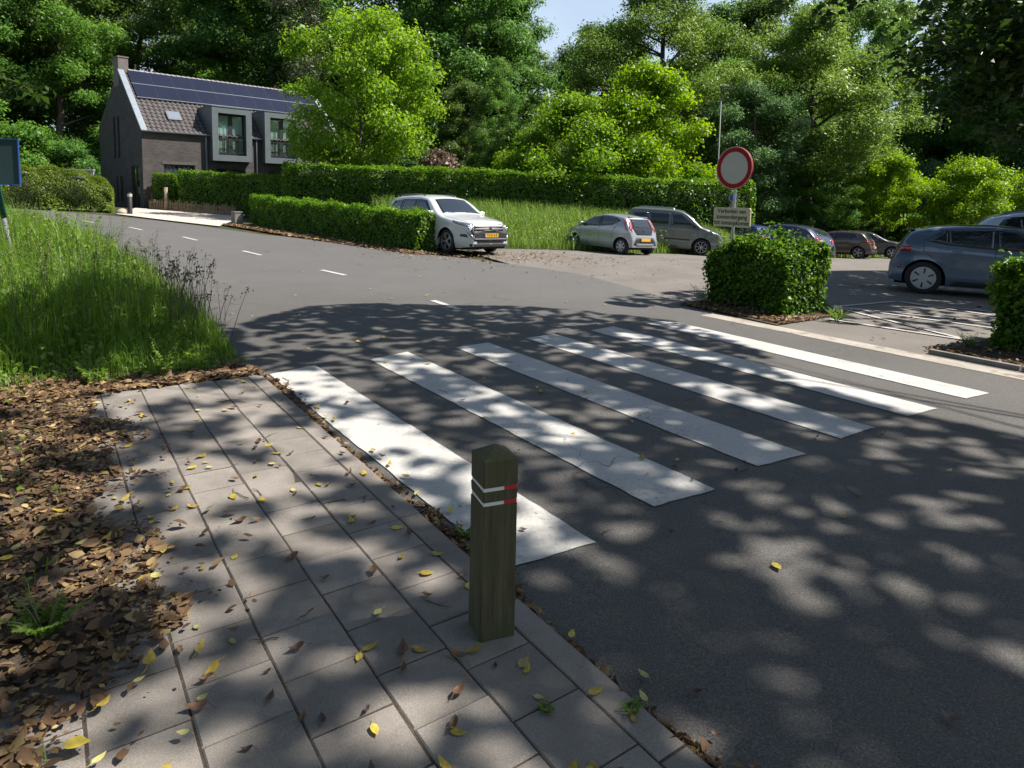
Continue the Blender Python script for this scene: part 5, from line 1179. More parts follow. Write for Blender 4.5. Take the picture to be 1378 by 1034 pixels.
LM['copper'] = leaf_mat('copper_leaves', (0.10, 0.065, 0.045), (0.17, 0.115, 0.085), (0.25, 0.19, 0.14), 0.3, objvar=0.0)
LM['grass'] = leaf_mat('grass_blades', (0.065, 0.14, 0.014), (0.125, 0.235, 0.025), (0.23, 0.33, 0.06), 0.45, objvar=0.0)
LM['meadow'] = leaf_mat('meadow_grass', (0.075, 0.15, 0.022), (0.135, 0.235, 0.035), (0.25, 0.32, 0.085), 0.45, objvar=0.0)
LM['dry'] = leaf_mat('dry_seed_heads', (0.06, 0.056, 0.028), (0.115, 0.105, 0.052), (0.2, 0.18, 0.10), 0.2, objvar=0.0)
CORE = plain('hedge_inner', (0.012, 0.016, 0.006), 0.95, var=0.5, scale=9)

def lumps_in(h0, h1, rx, n, shape='round', seed=0, lr=(0.16, 0.26), ry=None):
    r = random.Random(seed); out = []; ry = ry or rx
    while len(out) < n:
        f = r.random(); e = {'round': math.sqrt(max(0, 1 - (2 * f - 1) ** 2)) ** 0.8, 'tall': min(1, 3.2 * f + 0.25) * math.sqrt(max(0, 1 - f ** 2.2)), 'spread': (0.45 + 0.55 * math.sin(math.pi * min(1, f * 0.8 + 0.25))) * math.sqrt(max(0, 1 - f ** 4)),
                            'cone': (1 - f) * 0.95 + 0.08, 'column': math.sqrt(max(0, 1 - (2 * f - 1) ** 4)), 'dome': math.sqrt(max(0, 1 - f ** 2))}[shape]
        rr = e * (r.random() ** 0.42); a = r.uniform(0, 2 * math.pi)
        k = r.uniform(*lr) * rx
        out.append((np.array([rx * rr * math.cos(a), ry * rr * math.sin(a), h0 + (h1 - h0) * f]), np.array([k, k, k * r.uniform(0.55, 0.85)])))
    return out
def crown_mesh(name, lumps, n, size, mat, aspect=0.62, droop=0.0, seed=1, upbias=0.5, shell=0.3):
    r = np.random.default_rng(seed); w = np.array([l[1][0] ** 2 for l in lumps]); cnt = np.maximum(8, (n * w / w.sum()).astype(int))
    Ps, Ns, Ts = [], [], []
    for (c, rad), k in zip(lumps, cnt):
        d = unit(r.normal(size=(k, 3))); rr = r.random((k, 1)) ** shell
        d2 = d.copy(); d2[:, 2] = np.where(d2[:, 2] < -0.25, d2[:, 2] * 0.4, d2[:, 2])
        wob = 1 + 0.35 * np.sin(d[:, :1] * 5 + c[0]) * np.sin(d[:, 1:2] * 5 + c[1])
        P = c + d2 * rr * rad * wob + r.normal(size=(k, 3)) * (size * .5 + rad[0] * .12); P[:, 2] -= droop * rr[:, 0] * rad[0]
        Ps.append(P); Ns.append(d * 0.55 + np.array([0, 0, upbias]) + r.normal(scale=0.55, size=(k, 3)))
        Ts.append(np.clip(0.5 + r.normal(scale=0.13) + r.normal(scale=0.2, size=k), 0, 1))
    P, Nn, T = np.concatenate(Ps), np.concatenate(Ns), np.concatenate(Ts)
    S = size * np.clip(r.lognormal(-.05, .35, len(P)), .4, 2.0)
    v, tt = leaf_arrays(P, Nn, S, T, aspect, 0.12, r)
    return fast_mesh(name, v, np.arange(len(v)), 4, mat, tt)
def trunk_mesh(name, h, r0, lumps, mat, nb=14, seed=3, fork=0.35, lean=(0, 0), top=0.85):
    r = random.Random(seed); mb = MB(); n = 9
    path = [Vector((lean[0] * (i / n) ** 1.5 + r.gauss(0, 0.01) * h * (i > 0), lean[1] * (i / n) ** 1.5 + r.gauss(0, 0.01) * h * (i > 0), -0.3 + (h * top + 0.3) * i / n)) for i in range(n + 1)]
    mb.tube(path, [r0 * (1.35 if i == 0 else 1.0) * (1 - 0.85 * (i / n) ** 0.9) for i in range(n + 1)], 9)
    ls = r.sample(lumps, min(nb, len(lumps)))
    for c, rad in ls:
        c = Vector(c); tz = max(h * fork * 0.6, min(c.z - 0.25 * math.hypot(c.x, c.y) - 0.2, h * top * 0.95)); f = tz / (h * top); i = min(n - 1, max(0, int(f * n))); b = path[i].lerp(path[i + 1], max(0, min(1, f * n - i)))
        m = b.lerp(c, 0.5) + Vector((r.gauss(0, .06), r.gauss(0, .06), 0.06)) * (c - b).length
        rb = max(0.02, r0 * (1 - 0.85 * f) * 0.5)
        q = [b, b.lerp(m, 0.5) + Vector((0, 0, 0.02)), m, m.lerp(c, 0.55) + Vector((r.gauss(0, .05), r.gauss(0, .05), 0.05)), c]
        mb.tube(q, [rb, rb * .85, rb * .6, rb * .38, rb * .15], 6)
        for _ in range(2):
            e = c + Vector((r.gauss(0, 1), r.gauss(0, 1), r.gauss(0, .6))) * float(rad[0]) * 0.7; mb.tube([m, m.lerp(e, .5), e], [rb * .4, rb * .25, rb * .08], 5)
    return mb.mesh(name, mat, True)
PROTO = {}
def proto(kind, **k):
    ls = lumps_in(k['h0'], k['h1'], k['rx'], k['n'], k.get('shape', 'round'), k['seed'], k.get('lr', (0.16, 0.26)), k.get('ry'))
    cm = crown_mesh(kind + '_crown', ls, k['leaves'], k['size'], k['mat'], k.get('aspect', 0.62), k.get('droop', 0.0), k['seed'], k.get('up', 0.5), k.get('shell', 0.3))
    tm = trunk_mesh(kind + '_trunk', k['h1'], k['r0'], ls, k.get('bark', M['bark']), k.get('nb', 14), k['seed'], k.get('fork', 0.35), k.get('lean', (0, 0)), k.get('top', 0.85))
    PROTO[kind] = (cm, tm, k['h1'])
def tree(kind, name, label, x, y, height, rot=None, group=None, widen_=1.0, cat='tree', zoff=0.0):
    cm, tm, h = PROTO[kind]; s = height / h
    t = thing(name, label, cat, (x, y, ground_z(x, y) + zoff), rnd.uniform(0, 6.28) if rot is None else rot, group); t.scale = (s * widen_, s * widen_, s)
    mesh_obj('trunk', tm, t); mesh_obj('crown', cm, t); return t
proto('oak_a', h0=2.0, h1=24, rx=6.2, n=100, shape='tall', seed=11, leaves=80000, size=0.245, mat=LM['wood'], r0=0.42, lr=(0.17, 0.30))
proto('oak_b', h0=1.5, h1=24, rx=5.6, n=96, shape='column', seed=12, leaves=80000, size=0.24, mat=LM['wood2'], r0=0.40, lr=(0.18, 0.30), droop=0.25)
proto('oak_c', h0=5.0, h1=24, rx=6.0, n=84, shape='round', seed=13, leaves=72000, size=0.245, mat=LM['wood'], r0=0.42, lr=(0.16, 0.28))
proto('feathery', h0=1.0, h1=24, rx=5.5, n=120, shape='tall', seed=14, leaves=84000, size=0.215, mat=LM['mid'], r0=0.36, lr=(0.12, 0.22), droop=0.5, aspect=0.4)
proto('pine', h0=11, h1=24, rx=4.6, n=34, shape='dome', seed=15, leaves=20000, size=0.30, mat=LM['pine'], r0=0.34, lr=(0.18, 0.32), aspect=0.25, bark=M['bark_red'], fork=0.6)
proto('shrub', h0=0.2, h1=5, rx=3.2, n=40, shape='dome', seed=16, leaves=36000, size=0.155, mat=LM['mid'], r0=0.12, lr=(0.18, 0.30))
proto('shrub_dark', h0=0.2, h1=5, rx=3.0, n=36, shape='dome', seed=17, leaves=36000, size=0.155, mat=LM['wood'], r0=0.12, lr=(0.18, 0.30))
proto('grey_shrub', h0=0.2, h1=5, rx=3.2, n=36, shape='dome', seed=27, leaves=36000, size=0.135, mat=LM['grey'], r0=0.12, lr=(0.18, 0.30))

# --- the tall wood around the car park
def px_x(px, Y): return (px - 689) / 892.19 * Y * 1.0
wl = 'tall dark leafy tree of the dense wood behind the brick house'
wr = 'tall dark leafy tree of the dense wood behind the parked cars on the right'
wood = []
for (px, Y, kind, h) in ((-70, 50, 'oak_a', 25), (0, 55, 'oak_b', 26), (85, 54, 'feathery', 24), (195, 64, 'oak_b', 26), (300, 62, 'feathery', 25), (372, 60, 'oak_c', 25),
                         (560, 62, 'oak_a', 24), (622, 58, 'oak_c', 22.5), (-20, 72, 'oak_c', 28), (130, 76, 'oak_b', 30), (290, 80, 'oak_b', 30), (360, 80, 'oak_a', 30), (440, 78, 'oak_b', 30), (590, 78, 'oak_b', 27), (640, 82, 'oak_a', 25)):
    wood.append(tree(kind, 'woodland_tree', wl, px_x(px, Y), Y, h, group='woodland trees behind the house'))
for (px, Y, kind, h) in ((1160, 70, 'oak_b', 24), (1330, 62, 'oak_c', 24), (1400, 55, 'oak_a', 24), (1290, 72, 'oak_a', 22), (1450, 66, 'oak_b', 26), (1340, 84, 'oak_b', 26), (1420, 84, 'oak_a', 28), (1100, 84, 'oak_a', 28), (1020, 80, 'oak_b', 27), (950, 78, 'oak_a', 25), (1500, 60, 'oak_b', 25), (1240, 86, 'oak_c', 17), (1215, 64, 'feathery', 13), (1285, 60, 'feathery', 15), (1135, 62, 'feathery', 16), (965, 54, 'oak_c', 14), (1050, 51, 'oak_a', 13), (1145, 51, 'oak_b', 10.5), (925, 50, 'oak_b', 11)):
    wood.append(tree(kind, 'woodland_tree', wr, px_x(px, Y), Y, h, group='woodland trees behind the car park'))
tree('pine', 'pine_tree', 'pine with reddish trunk standing above the bright green tree by the house', px_x(425, 56), 56, 22.5)
tree('oak_c', 'woodland_tree', 'olive dark tree whose crown ends at the sky gap', px_x(655, 66), 66, 23.5, rot=0.4)
tree('oak_b', 'woodland_tree', 'low tree in the sky gap right of the tall wood', px_x(712, 78), 78, 18.6, rot=1.0)
tree('oak_a', 'woodland_tree', 'small far tree under the open sky, second in the sky gap', px_x(758, 84), 84, 19.0, rot=2.4)
tree('oak_c', 'woodland_tree', 'loose dark tree with lobed outline against the sky left of the robinia', px_x(808, 60), 60, 18.0, rot=4.0)
tree('feathery', 'woodland_tree', 'feathery mid green tree rising behind the long hedge', px_x(668, 46), 46, 11.0, rot=0.8, widen_=0.85)
tree('oak_b', 'woodland_tree', 'dark green rounded tree right of the copper shrub', px_x(628, 50), 50, 10.0, rot=0.2, widen_=1.0)
tree('feathery', 'weeping_tree', 'drooping dark tree left of the right-hand sky gap', px_x(1175, 58), 58, 18.5, rot=3.0, widen_=0.8)
tree('oak_c', 'woodland_tree', 'dark tree with open crown below the right-hand sky gap', px_x(1245, 60), 60, 13.5, rot=2.0)
tree('feathery', 'woodland_tree', 'shaded tree with bare trunk above the far right shrubs', px_x(1352, 54), 54, 20, rot=5.0)
# undergrowth at the edge of the wood
for (px, Y, kind, h, lab) in ((30, 44, 'shrub', 4.2, 'fresh green shrub above the grey garden wall'), (-30, 42, 'shrub', 6, 'fresh green shrub behind the blue edged sign'), (95, 46, 'shrub_dark', 3.6, 'dark low shrub between garden wall and brick gable'), (560, 42, 'shrub_dark', 4.2, 'dark shrub behind the copper leaved bush'),
                             (1165, 56, 'grey_shrub', 7.0, 'grey green rounded shrub behind the two bright small trees'), (1250, 54, 'grey_shrub', 6.2, 'dusky green shrub under the dark wood right of centre'), (1400, 50, 'grey_shrub', 6.5, 'blue green shrub at the right picture edge')):
    tree(kind, 'shrub', lab, px_x(px, Y), Y, h, cat='shrub')
for (px, Y, h) in ((1130, 46, 2.2), (1180, 47, 2.0), (1225, 46, 2.4), (1270, 46, 2.0), (1320, 45, 2.2), (1370, 44, 2.2), (1060, 44, 2.4), (1420, 43, 2.4)):
    tree('shrub_dark', 'shrub', 'dark undergrowth shrub along the far edge of the car park', px_x(px, Y), Y, h, group='undergrowth shrubs along the car park', cat='shrub')

fl = []
q_ = random.Random(5)
for i in range(150):
    a_ = math.radians(52 + 84 * i / 149 + q_.uniform(-.5, .5)); R_ = 100 + q_.uniform(-5, 5); x_, y_ = R_ * math.cos(a_), R_ * math.sin(a_)
    for z_ in (2.0, 6.0, q_.uniform(8, 11)): fl.append((np.array([x_ + q_.gauss(0, 1), y_, ground_z(x_, y_) + z_]), np.array([2.8, 2.8, 2.6])))
o = mesh_obj('far_wood', crown_mesh('far_wood', fl, 60000, .62, LM['wood'], seed=51)); o['kind'] = 'stuff'
# --- the trees one can tell apart
proto('maple', h0=3.3, h1=11.9, rx=5.0, n=95, shape='round', seed=21, leaves=46000, size=0.18, mat=LM['bright'], r0=0.20, lr=(0.15, 0.25), nb=24, fork=0.3, droop=0.2)
tree('maple', 'broadleaf_tree', 'bright green round crowned tree on a slim dark trunk beside the brick house', px_x(484, 36), 36, 10.9, rot=0.6, widen_=0.90)
proto('lime_bush', h0=0.5, h1=8.2, rx=3.4, n=80, shape='dome', seed=22, leaves=46000, size=0.15, mat=LM['lime'], r0=0.16, lr=(0.15, 0.26))
tree('lime_bush', 'broadleaf_tree', 'brightest yellow green tree behind the long hedge', px_x(868, 35), 35, 8.9, rot=0.3, widen_=0.95)
proto('green_bush', h0=0.3, h1=6.5, rx=3.8, n=84, shape='dome', seed=23, leaves=48000, size=0.135, mat=LM['bright'], r0=0.16, lr=(0.14, 0.24))
tree('green_bush', 'broadleaf_tree', 'wide fresh green bush touching the yellow green tree on its left', px_x(768, 34), 34, 6.7, rot=1.3)
tree('green_bush', 'broadleaf_tree', 'small fresh green bush farthest left along the long hedge', px_x(715, 36), 36, 5.2, rot=4.3, widen_=0.75)
proto('copper', h0=0.3, h1=4, rx=1.5, n=26, shape='dome', seed=24, leaves=4500, size=0.17, mat=LM['copper'], r0=0.08, lr=(0.18, 0.3))
tree('copper', 'shrub', 'pinkish brown leaved shrub behind the hedge right of the bright tree', px_x(590, 37), 37, 4.0, cat='shrub')
proto('robinia', h0=5.5, h1=17, rx=6.5, n=90, shape='spread', seed=25, leaves=95000, size=0.16, mat=LM['robinia'], r0=0.42, lr=(0.12, 0.22), nb=30, fork=0.3, aspect=0.5, droop=0.2, shell=0.38, top=0.95)
tree('robinia', 'robinia_tree', 'tall airy tree with dark forked trunk in the middle of the skyline', px_x(880, 48), 48, 18.5, rot=0.0)
tree('robinia', 'robinia_tree', 'pale yellow green airy tree with sinuous branches right of the lamp post', px_x(1085, 46), 46, 15.8, rot=2.2, widen_=1.1)
proto('ivy_tree', h0=0.3, h1=10.5, rx=3.0, n=80, shape='column', seed=26, leaves=60000, size=0.125, mat=LM['grey'], r0=0.3, lr=(0.18, 0.30))
tree('ivy_tree', 'ivy_tree', 'dark grey green glossy tree behind the round traffic sign', px_x(1008, 42), 42, 10.3, rot=0.5)
tree('feathery', 'broadleaf_tree', 'mid green drooping tree between glossy tree and brown car', px_x(1108, 43), 43, 7.2, rot=0.9, widen_=1.35)
proto('small_tree', h0=1.6, h1=5.2, rx=2.8, n=60, shape='dome', seed=28, leaves=42000, size=0.11, mat=LM['lime'], r0=0.11, lr=(0.15, 0.26), fork=0.3)
tree('small_tree', 'broadleaf_tree', 'small bright tree above the brown hatchback', px_x(1190, 44), 44, 6.2, rot=0.9, widen_=0.75)
tree('small_tree', 'broadleaf_tree', 'wide bright tree above the large blue grey hatchback', px_x(1305, 41), 41, 5.8, rot=2.9, widen_=0.95)
tree('small_tree', 'broadleaf_tree', 'bright tree cut by the right picture edge', px_x(1415, 40), 40, 5.4, rot=1.9)

# --- hedges
def hedge(label, path, width, height, n, size, mat, name='hedge', taper=0.0, wob=0.07, roundtop=0.15, rag=0.05, hvar=None, core=True, seed=1, aspect=0.62):
    "path: world polyline of the centre line"
    r = np.random.default_rng(seed)
    P0 = np.array(path, float); mid = P0.mean(axis=0); z0 = ground_z(*mid)
    t = thing(name, label, 'hedge', (mid[0], mid[1], z0))
    d = np.r_[0, np.cumsum(np.linalg.norm(np.diff(P0, axis=0), axis=1))]; L = d[-1]
    def centre(s):
        x = np.interp(s, d, P0[:, 0]); y = np.interp(s, d, P0[:, 1]); e = 0.05
        tx = np.interp(np.minimum(s + e, L), d, P0[:, 0]) - np.interp(np.maximum(s - e, 0), d, P0[:, 0]); ty = np.interp(np.minimum(s + e, L), d, P0[:, 1]) - np.interp(np.maximum(s - e, 0), d, P0[:, 1])
        k = np.hypot(tx, ty); return x, y, tx / k, ty / k
    H = lambda s: height * (np.interp(s, [q[0] * L for q in hvar], [q[1] for q in hvar]) if hvar else np.ones_like(s))
    # areas: two long sides, top, two ends
    A = np.array([L * height, L * height, L * width * 1.3, width * height, width * height]); cnt = (n * A / A.sum()).astype(int)
    X, Nv = [], []
    def emit(s, q, f, nl):          # s along, q across (-1..1), f height 0..1
        x, y, tx, ty = centre(s); hh = H(s)
        wz = np.sin(s * 2.1 + q * 3) * np.sin(f * 5 + s * 1.3) * wob + np.sin(s * 5.7 + f * 9) * wob * 0.4
        ww = width / 2 * (1 - taper * f) * (1 - roundtop * np.clip((f - 0.75) / 0.25, 0, 1) ** 2)
        off = q * (ww + wz)
        zz = hh * f * (1 - roundtop * 0.3 * np.abs(q) ** 3) + wz * (f > 0.9)
        gx, gy = x - ty * off, y + tx * off
        gz = np.array([ground_z(a, b) for a, b in zip(gx, gy)]) if len(gx) < 4000 else np.interp(s, np.linspace(0, L, 60), [ground_z(*[float(c) for c in centre(np.array([a]))[:2]]) for a in np.linspace(0, L, 60)])
        X.append(np.c_[gx, gy, gz + zz]); Nv.append(np.c_[-ty * nl[0] + tx * nl[2], tx * nl[0] + ty * nl[2], np.full_like(s, nl[1])])
    dep = lambda k: 1 - np.abs(r.normal(scale=rag * 1.6, size=k)) / (width / 2)
    for sg, k in ((-1, cnt[0]), (1, cnt[1])): emit(r.uniform(0, L, k), sg * dep(k), r.random(k) ** (0.72 if size < .08 else 0.9), (sg, 0.35, 0))
    k = cnt[2]; f = 1 - np.abs(r.normal(scale=rag * 1.2, size=k)) / height; top_up = r.random(k) < 0.16; f = np.where(top_up, 1 + r.random(k) ** 2 * (2.4 if size < .08 else 1.7) * rag / height, f); emit(r.uniform(0, L, k), r.uniform(-1, 1, k), f, (0, 1, 0))
    for s0, sg, k in ((0, -1, cnt[3]), (L, 1, cnt[4])):
        emit(np.clip(s0 - sg * np.abs(r.normal(scale=rag, size=k)), 0, L) + sg * 0.0, r.uniform(-1, 1, k), r.random(k), (0, 0.35, sg))
    P = np.concatenate(X) - np.array([mid[0], mid[1], z0]); Nn = unit(np.concatenate(Nv)) * 0.8 + r.normal(scale=0.5, size=(len(P), 3)) + np.array([0, 0, 0.25])
    P += r.normal(scale=rag * 0.3, size=P.shape)
    T = np.clip(0.48 + r.normal(scale=0.22, size=len(P)) + 0.1 * np.sin(P[:, 0] * 3) * np.sin(P[:, 1] * 2.3), 0, 1); S = size * r.uniform(0.6, 1.35, len(P))
    if size < 0.08: v, ix, tt = leaf6_arrays(P, Nn, S, T, aspect, .16, -.08, r)
    else: (v, tt), ix = leaf_arrays(P, Nn, S, T, aspect, 0.14, r), np.arange(len(P) * 4)
    mesh_obj('foliage', fast_mesh('hedge_foliage', v, ix, 4, mat, tt), t)
    if core:
        mb = MB(); ss = np.linspace(min(0.12, L * .1), L - min(0.12, L * .1), max(3, int(L / 0.5))); vs = []; cw = max(0.06, width / 2 - 0.13 - rag)
        x, y, tx, ty = centre(ss); hh = H(ss)
        for i in range(len(ss)):
            rt_ = 1 - roundtop * .8
            for q, f in ((-1, 0.04), (-rt_, 0.72), (-0.5 * rt_, 0.86), (0.5 * rt_, 0.86), (rt_, 0.72), (1, 0.04)):
                o = q * cw; gx, gy = x[i] - ty[i] * o, y[i] + tx[i] * o; vs.append((gx - mid[0], gy - mid[1], ground_z(gx, gy) - z0 + hh[i] * f - (0.06 if f > 0.5 else 0)))
        fs = [(i * 6 + j, i * 6 + (j + 1) % 6, (i + 1) * 6 + (j + 1) % 6, (i + 1) * 6 + j) for i in range(len(ss) - 1) for j in range(6)] + [(0, 1, 2, 3, 4, 5), tuple((len(ss) - 1) * 6 + j for j in range(5, -1, -1))]
        mb.add(vs, fs); mb.build('dark_core', CORE, t)  # solid near-black hull stands in for the shaded inside of the hedge
    return t
hedge('long tall clipped hedge behind the parked silver cars and the meadow', [(-10.9, 32.2), (-6, 31.9), (0, 31.4), (5.2, 30.6), (8.6, 30.9), (11.1, 31.4)], 1.3, 2.87, 72000, 0.11, LM['hedge'], hvar=[(0, 1.0), (0.6, 1.05), (0.7, 1.08), (0.75, 1.07), (1, 1.2)], seed=31)
hedge('low clipped hedge between the road and the white SUV', [(-11.1, 28.9), (-8.6, 26.3), (-5.5, 22.9), (-2.5, 19.5)], 0.72, 1.22, 32000, 0.085, LM['hedge'], hvar=[(0, 1.05), (0.5, 1.0), (1, 0.95)], seed=32)
hedge('rounded olive green yew hedge beside the bending road on the left', [(-30, 29.0), (-26, 29.6), (-22.5, 31.0), (-19.6, 32.6)], 2.0, 1.83, 60000, 0.10, LM['yew'], hvar=[(0, 0.85), (0.55, 0.86), (0.72, 1.03), (0.9, 1.0), (0.98, 0.78), (1, 0.6)], roundtop=0.6, wob=0.16, seed=33, aspect=0.35)
hedge('small square hedge in front of the ground floor window', [(-20.2, 37.75), (-18.9, 37.6)], 0.8, 2.0, 4200, 0.11, LM['hedge'], seed=34)
hedge('leafy garden hedge above the split pale fence of the house', [(-18.5, 37.4), (-14.6, 36.5), (-11.6, 35.0)], 0.9, 2.25, 18000, 0.11, LM['hedge'], seed=35)
# two box-cut hedges at the crossing, larger leaves
def near_hedge(label, c, lu, lv, h, n, seed):
    a, b = W(c[0], c[1] - lv / 2), W(c[0], c[1] + lv / 2)
    t = hedge(label, [a, ((a[0] + b[0]) / 2, (a[1] + b[1]) / 2), b], lu, h, n, 0.062, LM['box'], seed=seed, rag=0.10, wob=0.115, roundtop=0.08, hvar=[(0, 0.93), (0.2, 1.0), (0.45, 1.05), (0.7, 0.98), (1, 0.95)])
    r = random.Random(seed); mb = MB(); base = t.location
    for _ in range(46):
        u, v = c[0] + r.uniform(-.45, .45) * lu, c[1] + r.uniform(-.47, .47) * lv; x, y = W(u, v); z = ground_z(x, y); p = Vector((x, y, z)) - base
        q = p + Vector((r.gauss(0, .08), r.gauss(0, .08), h * r.uniform(.4, .75))); mb.tube([p - Vector((0, 0, .05)), p.lerp(q, .5) + Vector((r.gauss(0, .02), r.gauss(0, .02), 0)), q], [.014, .011, .005], 5)
    mb.build('stems', M['bark'], t); return t
near_hedge('square box cut hedge around the foot of the round sign', (8.0, 4.05), 1.15, 1.45, 1.03, 25000, 41)
near_hedge('square box cut hedge at the right edge of the crossing', (8.55, -0.42), 1.3, 2.5, 1.05, 36000, 42)
# ------------------------------------------------------------------ grass, weeds, fallen leaves
def vnoise(x, y, s, seed):
    def h(i, j): return (math.sin(i * 127.1 + j * 311.7 + seed * 74.7) * 43758.5453) % 1.0
    x, y = x / s, y / s; i, j = math.floor(x), math.floor(y); fx, fy = x - i, y - j; fx, fy = fx * fx * (3 - 2 * fx), fy * fy * (3 - 2 * fy)
    return (h(i, j) * (1 - fx) + h(i + 1, j) * fx) * (1 - fy) + (h(i, j + 1) * (1 - fx) + h(i + 1, j + 1) * fx) * fy
def blades(P, H, lean, width, r, tintmu=0.5, tintsd=0.22):
    n = len(P); a = r.uniform(0, 2 * np.pi, n); dx = np.c_[np.cos(a), np.sin(a), np.zeros(n)]; sx = np.c_[-np.sin(a), np.cos(a), np.zeros(n)]
    L = (r.random(n) ** 1.2 * lean)[:, None] * H[:, None]; w = (width * r.uniform(0.6, 1.3, n))[:, None]; h = np.c_[np.zeros((n, 2)), H]
    v = np.empty((n, 6, 3)); v[:, 0] = P - sx * w; v[:, 1] = P + sx * w; m = P + h * 0.6 + dx * L * 0.35
    v[:, 2] = m + sx * w * 0.8; v[:, 3] = m - sx * w * 0.8; tp = P + h * (1 - 0.25 * (L / np.maximum(H[:, None], .01))) + dx * L
    v[:, 4] = tp - sx * w * 0.08; v[:, 5] = tp + sx * w * 0.08
    idx = (np.arange(n)[:, None] * 6 + np.array([0, 1, 2, 3, 3, 2, 5, 4])).ravel()
    return v.reshape(-1, 3), idx, np.repeat(np.clip(r.normal(tintmu, tintsd, n), 0, 1), 6)
def grass_obj(name, P, H, lean, width, mat, r, extra=None, mu=0.5):
    v, idx, t = blades(P, H, lean, width, r, mu)
    if extra is not None:
        ev, et = extra; idx = np.r_[idx, np.arange(len(ev)) + len(v)]; v = np.r_[v, ev]; t = np.r_[t, et]
    o = mesh_obj(name, fast_mesh(name, v, idx, 4, mat, t)); o['kind'] = 'stuff'; return o
r = np.random.default_rng(77)
RLu = lambda v: np.interp(v, [p[1] for p in ROAD_L], [p[0] for p in ROAD_L])
def verge_pts(n, v0, v1, umax, vp=1.0, edge=0.0):
    v = v0 + (v1 - v0) * r.random(n) ** vp; u = RLu(v) - 0.03 - edge - umax * r.random(n) ** 1.25
    xy = np.array([W(a, b) for a, b in zip(u, v)]); z = np.array([ground_z(x, y) + bank(x, y) for x, y in xy]); return np.c_[xy, z - 0.01], RLu(v) - u, v
# dense near verge, then coarser to the bend
P1, e1, v1 = verge_pts(30000, 3.95, 9.5, 4.6, 1.15); cl1 = np.array([vnoise(x, y, .35, 31) * .6 + vnoise(x, y, .9, 33) * .6 for x, y in P1[:, :2]]); H1 = (0.25 + 1.45 * cl1) * (0.07 + 0.36 * np.clip((v1 - 3.9) / 2.2, 0.12, 1) * (0.45 + 0.55 * np.clip(e1 / 0.9, 0, 1))) * r.uniform(0.5, 1.45, len(P1))
P2, e2, v2 = verge_pts(26000, 9.0, 17, 6.5, 1.0); cl2 = np.array([vnoise(x, y, .5, 31) * .6 + vnoise(x, y, 1.3, 33) * .6 for x, y in P2[:, :2]]); H2 = (0.25 + 1.5 * cl2) * 0.5 * r.uniform(0.5, 1.5, len(P2)) * (0.5 + 0.5 * np.clip(e2 / 0.8, 0, 1))
P3, e3, v3 = verge_pts(14000, 16.5, 33, 8, 1.0); H3 = 0.5 * r.uniform(0.5, 1.5, len(P3)) * (0.55 + 0.45 * np.clip(e3 / 0.8, 0, 1))
# herb leaves between the blades
def herbs(n, v0, v1, umax, size, hmax):
    P, e, v = verge_pts(n, v0, v1, umax); P[:, 2] += r.random(n) * hmax * np.clip(e / 0.6, 0.15, 1) * np.clip((v - 3.8) / 2, .15, 1)
    vv, tt = leaf_arrays(P, np.array([0, 0, 0.8]) + r.normal(scale=.6, size=(n, 3)), size * r.uniform(.5, 1.5, n), np.clip(r.normal(.55, .25, n), 0, 1), .55, .12, r); return vv, tt
ha = herbs(15000, 4.0, 10, 4.6, 0.062, 0.5); hb = herbs(17000, 9, 18, 6.5, 0.085, 0.72); hc = herbs(10000, 17, 33, 8, 0.11, 0.7)
grass_obj('verge_grass', np.r_[P1, P2, P3], np.r_[H1, H2, H3], 0.75, np.r_[np.full(len(P1), .0032), np.full(len(P2), .005), np.full(len(P3), .009)], LM['grass'], r, (np.r_[ha[0], hb[0], hc[0]], np.r_[ha[1], hb[1], hc[1]]))
# tall flowering grasses with seed heads at the road edge
def seed_grass(n, v0, v1, umin, umax, hlo, hhi, big=1.2):
    V, T, I = [], [], []
    Ps, Ns, Ss, Ts = [], [], [], []
    mb = MB()
    for _ in range(n):
        v = rnd.uniform(v0, v1); u = float(RLu(v)) - rnd.uniform(umin, umax); x, y = W(u, v); z = ground_z(x, y) + bank(x, y); h = rnd.uniform(hlo, hhi); a = rnd.uniform(0, 6.28); l = rnd.uniform(.05, .35) * h
        b = Vector((x, y, z)); tip = b + Vector((math.cos(a) * l, math.sin(a) * l, h)); m = b.lerp(tip, .55) + Vector((0, 0, .05 * h))
        mb.tube([b, m, tip], [.0024 * big, .002 * big, .0012], 4, cap=False)
        for k in range(rnd.randint(7, 16)):
            f = rnd.uniform(.0, .3); p = tip.lerp(m, f) + Vector((rnd.gauss(0, .018), rnd.gauss(0, .018), rnd.gauss(0, .012))) * (1 + f * 3); Ps.append(p); Ns.append((rnd.gauss(0, 1), rnd.gauss(0, 1), rnd.gauss(0, 1))); Ss.append(rnd.uniform(.012, .028) * big); Ts.append(rnd.random())
    vv, tt = leaf_arrays(np.array(Ps), np.array(Ns), np.array(Ss), np.array(Ts), .5, .1, r)
    i0 = len(mb.v); mb.add([tuple(q) for q in vv], [(4 * i, 4 * i + 1, 4 * i + 2, 4 * i + 3) for i in range(len(vv) // 4)])
    me = mb.mesh('seed_grass', LM['dry']); at = me.attributes.new('tint', 'FLOAT', 'POINT'); at.data.foreach_set('value', np.r_[np.full(i0, .35), tt].astype(np.float32)); o = mesh_obj('seed_grass', me); o['kind'] = 'stuff'
seed_grass(34, 4.75, 6.6, -.02, .5, .5, .9, 1.7)
seed_grass(210, 4.7, 9.5, .0, 2.0, .45, .95)
seed_grass(200, 9.0, 17, .0, 3.5, .6, 1.05)
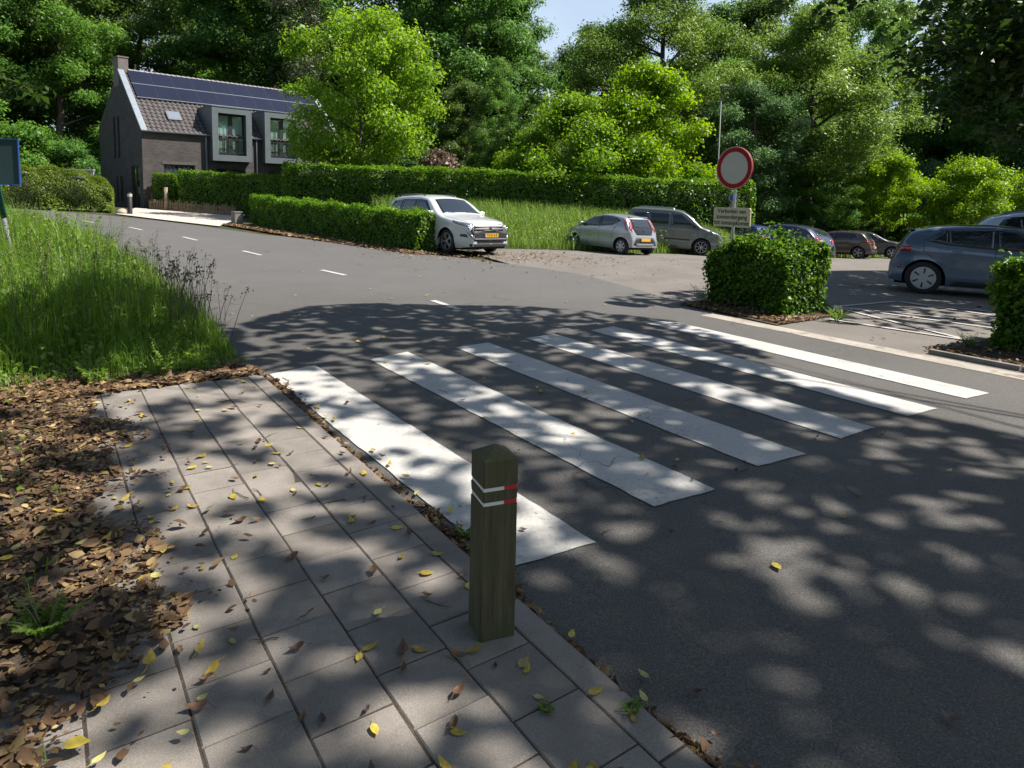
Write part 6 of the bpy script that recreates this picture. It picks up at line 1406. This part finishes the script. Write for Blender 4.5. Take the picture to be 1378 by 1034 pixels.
# ferns and weeds standing out of the verge
def weed(label, x, y, h, n, lsize, z=None, mat='grass', spread=0.5, name='weed_plant'):
    z = ground_z(x, y) + bank(x, y) if z is None else z; t = thing(name, label, 'plant', (x, y, z)); mb = MB(); Ps, Ns, Ss = [], [], []
    for k in range(n):
        a = rnd.uniform(0, 6.28); l = h * rnd.uniform(.6, 1.1); tip = Vector((math.cos(a) * spread * l, math.sin(a) * spread * l, l)); m = tip * .5 + Vector((0, 0, .12 * l)); mb.tube([(0, 0, -.02), m, tip], [.004, .003, .0015], 5)
        for q in range(9):
            f = .25 + .75 * q / 8; p = (Vector().lerp(m, f * 2) if f < .5 else m.lerp(tip, f * 2 - 1)); s = Vector((-math.sin(a), math.cos(a), 0)) * lsize * (1.15 - f) * .9
            for sg in (-1, 1): Ps.append(p + s * sg); Ns.append((rnd.gauss(0, .4), rnd.gauss(0, .4), 1)); Ss.append(lsize * (1.3 - f) * rnd.uniform(.7, 1.2))
    mb.build('stems', plain('weed_stem', (.09, .14, .03), .7), t)
    mesh_obj('leaves', leaf_mesh('weed_leaves', np.array(Ps), np.array(Ns), np.array(Ss), r.uniform(.3, .95, len(Ps)), LM[mat], .45), t)
weed('bushy feathery weed at the top edge of the paving', -3.05, 5.75, .34, 6, .06); weed('small rosette weed among brown leaves left of the paving', -3.35, 5.25, .17, 7, .07, spread=.9)
weed('bracken fern standing above the verge grass on the left', -9.0, 13.8, 1.25, 6, .22, name='fern'); weed('second bracken fern nearer the left picture edge', -8.6, 12.2, 1.1, 6, .2, name='fern')
weed('leafy sucker shoot at the left foot of the sign hedge', 3.28, 11.15, .42, 8, .075, mat='hedge', spread=.9); weed('low green weed at the right foot of the sign hedge', 4.85, 9.75, .2, 12, .06, z=ground_z(4.85, 9.75), spread=1.0); weed('thin green weed beside the right edge hedge', 5.75, 8.2, .16, 9, .05, z=ground_z(5.7, 8.3), spread=1.0)
weed('tiny green weed in the gutter before the bollard', *W(-.05, .28), .07, 8, .03, z=ground_z(*W(-.05, .28)), spread=.9); weed('tiny green weed in the kerb joint lower right', *W(-.2, -.98), .04, 6, .02, z=ground_z(*W(-.2, -.98)) + .034, spread=1.1)
weed('flat tuft of weed on a paving tile near the camera', *W(-.42, -.83), .03, 6, .018, z=ground_z(*W(-.42, -.83)) + .034, spread=1.3)
weed('leggy bramble shoot on the left among the litter', -3.5, 4.2, .4, 6, .07, z=ground_z(-3.5, 4.2) + .03, spread=.7); weed('low ivy clump at the lower left corner', -1.62, 2.2, .1, 14, .04, z=ground_z(-1.62, 2.2) + .06, spread=1.4)
# rough low growth in the litter at the far left
n = 6500; u = -1.55 - 2.6 * r.random(n) ** .8; v = -1.2 + 5.6 * r.random(n); keep = r.random(n) < (0.15 + .85 * (np.sin(u * 2.7 + 1) * np.sin(v * 2.3 + u) > .1)) * np.clip((-u - 1.5) / .9, 0, 1); u, v = u[keep], v[keep]
xy = np.array([W(a, b) for a, b in zip(u, v)]); z = np.array([ground_z(*p) + .014 + .05 * smooth(.1, 1.5, -1.3 - UV(*p)[0]) for p in xy]); P = np.c_[xy, z]
k = 900; pk = P[r.integers(0, len(P), k)] + np.c_[r.normal(scale=.05, size=(k, 2)), r.uniform(.02, .12, k)]
grass_obj('rough_grass', P, r.uniform(.04, .17, len(P)), 1.1, .0026, LM['grass'], r, leaf_arrays(pk, np.array([0, 0, 1.]) + r.normal(scale=.4, size=(k, 3)), r.uniform(.025, .06, k), r.uniform(.2, .8, k), .7, .1, r), .38)
# meadow between the long hedge and the car park
MA = [(-2.0, 21.6), (-0.6, 22.1), (2.0, 23.15), (4.6, 23.9), (8.3, 27.1), (12.5, 31.0)]; MBk = [(-6.6, 31.0), (-3, 30.8), (0, 30.6), (5.2, 29.8), (9, 30.2), (13.2, 31.4)]
def mz(x, y, f): return ground_z(x, y) + .75 * smooth(0.0, .9, f) * (1 - smooth(6.5, 11, x))
A_, B_ = resample(MA, 60), resample(MBk, 60); mb = MB(); vs = [(*(A_[i] * (1 - f) + B_[i] * f), mz(*(A_[i] * (1 - f) + B_[i] * f), f) - .012) for i in range(60) for f in np.linspace(0, 1, 14)]
mb.add(vs, [(i * 14 + j, i * 14 + j + 1, (i + 1) * 14 + j + 1, (i + 1) * 14 + j) for i in range(59) for j in range(13)]); o = mb.build('meadow_ground', M['wood_floor'], smooth=True); o['kind'] = 'structure'
n = 26000; s = r.random(n); f = r.random(n) ** 1.1; ii = s * 59; i0 = np.minimum(58, ii.astype(int)); fr = (ii - i0)[:, None]; a = A_[i0] * (1 - fr) + A_[i0 + 1] * fr; b = B_[i0] * (1 - fr) + B_[i0 + 1] * fr; xy = a * (1 - f[:, None]) + b * f[:, None]
P = np.c_[xy, [mz(x, y, q) for (x, y), q in zip(xy, f)]]; k = 9000; pk = P[r.integers(0, n, k)] + np.c_[r.normal(scale=.1, size=(k, 2)), r.uniform(.3, .85, k)]
grass_obj('meadow_grass', P, (.30 + .5 * np.clip(f * 2.2, 0, 1)) * r.uniform(.6, 1.35, n), .6, .009, LM['meadow'], r, leaf_arrays(pk, r.normal(size=(k, 3)), r.uniform(.04, .11, k), r.uniform(.4, 1, k), .4, .1, r))
# short grass at the edge of the far car park
n = 5000; s = r.random(n); q = resample([(8.3, 27.1), (15, 33.8), (24.5, 41.3), (36, 41.6)], 80)[(s * 79).astype(int)] + np.c_[r.normal(scale=.6, size=n), np.abs(r.normal(scale=1.4, size=n))]
grass_obj('edge_grass', np.c_[q, [ground_z(*p) - .02 for p in q]], r.uniform(.12, .4, n), .7, .014, LM['meadow'], r)

# brown leaf litter: uncounted mass on the left, in the gutter and under the hedges
LIT = leaf_mat('dead_leaves', (0.05, 0.030, 0.018), (0.16, 0.095, 0.050), (0.37, 0.27, 0.12), 0.15, 0.7, objvar=0.0, spec=0.25)
def litter(name, uv, size, zoff, tilt=.26, mu=.42):
    n = len(uv); xy = np.array([W(a, b) for a, b in uv]); z = np.array([ground_z(*p) for p in xy]) + zoff
    P = np.c_[xy, z + np.abs(r.normal(scale=.008, size=n)) + .004]; S = size * np.clip(r.lognormal(-.1, .5, n), .3, 2.2)
    nn = np.array([0, 0, 1.]) + r.normal(scale=tilt, size=(n, 3)); v, ix, t = leaf6_arrays(P, nn, S, np.clip(r.normal(mu, .26, n), 0, 1), .56, .12, .10, r)
    # never below the ground it lies on
    v[:, 2] = np.maximum(v[:, 2], np.repeat(z, 6) + .002)
    o = mesh_obj(name, fast_mesh(name, v, ix, 4, LIT, t)); o['kind'] = 'stuff'
n = 12500; v = -1.5 + 5.9 * r.random(n); u = -1.36 - .20 * np.clip((.35 - v) / .5, 0, 1) - np.abs(r.normal(scale=.75, size=n)) + .10 * np.sin(v * 3.1) + .07 * np.sin(v * 8) + np.where(r.random(n) < .10, np.abs(r.normal(scale=.20, size=n)), 0); kp = np.array([vnoise(a, b, .42, 61) * .6 + vnoise(a, b, .13, 63) * .4 for a, b in zip(u, v)]) > .20; u, v = u[kp], v[kp]
litter('leaf_litter', np.c_[u, v], .034, np.where(u > -1.93, .043, .025 + .05 * np.clip((-1.3 - u) / 1.5, 0, 1)))
n = 1700; v = 3.5 + np.abs(r.normal(scale=.28, size=n)); u = -.15 - 1.9 * r.random(n); litter('leaf_litter', np.c_[u, v], .045, np.where(v < 3.72, .037, .026))
n = 1900; v = -1.6 + 5.2 * r.random(n); u = -.148 + np.abs(r.normal(scale=.032, size=n)) * (1 + .8 * np.sin(v * 2.6 + .5)) ; keep = r.random(n) < .35 + .65 * (np.sin(v * 3.7 + 1) > -.1); litter('gutter_litter', np.c_[u, v][keep], .036, .004, .5, .4)
n = 2600; v = r.uniform(3.0, 4.9, n); u = 6.85 + np.abs(r.normal(scale=.7, size=n)); litter('hedge_litter', np.c_[u, v], .045, .014, .4, .45)
n = 1600; v = r.uniform(-3.4, 1.2, n); u = 6.95 + np.abs(r.normal(scale=.6, size=n)); litter('hedge_litter', np.c_[u, v], .045, .014, .4, .36)
n = 5200; s = r.random(n); p = np.array([(-12.0, 28.0), (-2.6, 18.5)]); xy = p[0] * (1 - s[:, None]) + p[1] * s[:, None] + np.array([-.69, -.72]) * np.abs(r.normal(scale=.22, size=n))[:, None] * -1.0 + r.normal(scale=.16, size=(n, 2)); litter('hedge_litter', np.array([UV(*q) for q in xy]), .085, .014, .4, .5)
n = 1300; a = r.uniform(0, 1, n); xy = np.c_[r.normal(-.2, 1.7, n), r.normal(19.2, 1.4, n)]; litter('car_park_litter', np.array([UV(*q) for q in xy]), .05, .004, .3, .55)
n = 450; v = r.uniform(-1, 14, n); u = 6.9 + 8 * r.random(n); litter('car_park_litter', np.c_[u, v], .05, .002, .3, .5)

# single fallen leaves one could pick up
def leaf_proto(name, L, wd, curl, cup, col, var):
    mb = MB(); nx, out = 7, []
    for i in range(nx):
        t = i / (nx - 1); w = wd * math.sin(math.pi * min(1, t ** .8 * .97 + .03)) ** .8 * (1 - .35 * t) * .5; z = curl * (t - .45) ** 2 * 4 * L
        for q in (-1, 0, 1): out.append(((t - .5) * L, q * w * (1 + .07 * math.sin(i * 2.3 + q)), z + abs(q) * cup * w + .0012))
    mb.add(out, [(i * 3 + j, i * 3 + j + 1, (i + 1) * 3 + j + 1, (i + 1) * 3 + j) for i in range(nx - 1) for j in range(2)])
    mb.tube([(-L * .5, 0, curl * .81 * L + .001), (-L * .72, .004, .002), (-L * .95, .012, .0025)], [.0011, .0009, .0008], 5)
    m, nt, o_ = new_mat(name); tc = N(nt, 'ShaderNodeTexCoord'); nz = N(nt, 'ShaderNodeTexNoise', Scale=45.0, Detail=4.0); nt.links.new(tc.outputs['Object'], nz.inputs['Vector'])
    rp = ramp(nt, [(.3, tuple(c * (1 - var) for c in col)), (.7, tuple(c * (1 + var * .6) for c in col))]); nt.links.new(nz.outputs['Fac'], rp.inputs['Fac'])
    oi = N(nt, 'ShaderNodeObjectInfo'); mr = N(nt, 'ShaderNodeMapRange'); mr.inputs['To Min'].default_value = .65; mr.inputs['To Max'].default_value = 1.25; nt.links.new(oi.outputs['Random'], mr.inputs['Value']); hs = N(nt, 'ShaderNodeHueSaturation'); nt.links.new(mr.outputs[0], hs.inputs['Value']); nt.links.new(rp.outputs[0], hs.inputs['Color'])
    b = N(nt, 'ShaderNodeBsdfPrincipled', Roughness=.55); nt.links.new(hs.outputs[0], b.inputs['Base Color']); tr = N(nt, 'ShaderNodeBsdfTranslucent'); nt.links.new(hs.outputs[0], tr.inputs[0]); mx = N(nt, 'ShaderNodeMixShader', Fac=.2); nt.links.new(b.outputs[0], mx.inputs[1]); nt.links.new(tr.outputs[0], mx.inputs[2]); nt.links.new(mx.outputs[0], o_.inputs[0])
    return mb.mesh(name, m, True)
YEL = [leaf_proto('fallen_leaf_yellow', .062, .042, .05, .12, (.52, .40, .06), .3), leaf_proto('fallen_leaf_pale', .052, .036, .1, .2, (.50, .45, .16), .25), leaf_proto('fallen_leaf_gold', .07, .04, .16, .05, (.46, .33, .045), .35)]
BRN = [leaf_proto('fallen_leaf_brown', .066, .040, .28, .5, (.17, .09, .05), .4), leaf_proto('fallen_leaf_rust', .058, .034, .35, .7, (.22, .12, .06), .4), leaf_proto('fallen_leaf_dark', .05, .032, .3, .4, (.085, .05, .04), .4)]
def drop(n, region, protos, zf, label, group, smin=.5, smax=1.08):
    for _ in range(n):
        while True:
            uv = region(); x, y = W(*uv)
            break
        o = mesh_obj('fallen_leaf', rnd.choice(protos)); o.location = (x, y, ground_z(x, y) + zf(*uv)); o.rotation_euler = (rnd.gauss(0, .07), rnd.gauss(0, .06), rnd.uniform(0, 6.28)); s = rnd.uniform(smin, smax); o.scale = (s, s * rnd.uniform(.8, 1.15), s)
        tag(o, label, 'fallen leaf', group)
pav = lambda: (rnd.uniform(-1.5, -.2), -1.15 + 4.8 * rnd.random() ** 1.25)
left = lambda: (-1.25 - abs(rnd.gauss(0, .45)), -1.0 + 4.6 * rnd.random() ** 1.3)
near_road = lambda: (rnd.uniform(.0, 2.9) if rnd.random() < .7 else rnd.uniform(0, 5.5), -1.9 + 6.5 * rnd.random() ** 1.5)
far_road = lambda: (rnd.uniform(.3, 6.3), rnd.uniform(4, 12))
zr = lambda u, v: .012
drop(90, pav, YEL, lambda u, v: .042, 'small yellow leaf lying on the grey paving tiles', 'yellow leaves on the paving')
drop(74, pav, BRN, lambda u, v: .042, 'curled brown leaf lying on the grey paving tiles', 'brown leaves on the paving')
drop(45, left, YEL, lambda u, v: .058 + .04 * min(1, max(0, (-1.3 - u) / 1.5)), 'yellow leaf on top of the brown litter left of the paving', 'yellow leaves on the litter', .6, 1.15)
drop(26, near_road, YEL, zr, 'yellow leaf lying on the asphalt or stripes near the crossing', 'yellow leaves on the road'); drop(16, near_road, BRN, zr, 'brown leaf lying on the asphalt or stripes near the crossing', 'brown leaves on the road'); drop(25, far_road, YEL, zr, 'pale leaf speck on the open road beyond the crossing', 'leaves on the far road', .7, 1.2)
drop(22, lambda: (-.1 + rnd.uniform(-.04, .12), rnd.uniform(-1.4, 2.6)), YEL + BRN, lambda u, v: .02, 'leaf caught in the gutter along the kerb', 'leaves in the gutter')
TWIG = plain('twig_bark', (.06, .045, .035), .9); tw = []
for k in range(4):
    mb = MB(); L = .05 + .03 * k; p = [(0, 0, .003)] + [((i + 1) / 4 * L, rnd.gauss(0, .006), .003) for i in range(4)]; mb.tube(p, [.0022, .002, .0018, .0014, .0008], 5); mb.tube([p[2], (p[2][0] + L * .2, L * .18, .005)], [.0014, .0006], 4); tw.append(mb.mesh('twig', TWIG))
for reg, z, n, lab, grp in ((pav, .04, 16, 'short thin twig lying on the paving tiles', 'twigs on the paving'), (near_road, .006, 24, 'short thin twig lying on the dark asphalt', 'twigs on the road')):
    for _ in range(n):
        u, v = reg(); x, y = W(u, v); o = mesh_obj('twig', rnd.choice(tw)); o.location = (x, y, ground_z(x, y) + z); o.rotation_euler = (0, 0, rnd.uniform(0, 6.28)); o.scale = (rnd.uniform(.7, 1.5),) * 3; tag(o, lab, 'twig', grp)

# ------------------------------------------------------------------ the roadside trees that overhang the crossing
def in_poly(x, y, poly):
    c = False; n = len(poly)
    for i in range(n):
        (x1, y1), (x2, y2) = poly[i], poly[(i + 1) % n]
        if (y1 > y) != (y2 > y) and x < (x2 - x1) * (y - y1) / (y2 - y1) + x1: c = not c
    return c
# ground areas the crowns cover along the sun direction, with crown closure
COVER = [  # polygon, closure, height range
    ([(-3.35, 7.75), (-3.19, 8.59), (-2.87, 9.45), (-2.11, 9.91), (-0.99, 9.95), (0.14, 10.15), (1.25, 9.9), (2.3, 9.3), (1.9, 8.3), (1.5, 7.2), (0.3, 7.0), (-1.0, 7.3), (-2.2, 7.7)], .72, (6.5, 8.5)),
    ([(1.25, 9.9), (2.3, 9.3), (2.61, 8.43), (2.9, 7.4), (2.66, 6.58), (2.97, 5.85), (2.4, 5.6), (1.8, 6.5), (1.5, 7.6)], .50, (7, 10)),
    ([(-1.9, 8.0), (-1.0, 7.3), (0.3, 7.0), (1.5, 7.4), (2.2, 6.2), (2.6, 5.5), (1.4, 4.2), (0.4, 3.8), (-0.5, 4.3), (-1.32, 6.0)], .66, (8, 11)),
    ([(2.5, 5.9), (2.97, 5.85), (3.3, 5.35), (3.84, 4.85), (5.2, 4.2), (6, 2.2), (3.6, 0.8), (0.55, 1.7), (-0.5, 3.3), (-0.35, 4.0), (1.0, 4.2)], .63, (8.5, 12)),
    ([(-2.9, 7.6), (-1.9, 8.0), (-1.32, 6.9), (-1.42, 6.0), (-2.3, 5.9), (-3.0, 6.6)], .30, (6.5, 8.5)),
    ([(-2.2, 5.5), (-1.42, 6.0), (-0.5, 4.3), (-0.3, 3.5), (-0.55, 3.2), (-1.0, 3.9)], .38, (7.5, 10)),
    ([(-3.6, 5.3), (-2.2, 5.6), (-1.1, 4.2), (-1.7, 4.05), (-2.3, 4.3), (-3.4, 4.6)], .45, (7.5, 10)),
    ([(-3.6, 4.5), (-2.3, 4.3), (-1.7, 4.1), (-1.0, 3.9), (-0.5, 3.2), (0.6, 1.7), (-0.4, 0.7), (-2.2, 1.4), (-3.4, 2.8)], .57, (8, 11)),
    ([(-0.50, 2.20), (-0.35, 2.55), (0.25, 2.65), (0.25, 2.3)], .93, (9, 12)),
    ([(-5.2, 5.6), (-3.4, 5.2), (-2.4, 5.9), (-3.1, 7.6), (-4.4, 8.6), (-5.6, 8.0)], .86, (6.5, 8.5)),
    ([(5.0, 10.2), (5.8, 11.0), (6.9, 11.9), (8.7, 11.0), (12.5, 13.5), (15.5, 18.5), (13, 22), (8.9, 19.2), (7.6, 20.6), (5.4, 18.0), (4.9, 14.0), (4.5, 11.8)], .90, (6.2, 9.0)),
    ([(4.3, 11.4), (6.2, 11.6), (7.0, 14.2), (4.6, 14.0)], .97, (8.0, 9.5)),
    ([(4.4, 9.3), (5.2, 9.4), (6.6, 8.6), (8.2, 9.4), (8.7, 11.0), (6.9, 11.9), (5.5, 10.9)], .20, (6.2, 8.0)),
    ([(2.2, 10.6), (3.4, 11.6), (4.0, 13.0), (3.1, 12.6), (1.5, 11.3)], .35, (6.5, 8.0)),
]
def cmask(x, y): return .32 * vnoise(x + .4 * y, y, .18, 3) + .42 * vnoise(x, y - .2 * x, .095, 5) + .26 * vnoise(x, y, .7, 9)
_q = random.Random(3); CQ = sorted(cmask(_q.uniform(-20, 20), _q.uniform(-20, 20)) for _ in range(4000))
def canopy(cov, seed, dens):
    q = random.Random(seed); pts = []; cell = 0.62
    for ci, (poly, closure, (h0, h1)) in enumerate(cov):
        xs = [p[0] for p in poly]; ys = [p[1] for p in poly]; area = abs(sum(poly[i][0] * poly[(i + 1) % len(poly)][1] - poly[(i + 1) % len(poly)][0] * poly[i][1] for i in range(len(poly)))) / 2
        n = int(area * dens); k = 0
        while k < n:
            x, y = q.uniform(min(xs), max(xs)), q.uniform(min(ys), max(ys))
            if not in_poly(x, y, poly): continue
            k += 1
            if cmask(x, y) > CQ[int(3999 * closure)] + q.gauss(0, .015): continue
            # sprays: height follows its own slow noise so leaves lie in layered boughs
            h = h0 + (h1 - h0) * min(1, max(0, vnoise(x, y, .8, 21) + q.gauss(0, .10))); g0 = ground_z(x, y); s = h / SUN.z
            pts.append((x + SUN.x * s, y + SUN.y * s, g0 + h))
    return np.array(pts)
def roadside_tree(label, base, crown_pts, size, extra=None, seed=5, trunk_h=6.0):
    bx, by = base; z0 = ground_z(bx, by); t = thing('overhanging_tree', label, 'tree', (bx, by, z0)); rr = np.random.default_rng(seed); o = np.array([bx, by, z0])
    P = crown_pts - o; n = len(P); Nn = np.array([0.25, 0, 0.9]) + rr.normal(scale=.45, size=(n, 3)); S = size * rr.uniform(.6, 1.35, n); T = np.clip(rr.normal(.5, .22, n), 0, 1)
    if extra is not None: P = np.r_[P, extra[0] - o]; Nn = np.r_[Nn, extra[1]]; S = np.r_[S, extra[2]]; T = np.r_[T, extra[3]]
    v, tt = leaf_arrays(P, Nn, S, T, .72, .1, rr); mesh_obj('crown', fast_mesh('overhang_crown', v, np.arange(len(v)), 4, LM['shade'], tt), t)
    q = random.Random(seed); mb = MB(); H = trunk_h; path = [Vector((q.gauss(0, .05) * i, q.gauss(0, .05) * i, -.3 + (H + .3) * i / 6)) for i in range(7)]; mb.tube(path, [.34, .25, .22, .2, .18, .15, .12], 12)
    cells = {}
    for p in P: cells.setdefault((round(p[0] / 1.6), round(p[1] / 1.6)), []).append(p)
    for key, c in cells.items():
        if len(c) < 60 or q.random() < .45 or (extra is not None and np.mean(c, axis=0)[0] < -3.5): continue
        c = Vector(np.mean(c, axis=0)); b = path[q.randint(3, 6)]; m = b.lerp(c, .5) + Vector((q.gauss(0, .25), q.gauss(0, .25), .5)); mb.tube([b, b.lerp(m, .5) + Vector((0, 0, .15)), m, m.lerp(c, .6) + Vector((0, 0, .1)), c], [.03, .02, .012, .007, .003], 6)
    mb.build('trunk', M['bark'], t, smooth=True)
def side_tree(label, x, y, h, rx, seed, h0):  # unseen trees, added to cut the sky light on the foreground
    z0 = ground_z(x, y); t = thing('sky_blocker_tree', label, 'tree', (x, y, z0)); ls = lumps_in(h0, h, rx, 90, 'round', seed, (.16, .26))
    mesh_obj('crown', crown_mesh('side_crown', ls, 26000, .34, LM['wood'], seed=seed), t); mesh_obj('trunk', trunk_mesh('side_trunk', h, .32, ls, M['bark'], 16, seed), t)
side_tree('unseen big oak added left behind the viewpoint to keep sky light off the paving', -5.6, -1.5, 14.5, 6.3, 71, 6.0)
side_tree('unseen oak added across the road behind the viewpoint to block sky light', 4.5, -8.5, 14, 5.8, 72, 5.0)
# low boughs that hang into the top right of the view
def bough(points, n, size, spread, rr):
    P, Nn = [], []; pts = [np.array(p, float) for p in points]
    for _ in range(n):
        i = rr.integers(0, len(pts) - 1); f = rr.random(); c = pts[i] * (1 - f) + pts[i + 1] * f; P.append(c + rr.normal(scale=spread, size=3) * np.array([1, 1, .7])); Nn.append(np.array([0, 0, .8]) + rr.normal(scale=.5, size=3))
    return np.array(P), np.array(Nn), size * rr.uniform(.6, 1.3, n), np.clip(rr.normal(.45, .22, n), 0, 1)
rr = np.random.default_rng(8)
def join(*bs): return tuple(np.concatenate([b[i] for b in bs]) for i in range(4))
def vp(px, py, Y):
    "where a spot of the photograph lies at depth Y (used for planning the boughs)"
    X = px - 689; Z = 348.88 - py; c, s = math.cos(-.015), math.sin(-.015); x = c * X + s * Z; z = -s * X + c * Z; cp, sp = math.cos(.09), math.sin(.09); d = np.array([x / 892.19, cp + sp * z / 892.19, -sp + cp * z / 892.19]); return np.array([0, 0, 1.6432]) + d * Y / d[1]
B = []
for (pts, n, sp) in (([(1420, 40), (1330, 60), (1260, 90), (1215, 60)], 900, .28), ([(1420, 100), (1340, 120), (1270, 140)], 900, .30), ([(1430, 160), (1370, 185), (1330, 175)], 420, .22), ([(1420, -20), (1330, -10), (1270, 20)], 900, .32), ([(1400, 70), (1360, 90), (1300, 30)], 900, .34), ([(1420, 20), (1380, 60), (1350, 130)], 700, .34)):
    B.append(bough([vp(a, b, 12.5 + .8 * math.sin(i + a)) for i, (a, b) in enumerate(pts)], n, .16, sp, rr))
B.append(bough([vp(a, b, 9.0) for a, b in ((1240, -50), (1180, -14), (1130, 8), (1100, 22))], 130, .13, .10, rr)); B.append(bough([vp(a, b, 9.0) for a, b in ((1080, -20), (1060, -4), (1040, 8))], 40, .12, .08, rr)); B.append(bough([vp(a, b, 9.5) for a, b in ((1270, -30), (1225, 8))], 50, .13, .09, rr))
roadside_tree('large leafed dark tree overhanging the car park from the right picture edge', (16.0, 13.2), canopy(COVER[10:], 2, 600), .17, join(*B), 6, 6.5)
roadside_tree('tall roadside tree right of the crossing that shades the paving and zebra stripes', (9.4, 4.6), canopy(COVER[:10], 1, 1000), .118, None, 7, 9.5)
BL = None and bough([vp(a, b, 8.0) for a, b in ((-120, 60), (-20, 100), (20, 112), (52, 128))], 70, .11, .07, rr)
def left_tree():
    bx, by = -8.2, 7.4; z0 = ground_z(bx, by); t = thing('overhanging_tree', 'thin bough of dark leaves reaching in from the left picture edge', 'tree', (bx, by, z0)); o = np.array([bx, by, z0]); ls = lumps_in(2.6, 5.2, 1.6, 20, 'round', 61, (.2, .34)) + [(vp(-120 + 172 * k / 24, 60 + 68 * (k / 24) ** .6 + rnd.uniform(-6, 6), 8.0) - o, np.array([.11, .11, .08])) for k in range(25)]
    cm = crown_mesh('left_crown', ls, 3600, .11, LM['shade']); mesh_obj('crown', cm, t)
    me = trunk_mesh('left_trunk', 5.2, .1, ls, M['bark'], 12, 61); mesh_obj('trunk', me, t); mb = MB(); q = [Vector(vp(a, b, 8.0) - o) for a, b in ((-120, 60), (-20, 98), (20, 110), (52, 127))]; mb.tube([Vector((0, 0, 3.0))] + q, [.04, .025, .014, .009, .004], 6); mb.build('branch', M['bark'], t)
left_tree()
# ------------------------------------------------------------------ light, sky, camera
def sky_world():
    w = bpy.data.worlds.new('World'); scene.world = w; w.use_nodes = True; nt = w.node_tree
    for n in list(nt.nodes): nt.nodes.remove(n)
    out = nt.nodes.new('ShaderNodeOutputWorld'); bg = nt.nodes.new('ShaderNodeBackground'); bg.inputs['Strength'].default_value = 0.07
    sk = nt.nodes.new('ShaderNodeTexSky'); sk.sky_type = 'NISHITA'; sk.sun_disc = False; sk.sun_elevation = SUN_EL; sk.sun_rotation = math.radians(90) - SUN_AZ; sk.air_density = 1.0; sk.dust_density = 0.8; sk.ozone_density = 1.0
    # thin white cloud in the sky itself
    tc = nt.nodes.new('ShaderNodeTexCoord'); nz = nt.nodes.new('ShaderNodeTexNoise'); nz.inputs['Scale'].default_value = 3.5; nz.inputs['Detail'].default_value = 7.0
    mp = nt.nodes.new('ShaderNodeMapping'); mp.inputs['Scale'].default_value = (1, 1, 2.2); nt.links.new(tc.outputs['Generated'], mp.inputs['Vector']); nt.links.new(mp.outputs[0], nz.inputs['Vector'])
    r = ramp(nt, [(0.36, (0.5,) * 3), (0.68, (0.95,) * 3)]); nt.links.new(nz.outputs['Fac'], r.inputs['Fac'])
    sx = nt.nodes.new('ShaderNodeSeparateXYZ'); nt.links.new(tc.outputs['Generated'], sx.inputs[0]); mr = nt.nodes.new('ShaderNodeMapRange')
    mr.inputs['From Min'].default_value = 0.30; mr.inputs['From Max'].default_value = 0.55; mr.inputs['To Min'].default_value = 1.0; mr.inputs['To Max'].default_value = 0.0; nt.links.new(sx.outputs['Z'], mr.inputs['Value'])
    mu = nt.nodes.new('ShaderNodeMath'); mu.operation = 'MULTIPLY'; nt.links.new(r.outputs['Color'], mu.inputs[0]); nt.links.new(mr.outputs[0], mu.inputs[1])
    mx = nt.nodes.new('ShaderNodeMix'); mx.data_type = 'RGBA'; nt.links.new(mu.outputs[0], mx.inputs[0]); nt.links.new(sk.outputs[0], mx.inputs[6]); mx.inputs[7].default_value = (4.9, 6.0, 7.4, 1)
    nt.links.new(mx.outputs[2], bg.inputs['Color']); nt.links.new(bg.outputs[0], out.inputs['Surface'])
sky_world()
sun = bpy.data.lights.new('sun', 'SUN'); sun.energy = 5.0; sun.angle = math.radians(0.53); sun.color = (1.0, 0.95, 0.87)
so = link(bpy.data.objects.new('sun', sun)); so.rotation_euler = SUN.to_track_quat('Z', 'Y').to_euler(); so.location = SUN * 60
cam = bpy.data.cameras.new('camera'); cam.sensor_fit = 'HORIZONTAL'; cam.sensor_width = 36.0; cam.lens = 892.19 / 1378 * 36; cam.shift_y = -(517 - 348.88) / 1378; cam.clip_start = 0.05; cam.clip_end = 2000
co = link(bpy.data.objects.new('camera', cam)); pit, rol = 0.09, -0.015
fw = Vector((0, math.cos(pit), -math.sin(pit))); up = Vector((0, math.sin(pit), math.cos(pit))); rt = Vector((1, 0, 0))
cx = rt * math.cos(rol) - up * math.sin(rol); cy = rt * math.sin(rol) + up * math.cos(rol)
m3 = Matrix((cx, cy, -fw)).transposed(); co.matrix_world = Matrix.Translation((0, 0, 1.6432)) @ m3.to_4x4(); scene.camera = co
scene.view_settings.view_transform = 'Standard'; scene.view_settings.look = 'None'; scene.view_settings.exposure = 1.0; scene.view_settings.gamma = 1.0
scene.cycles.max_bounces = 9; scene.cycles.diffuse_bounces = 6; scene.cycles.glossy_bounces = 3; scene.cycles.transmission_bounces = 6; scene.cycles.transparent_max_bounces = 6
scene.cycles.use_denoising = True; scene.cycles.sample_clamp_indirect = 6.0
scene.cycles.caustics_reflective = False; scene.cycles.caustics_refractive = False
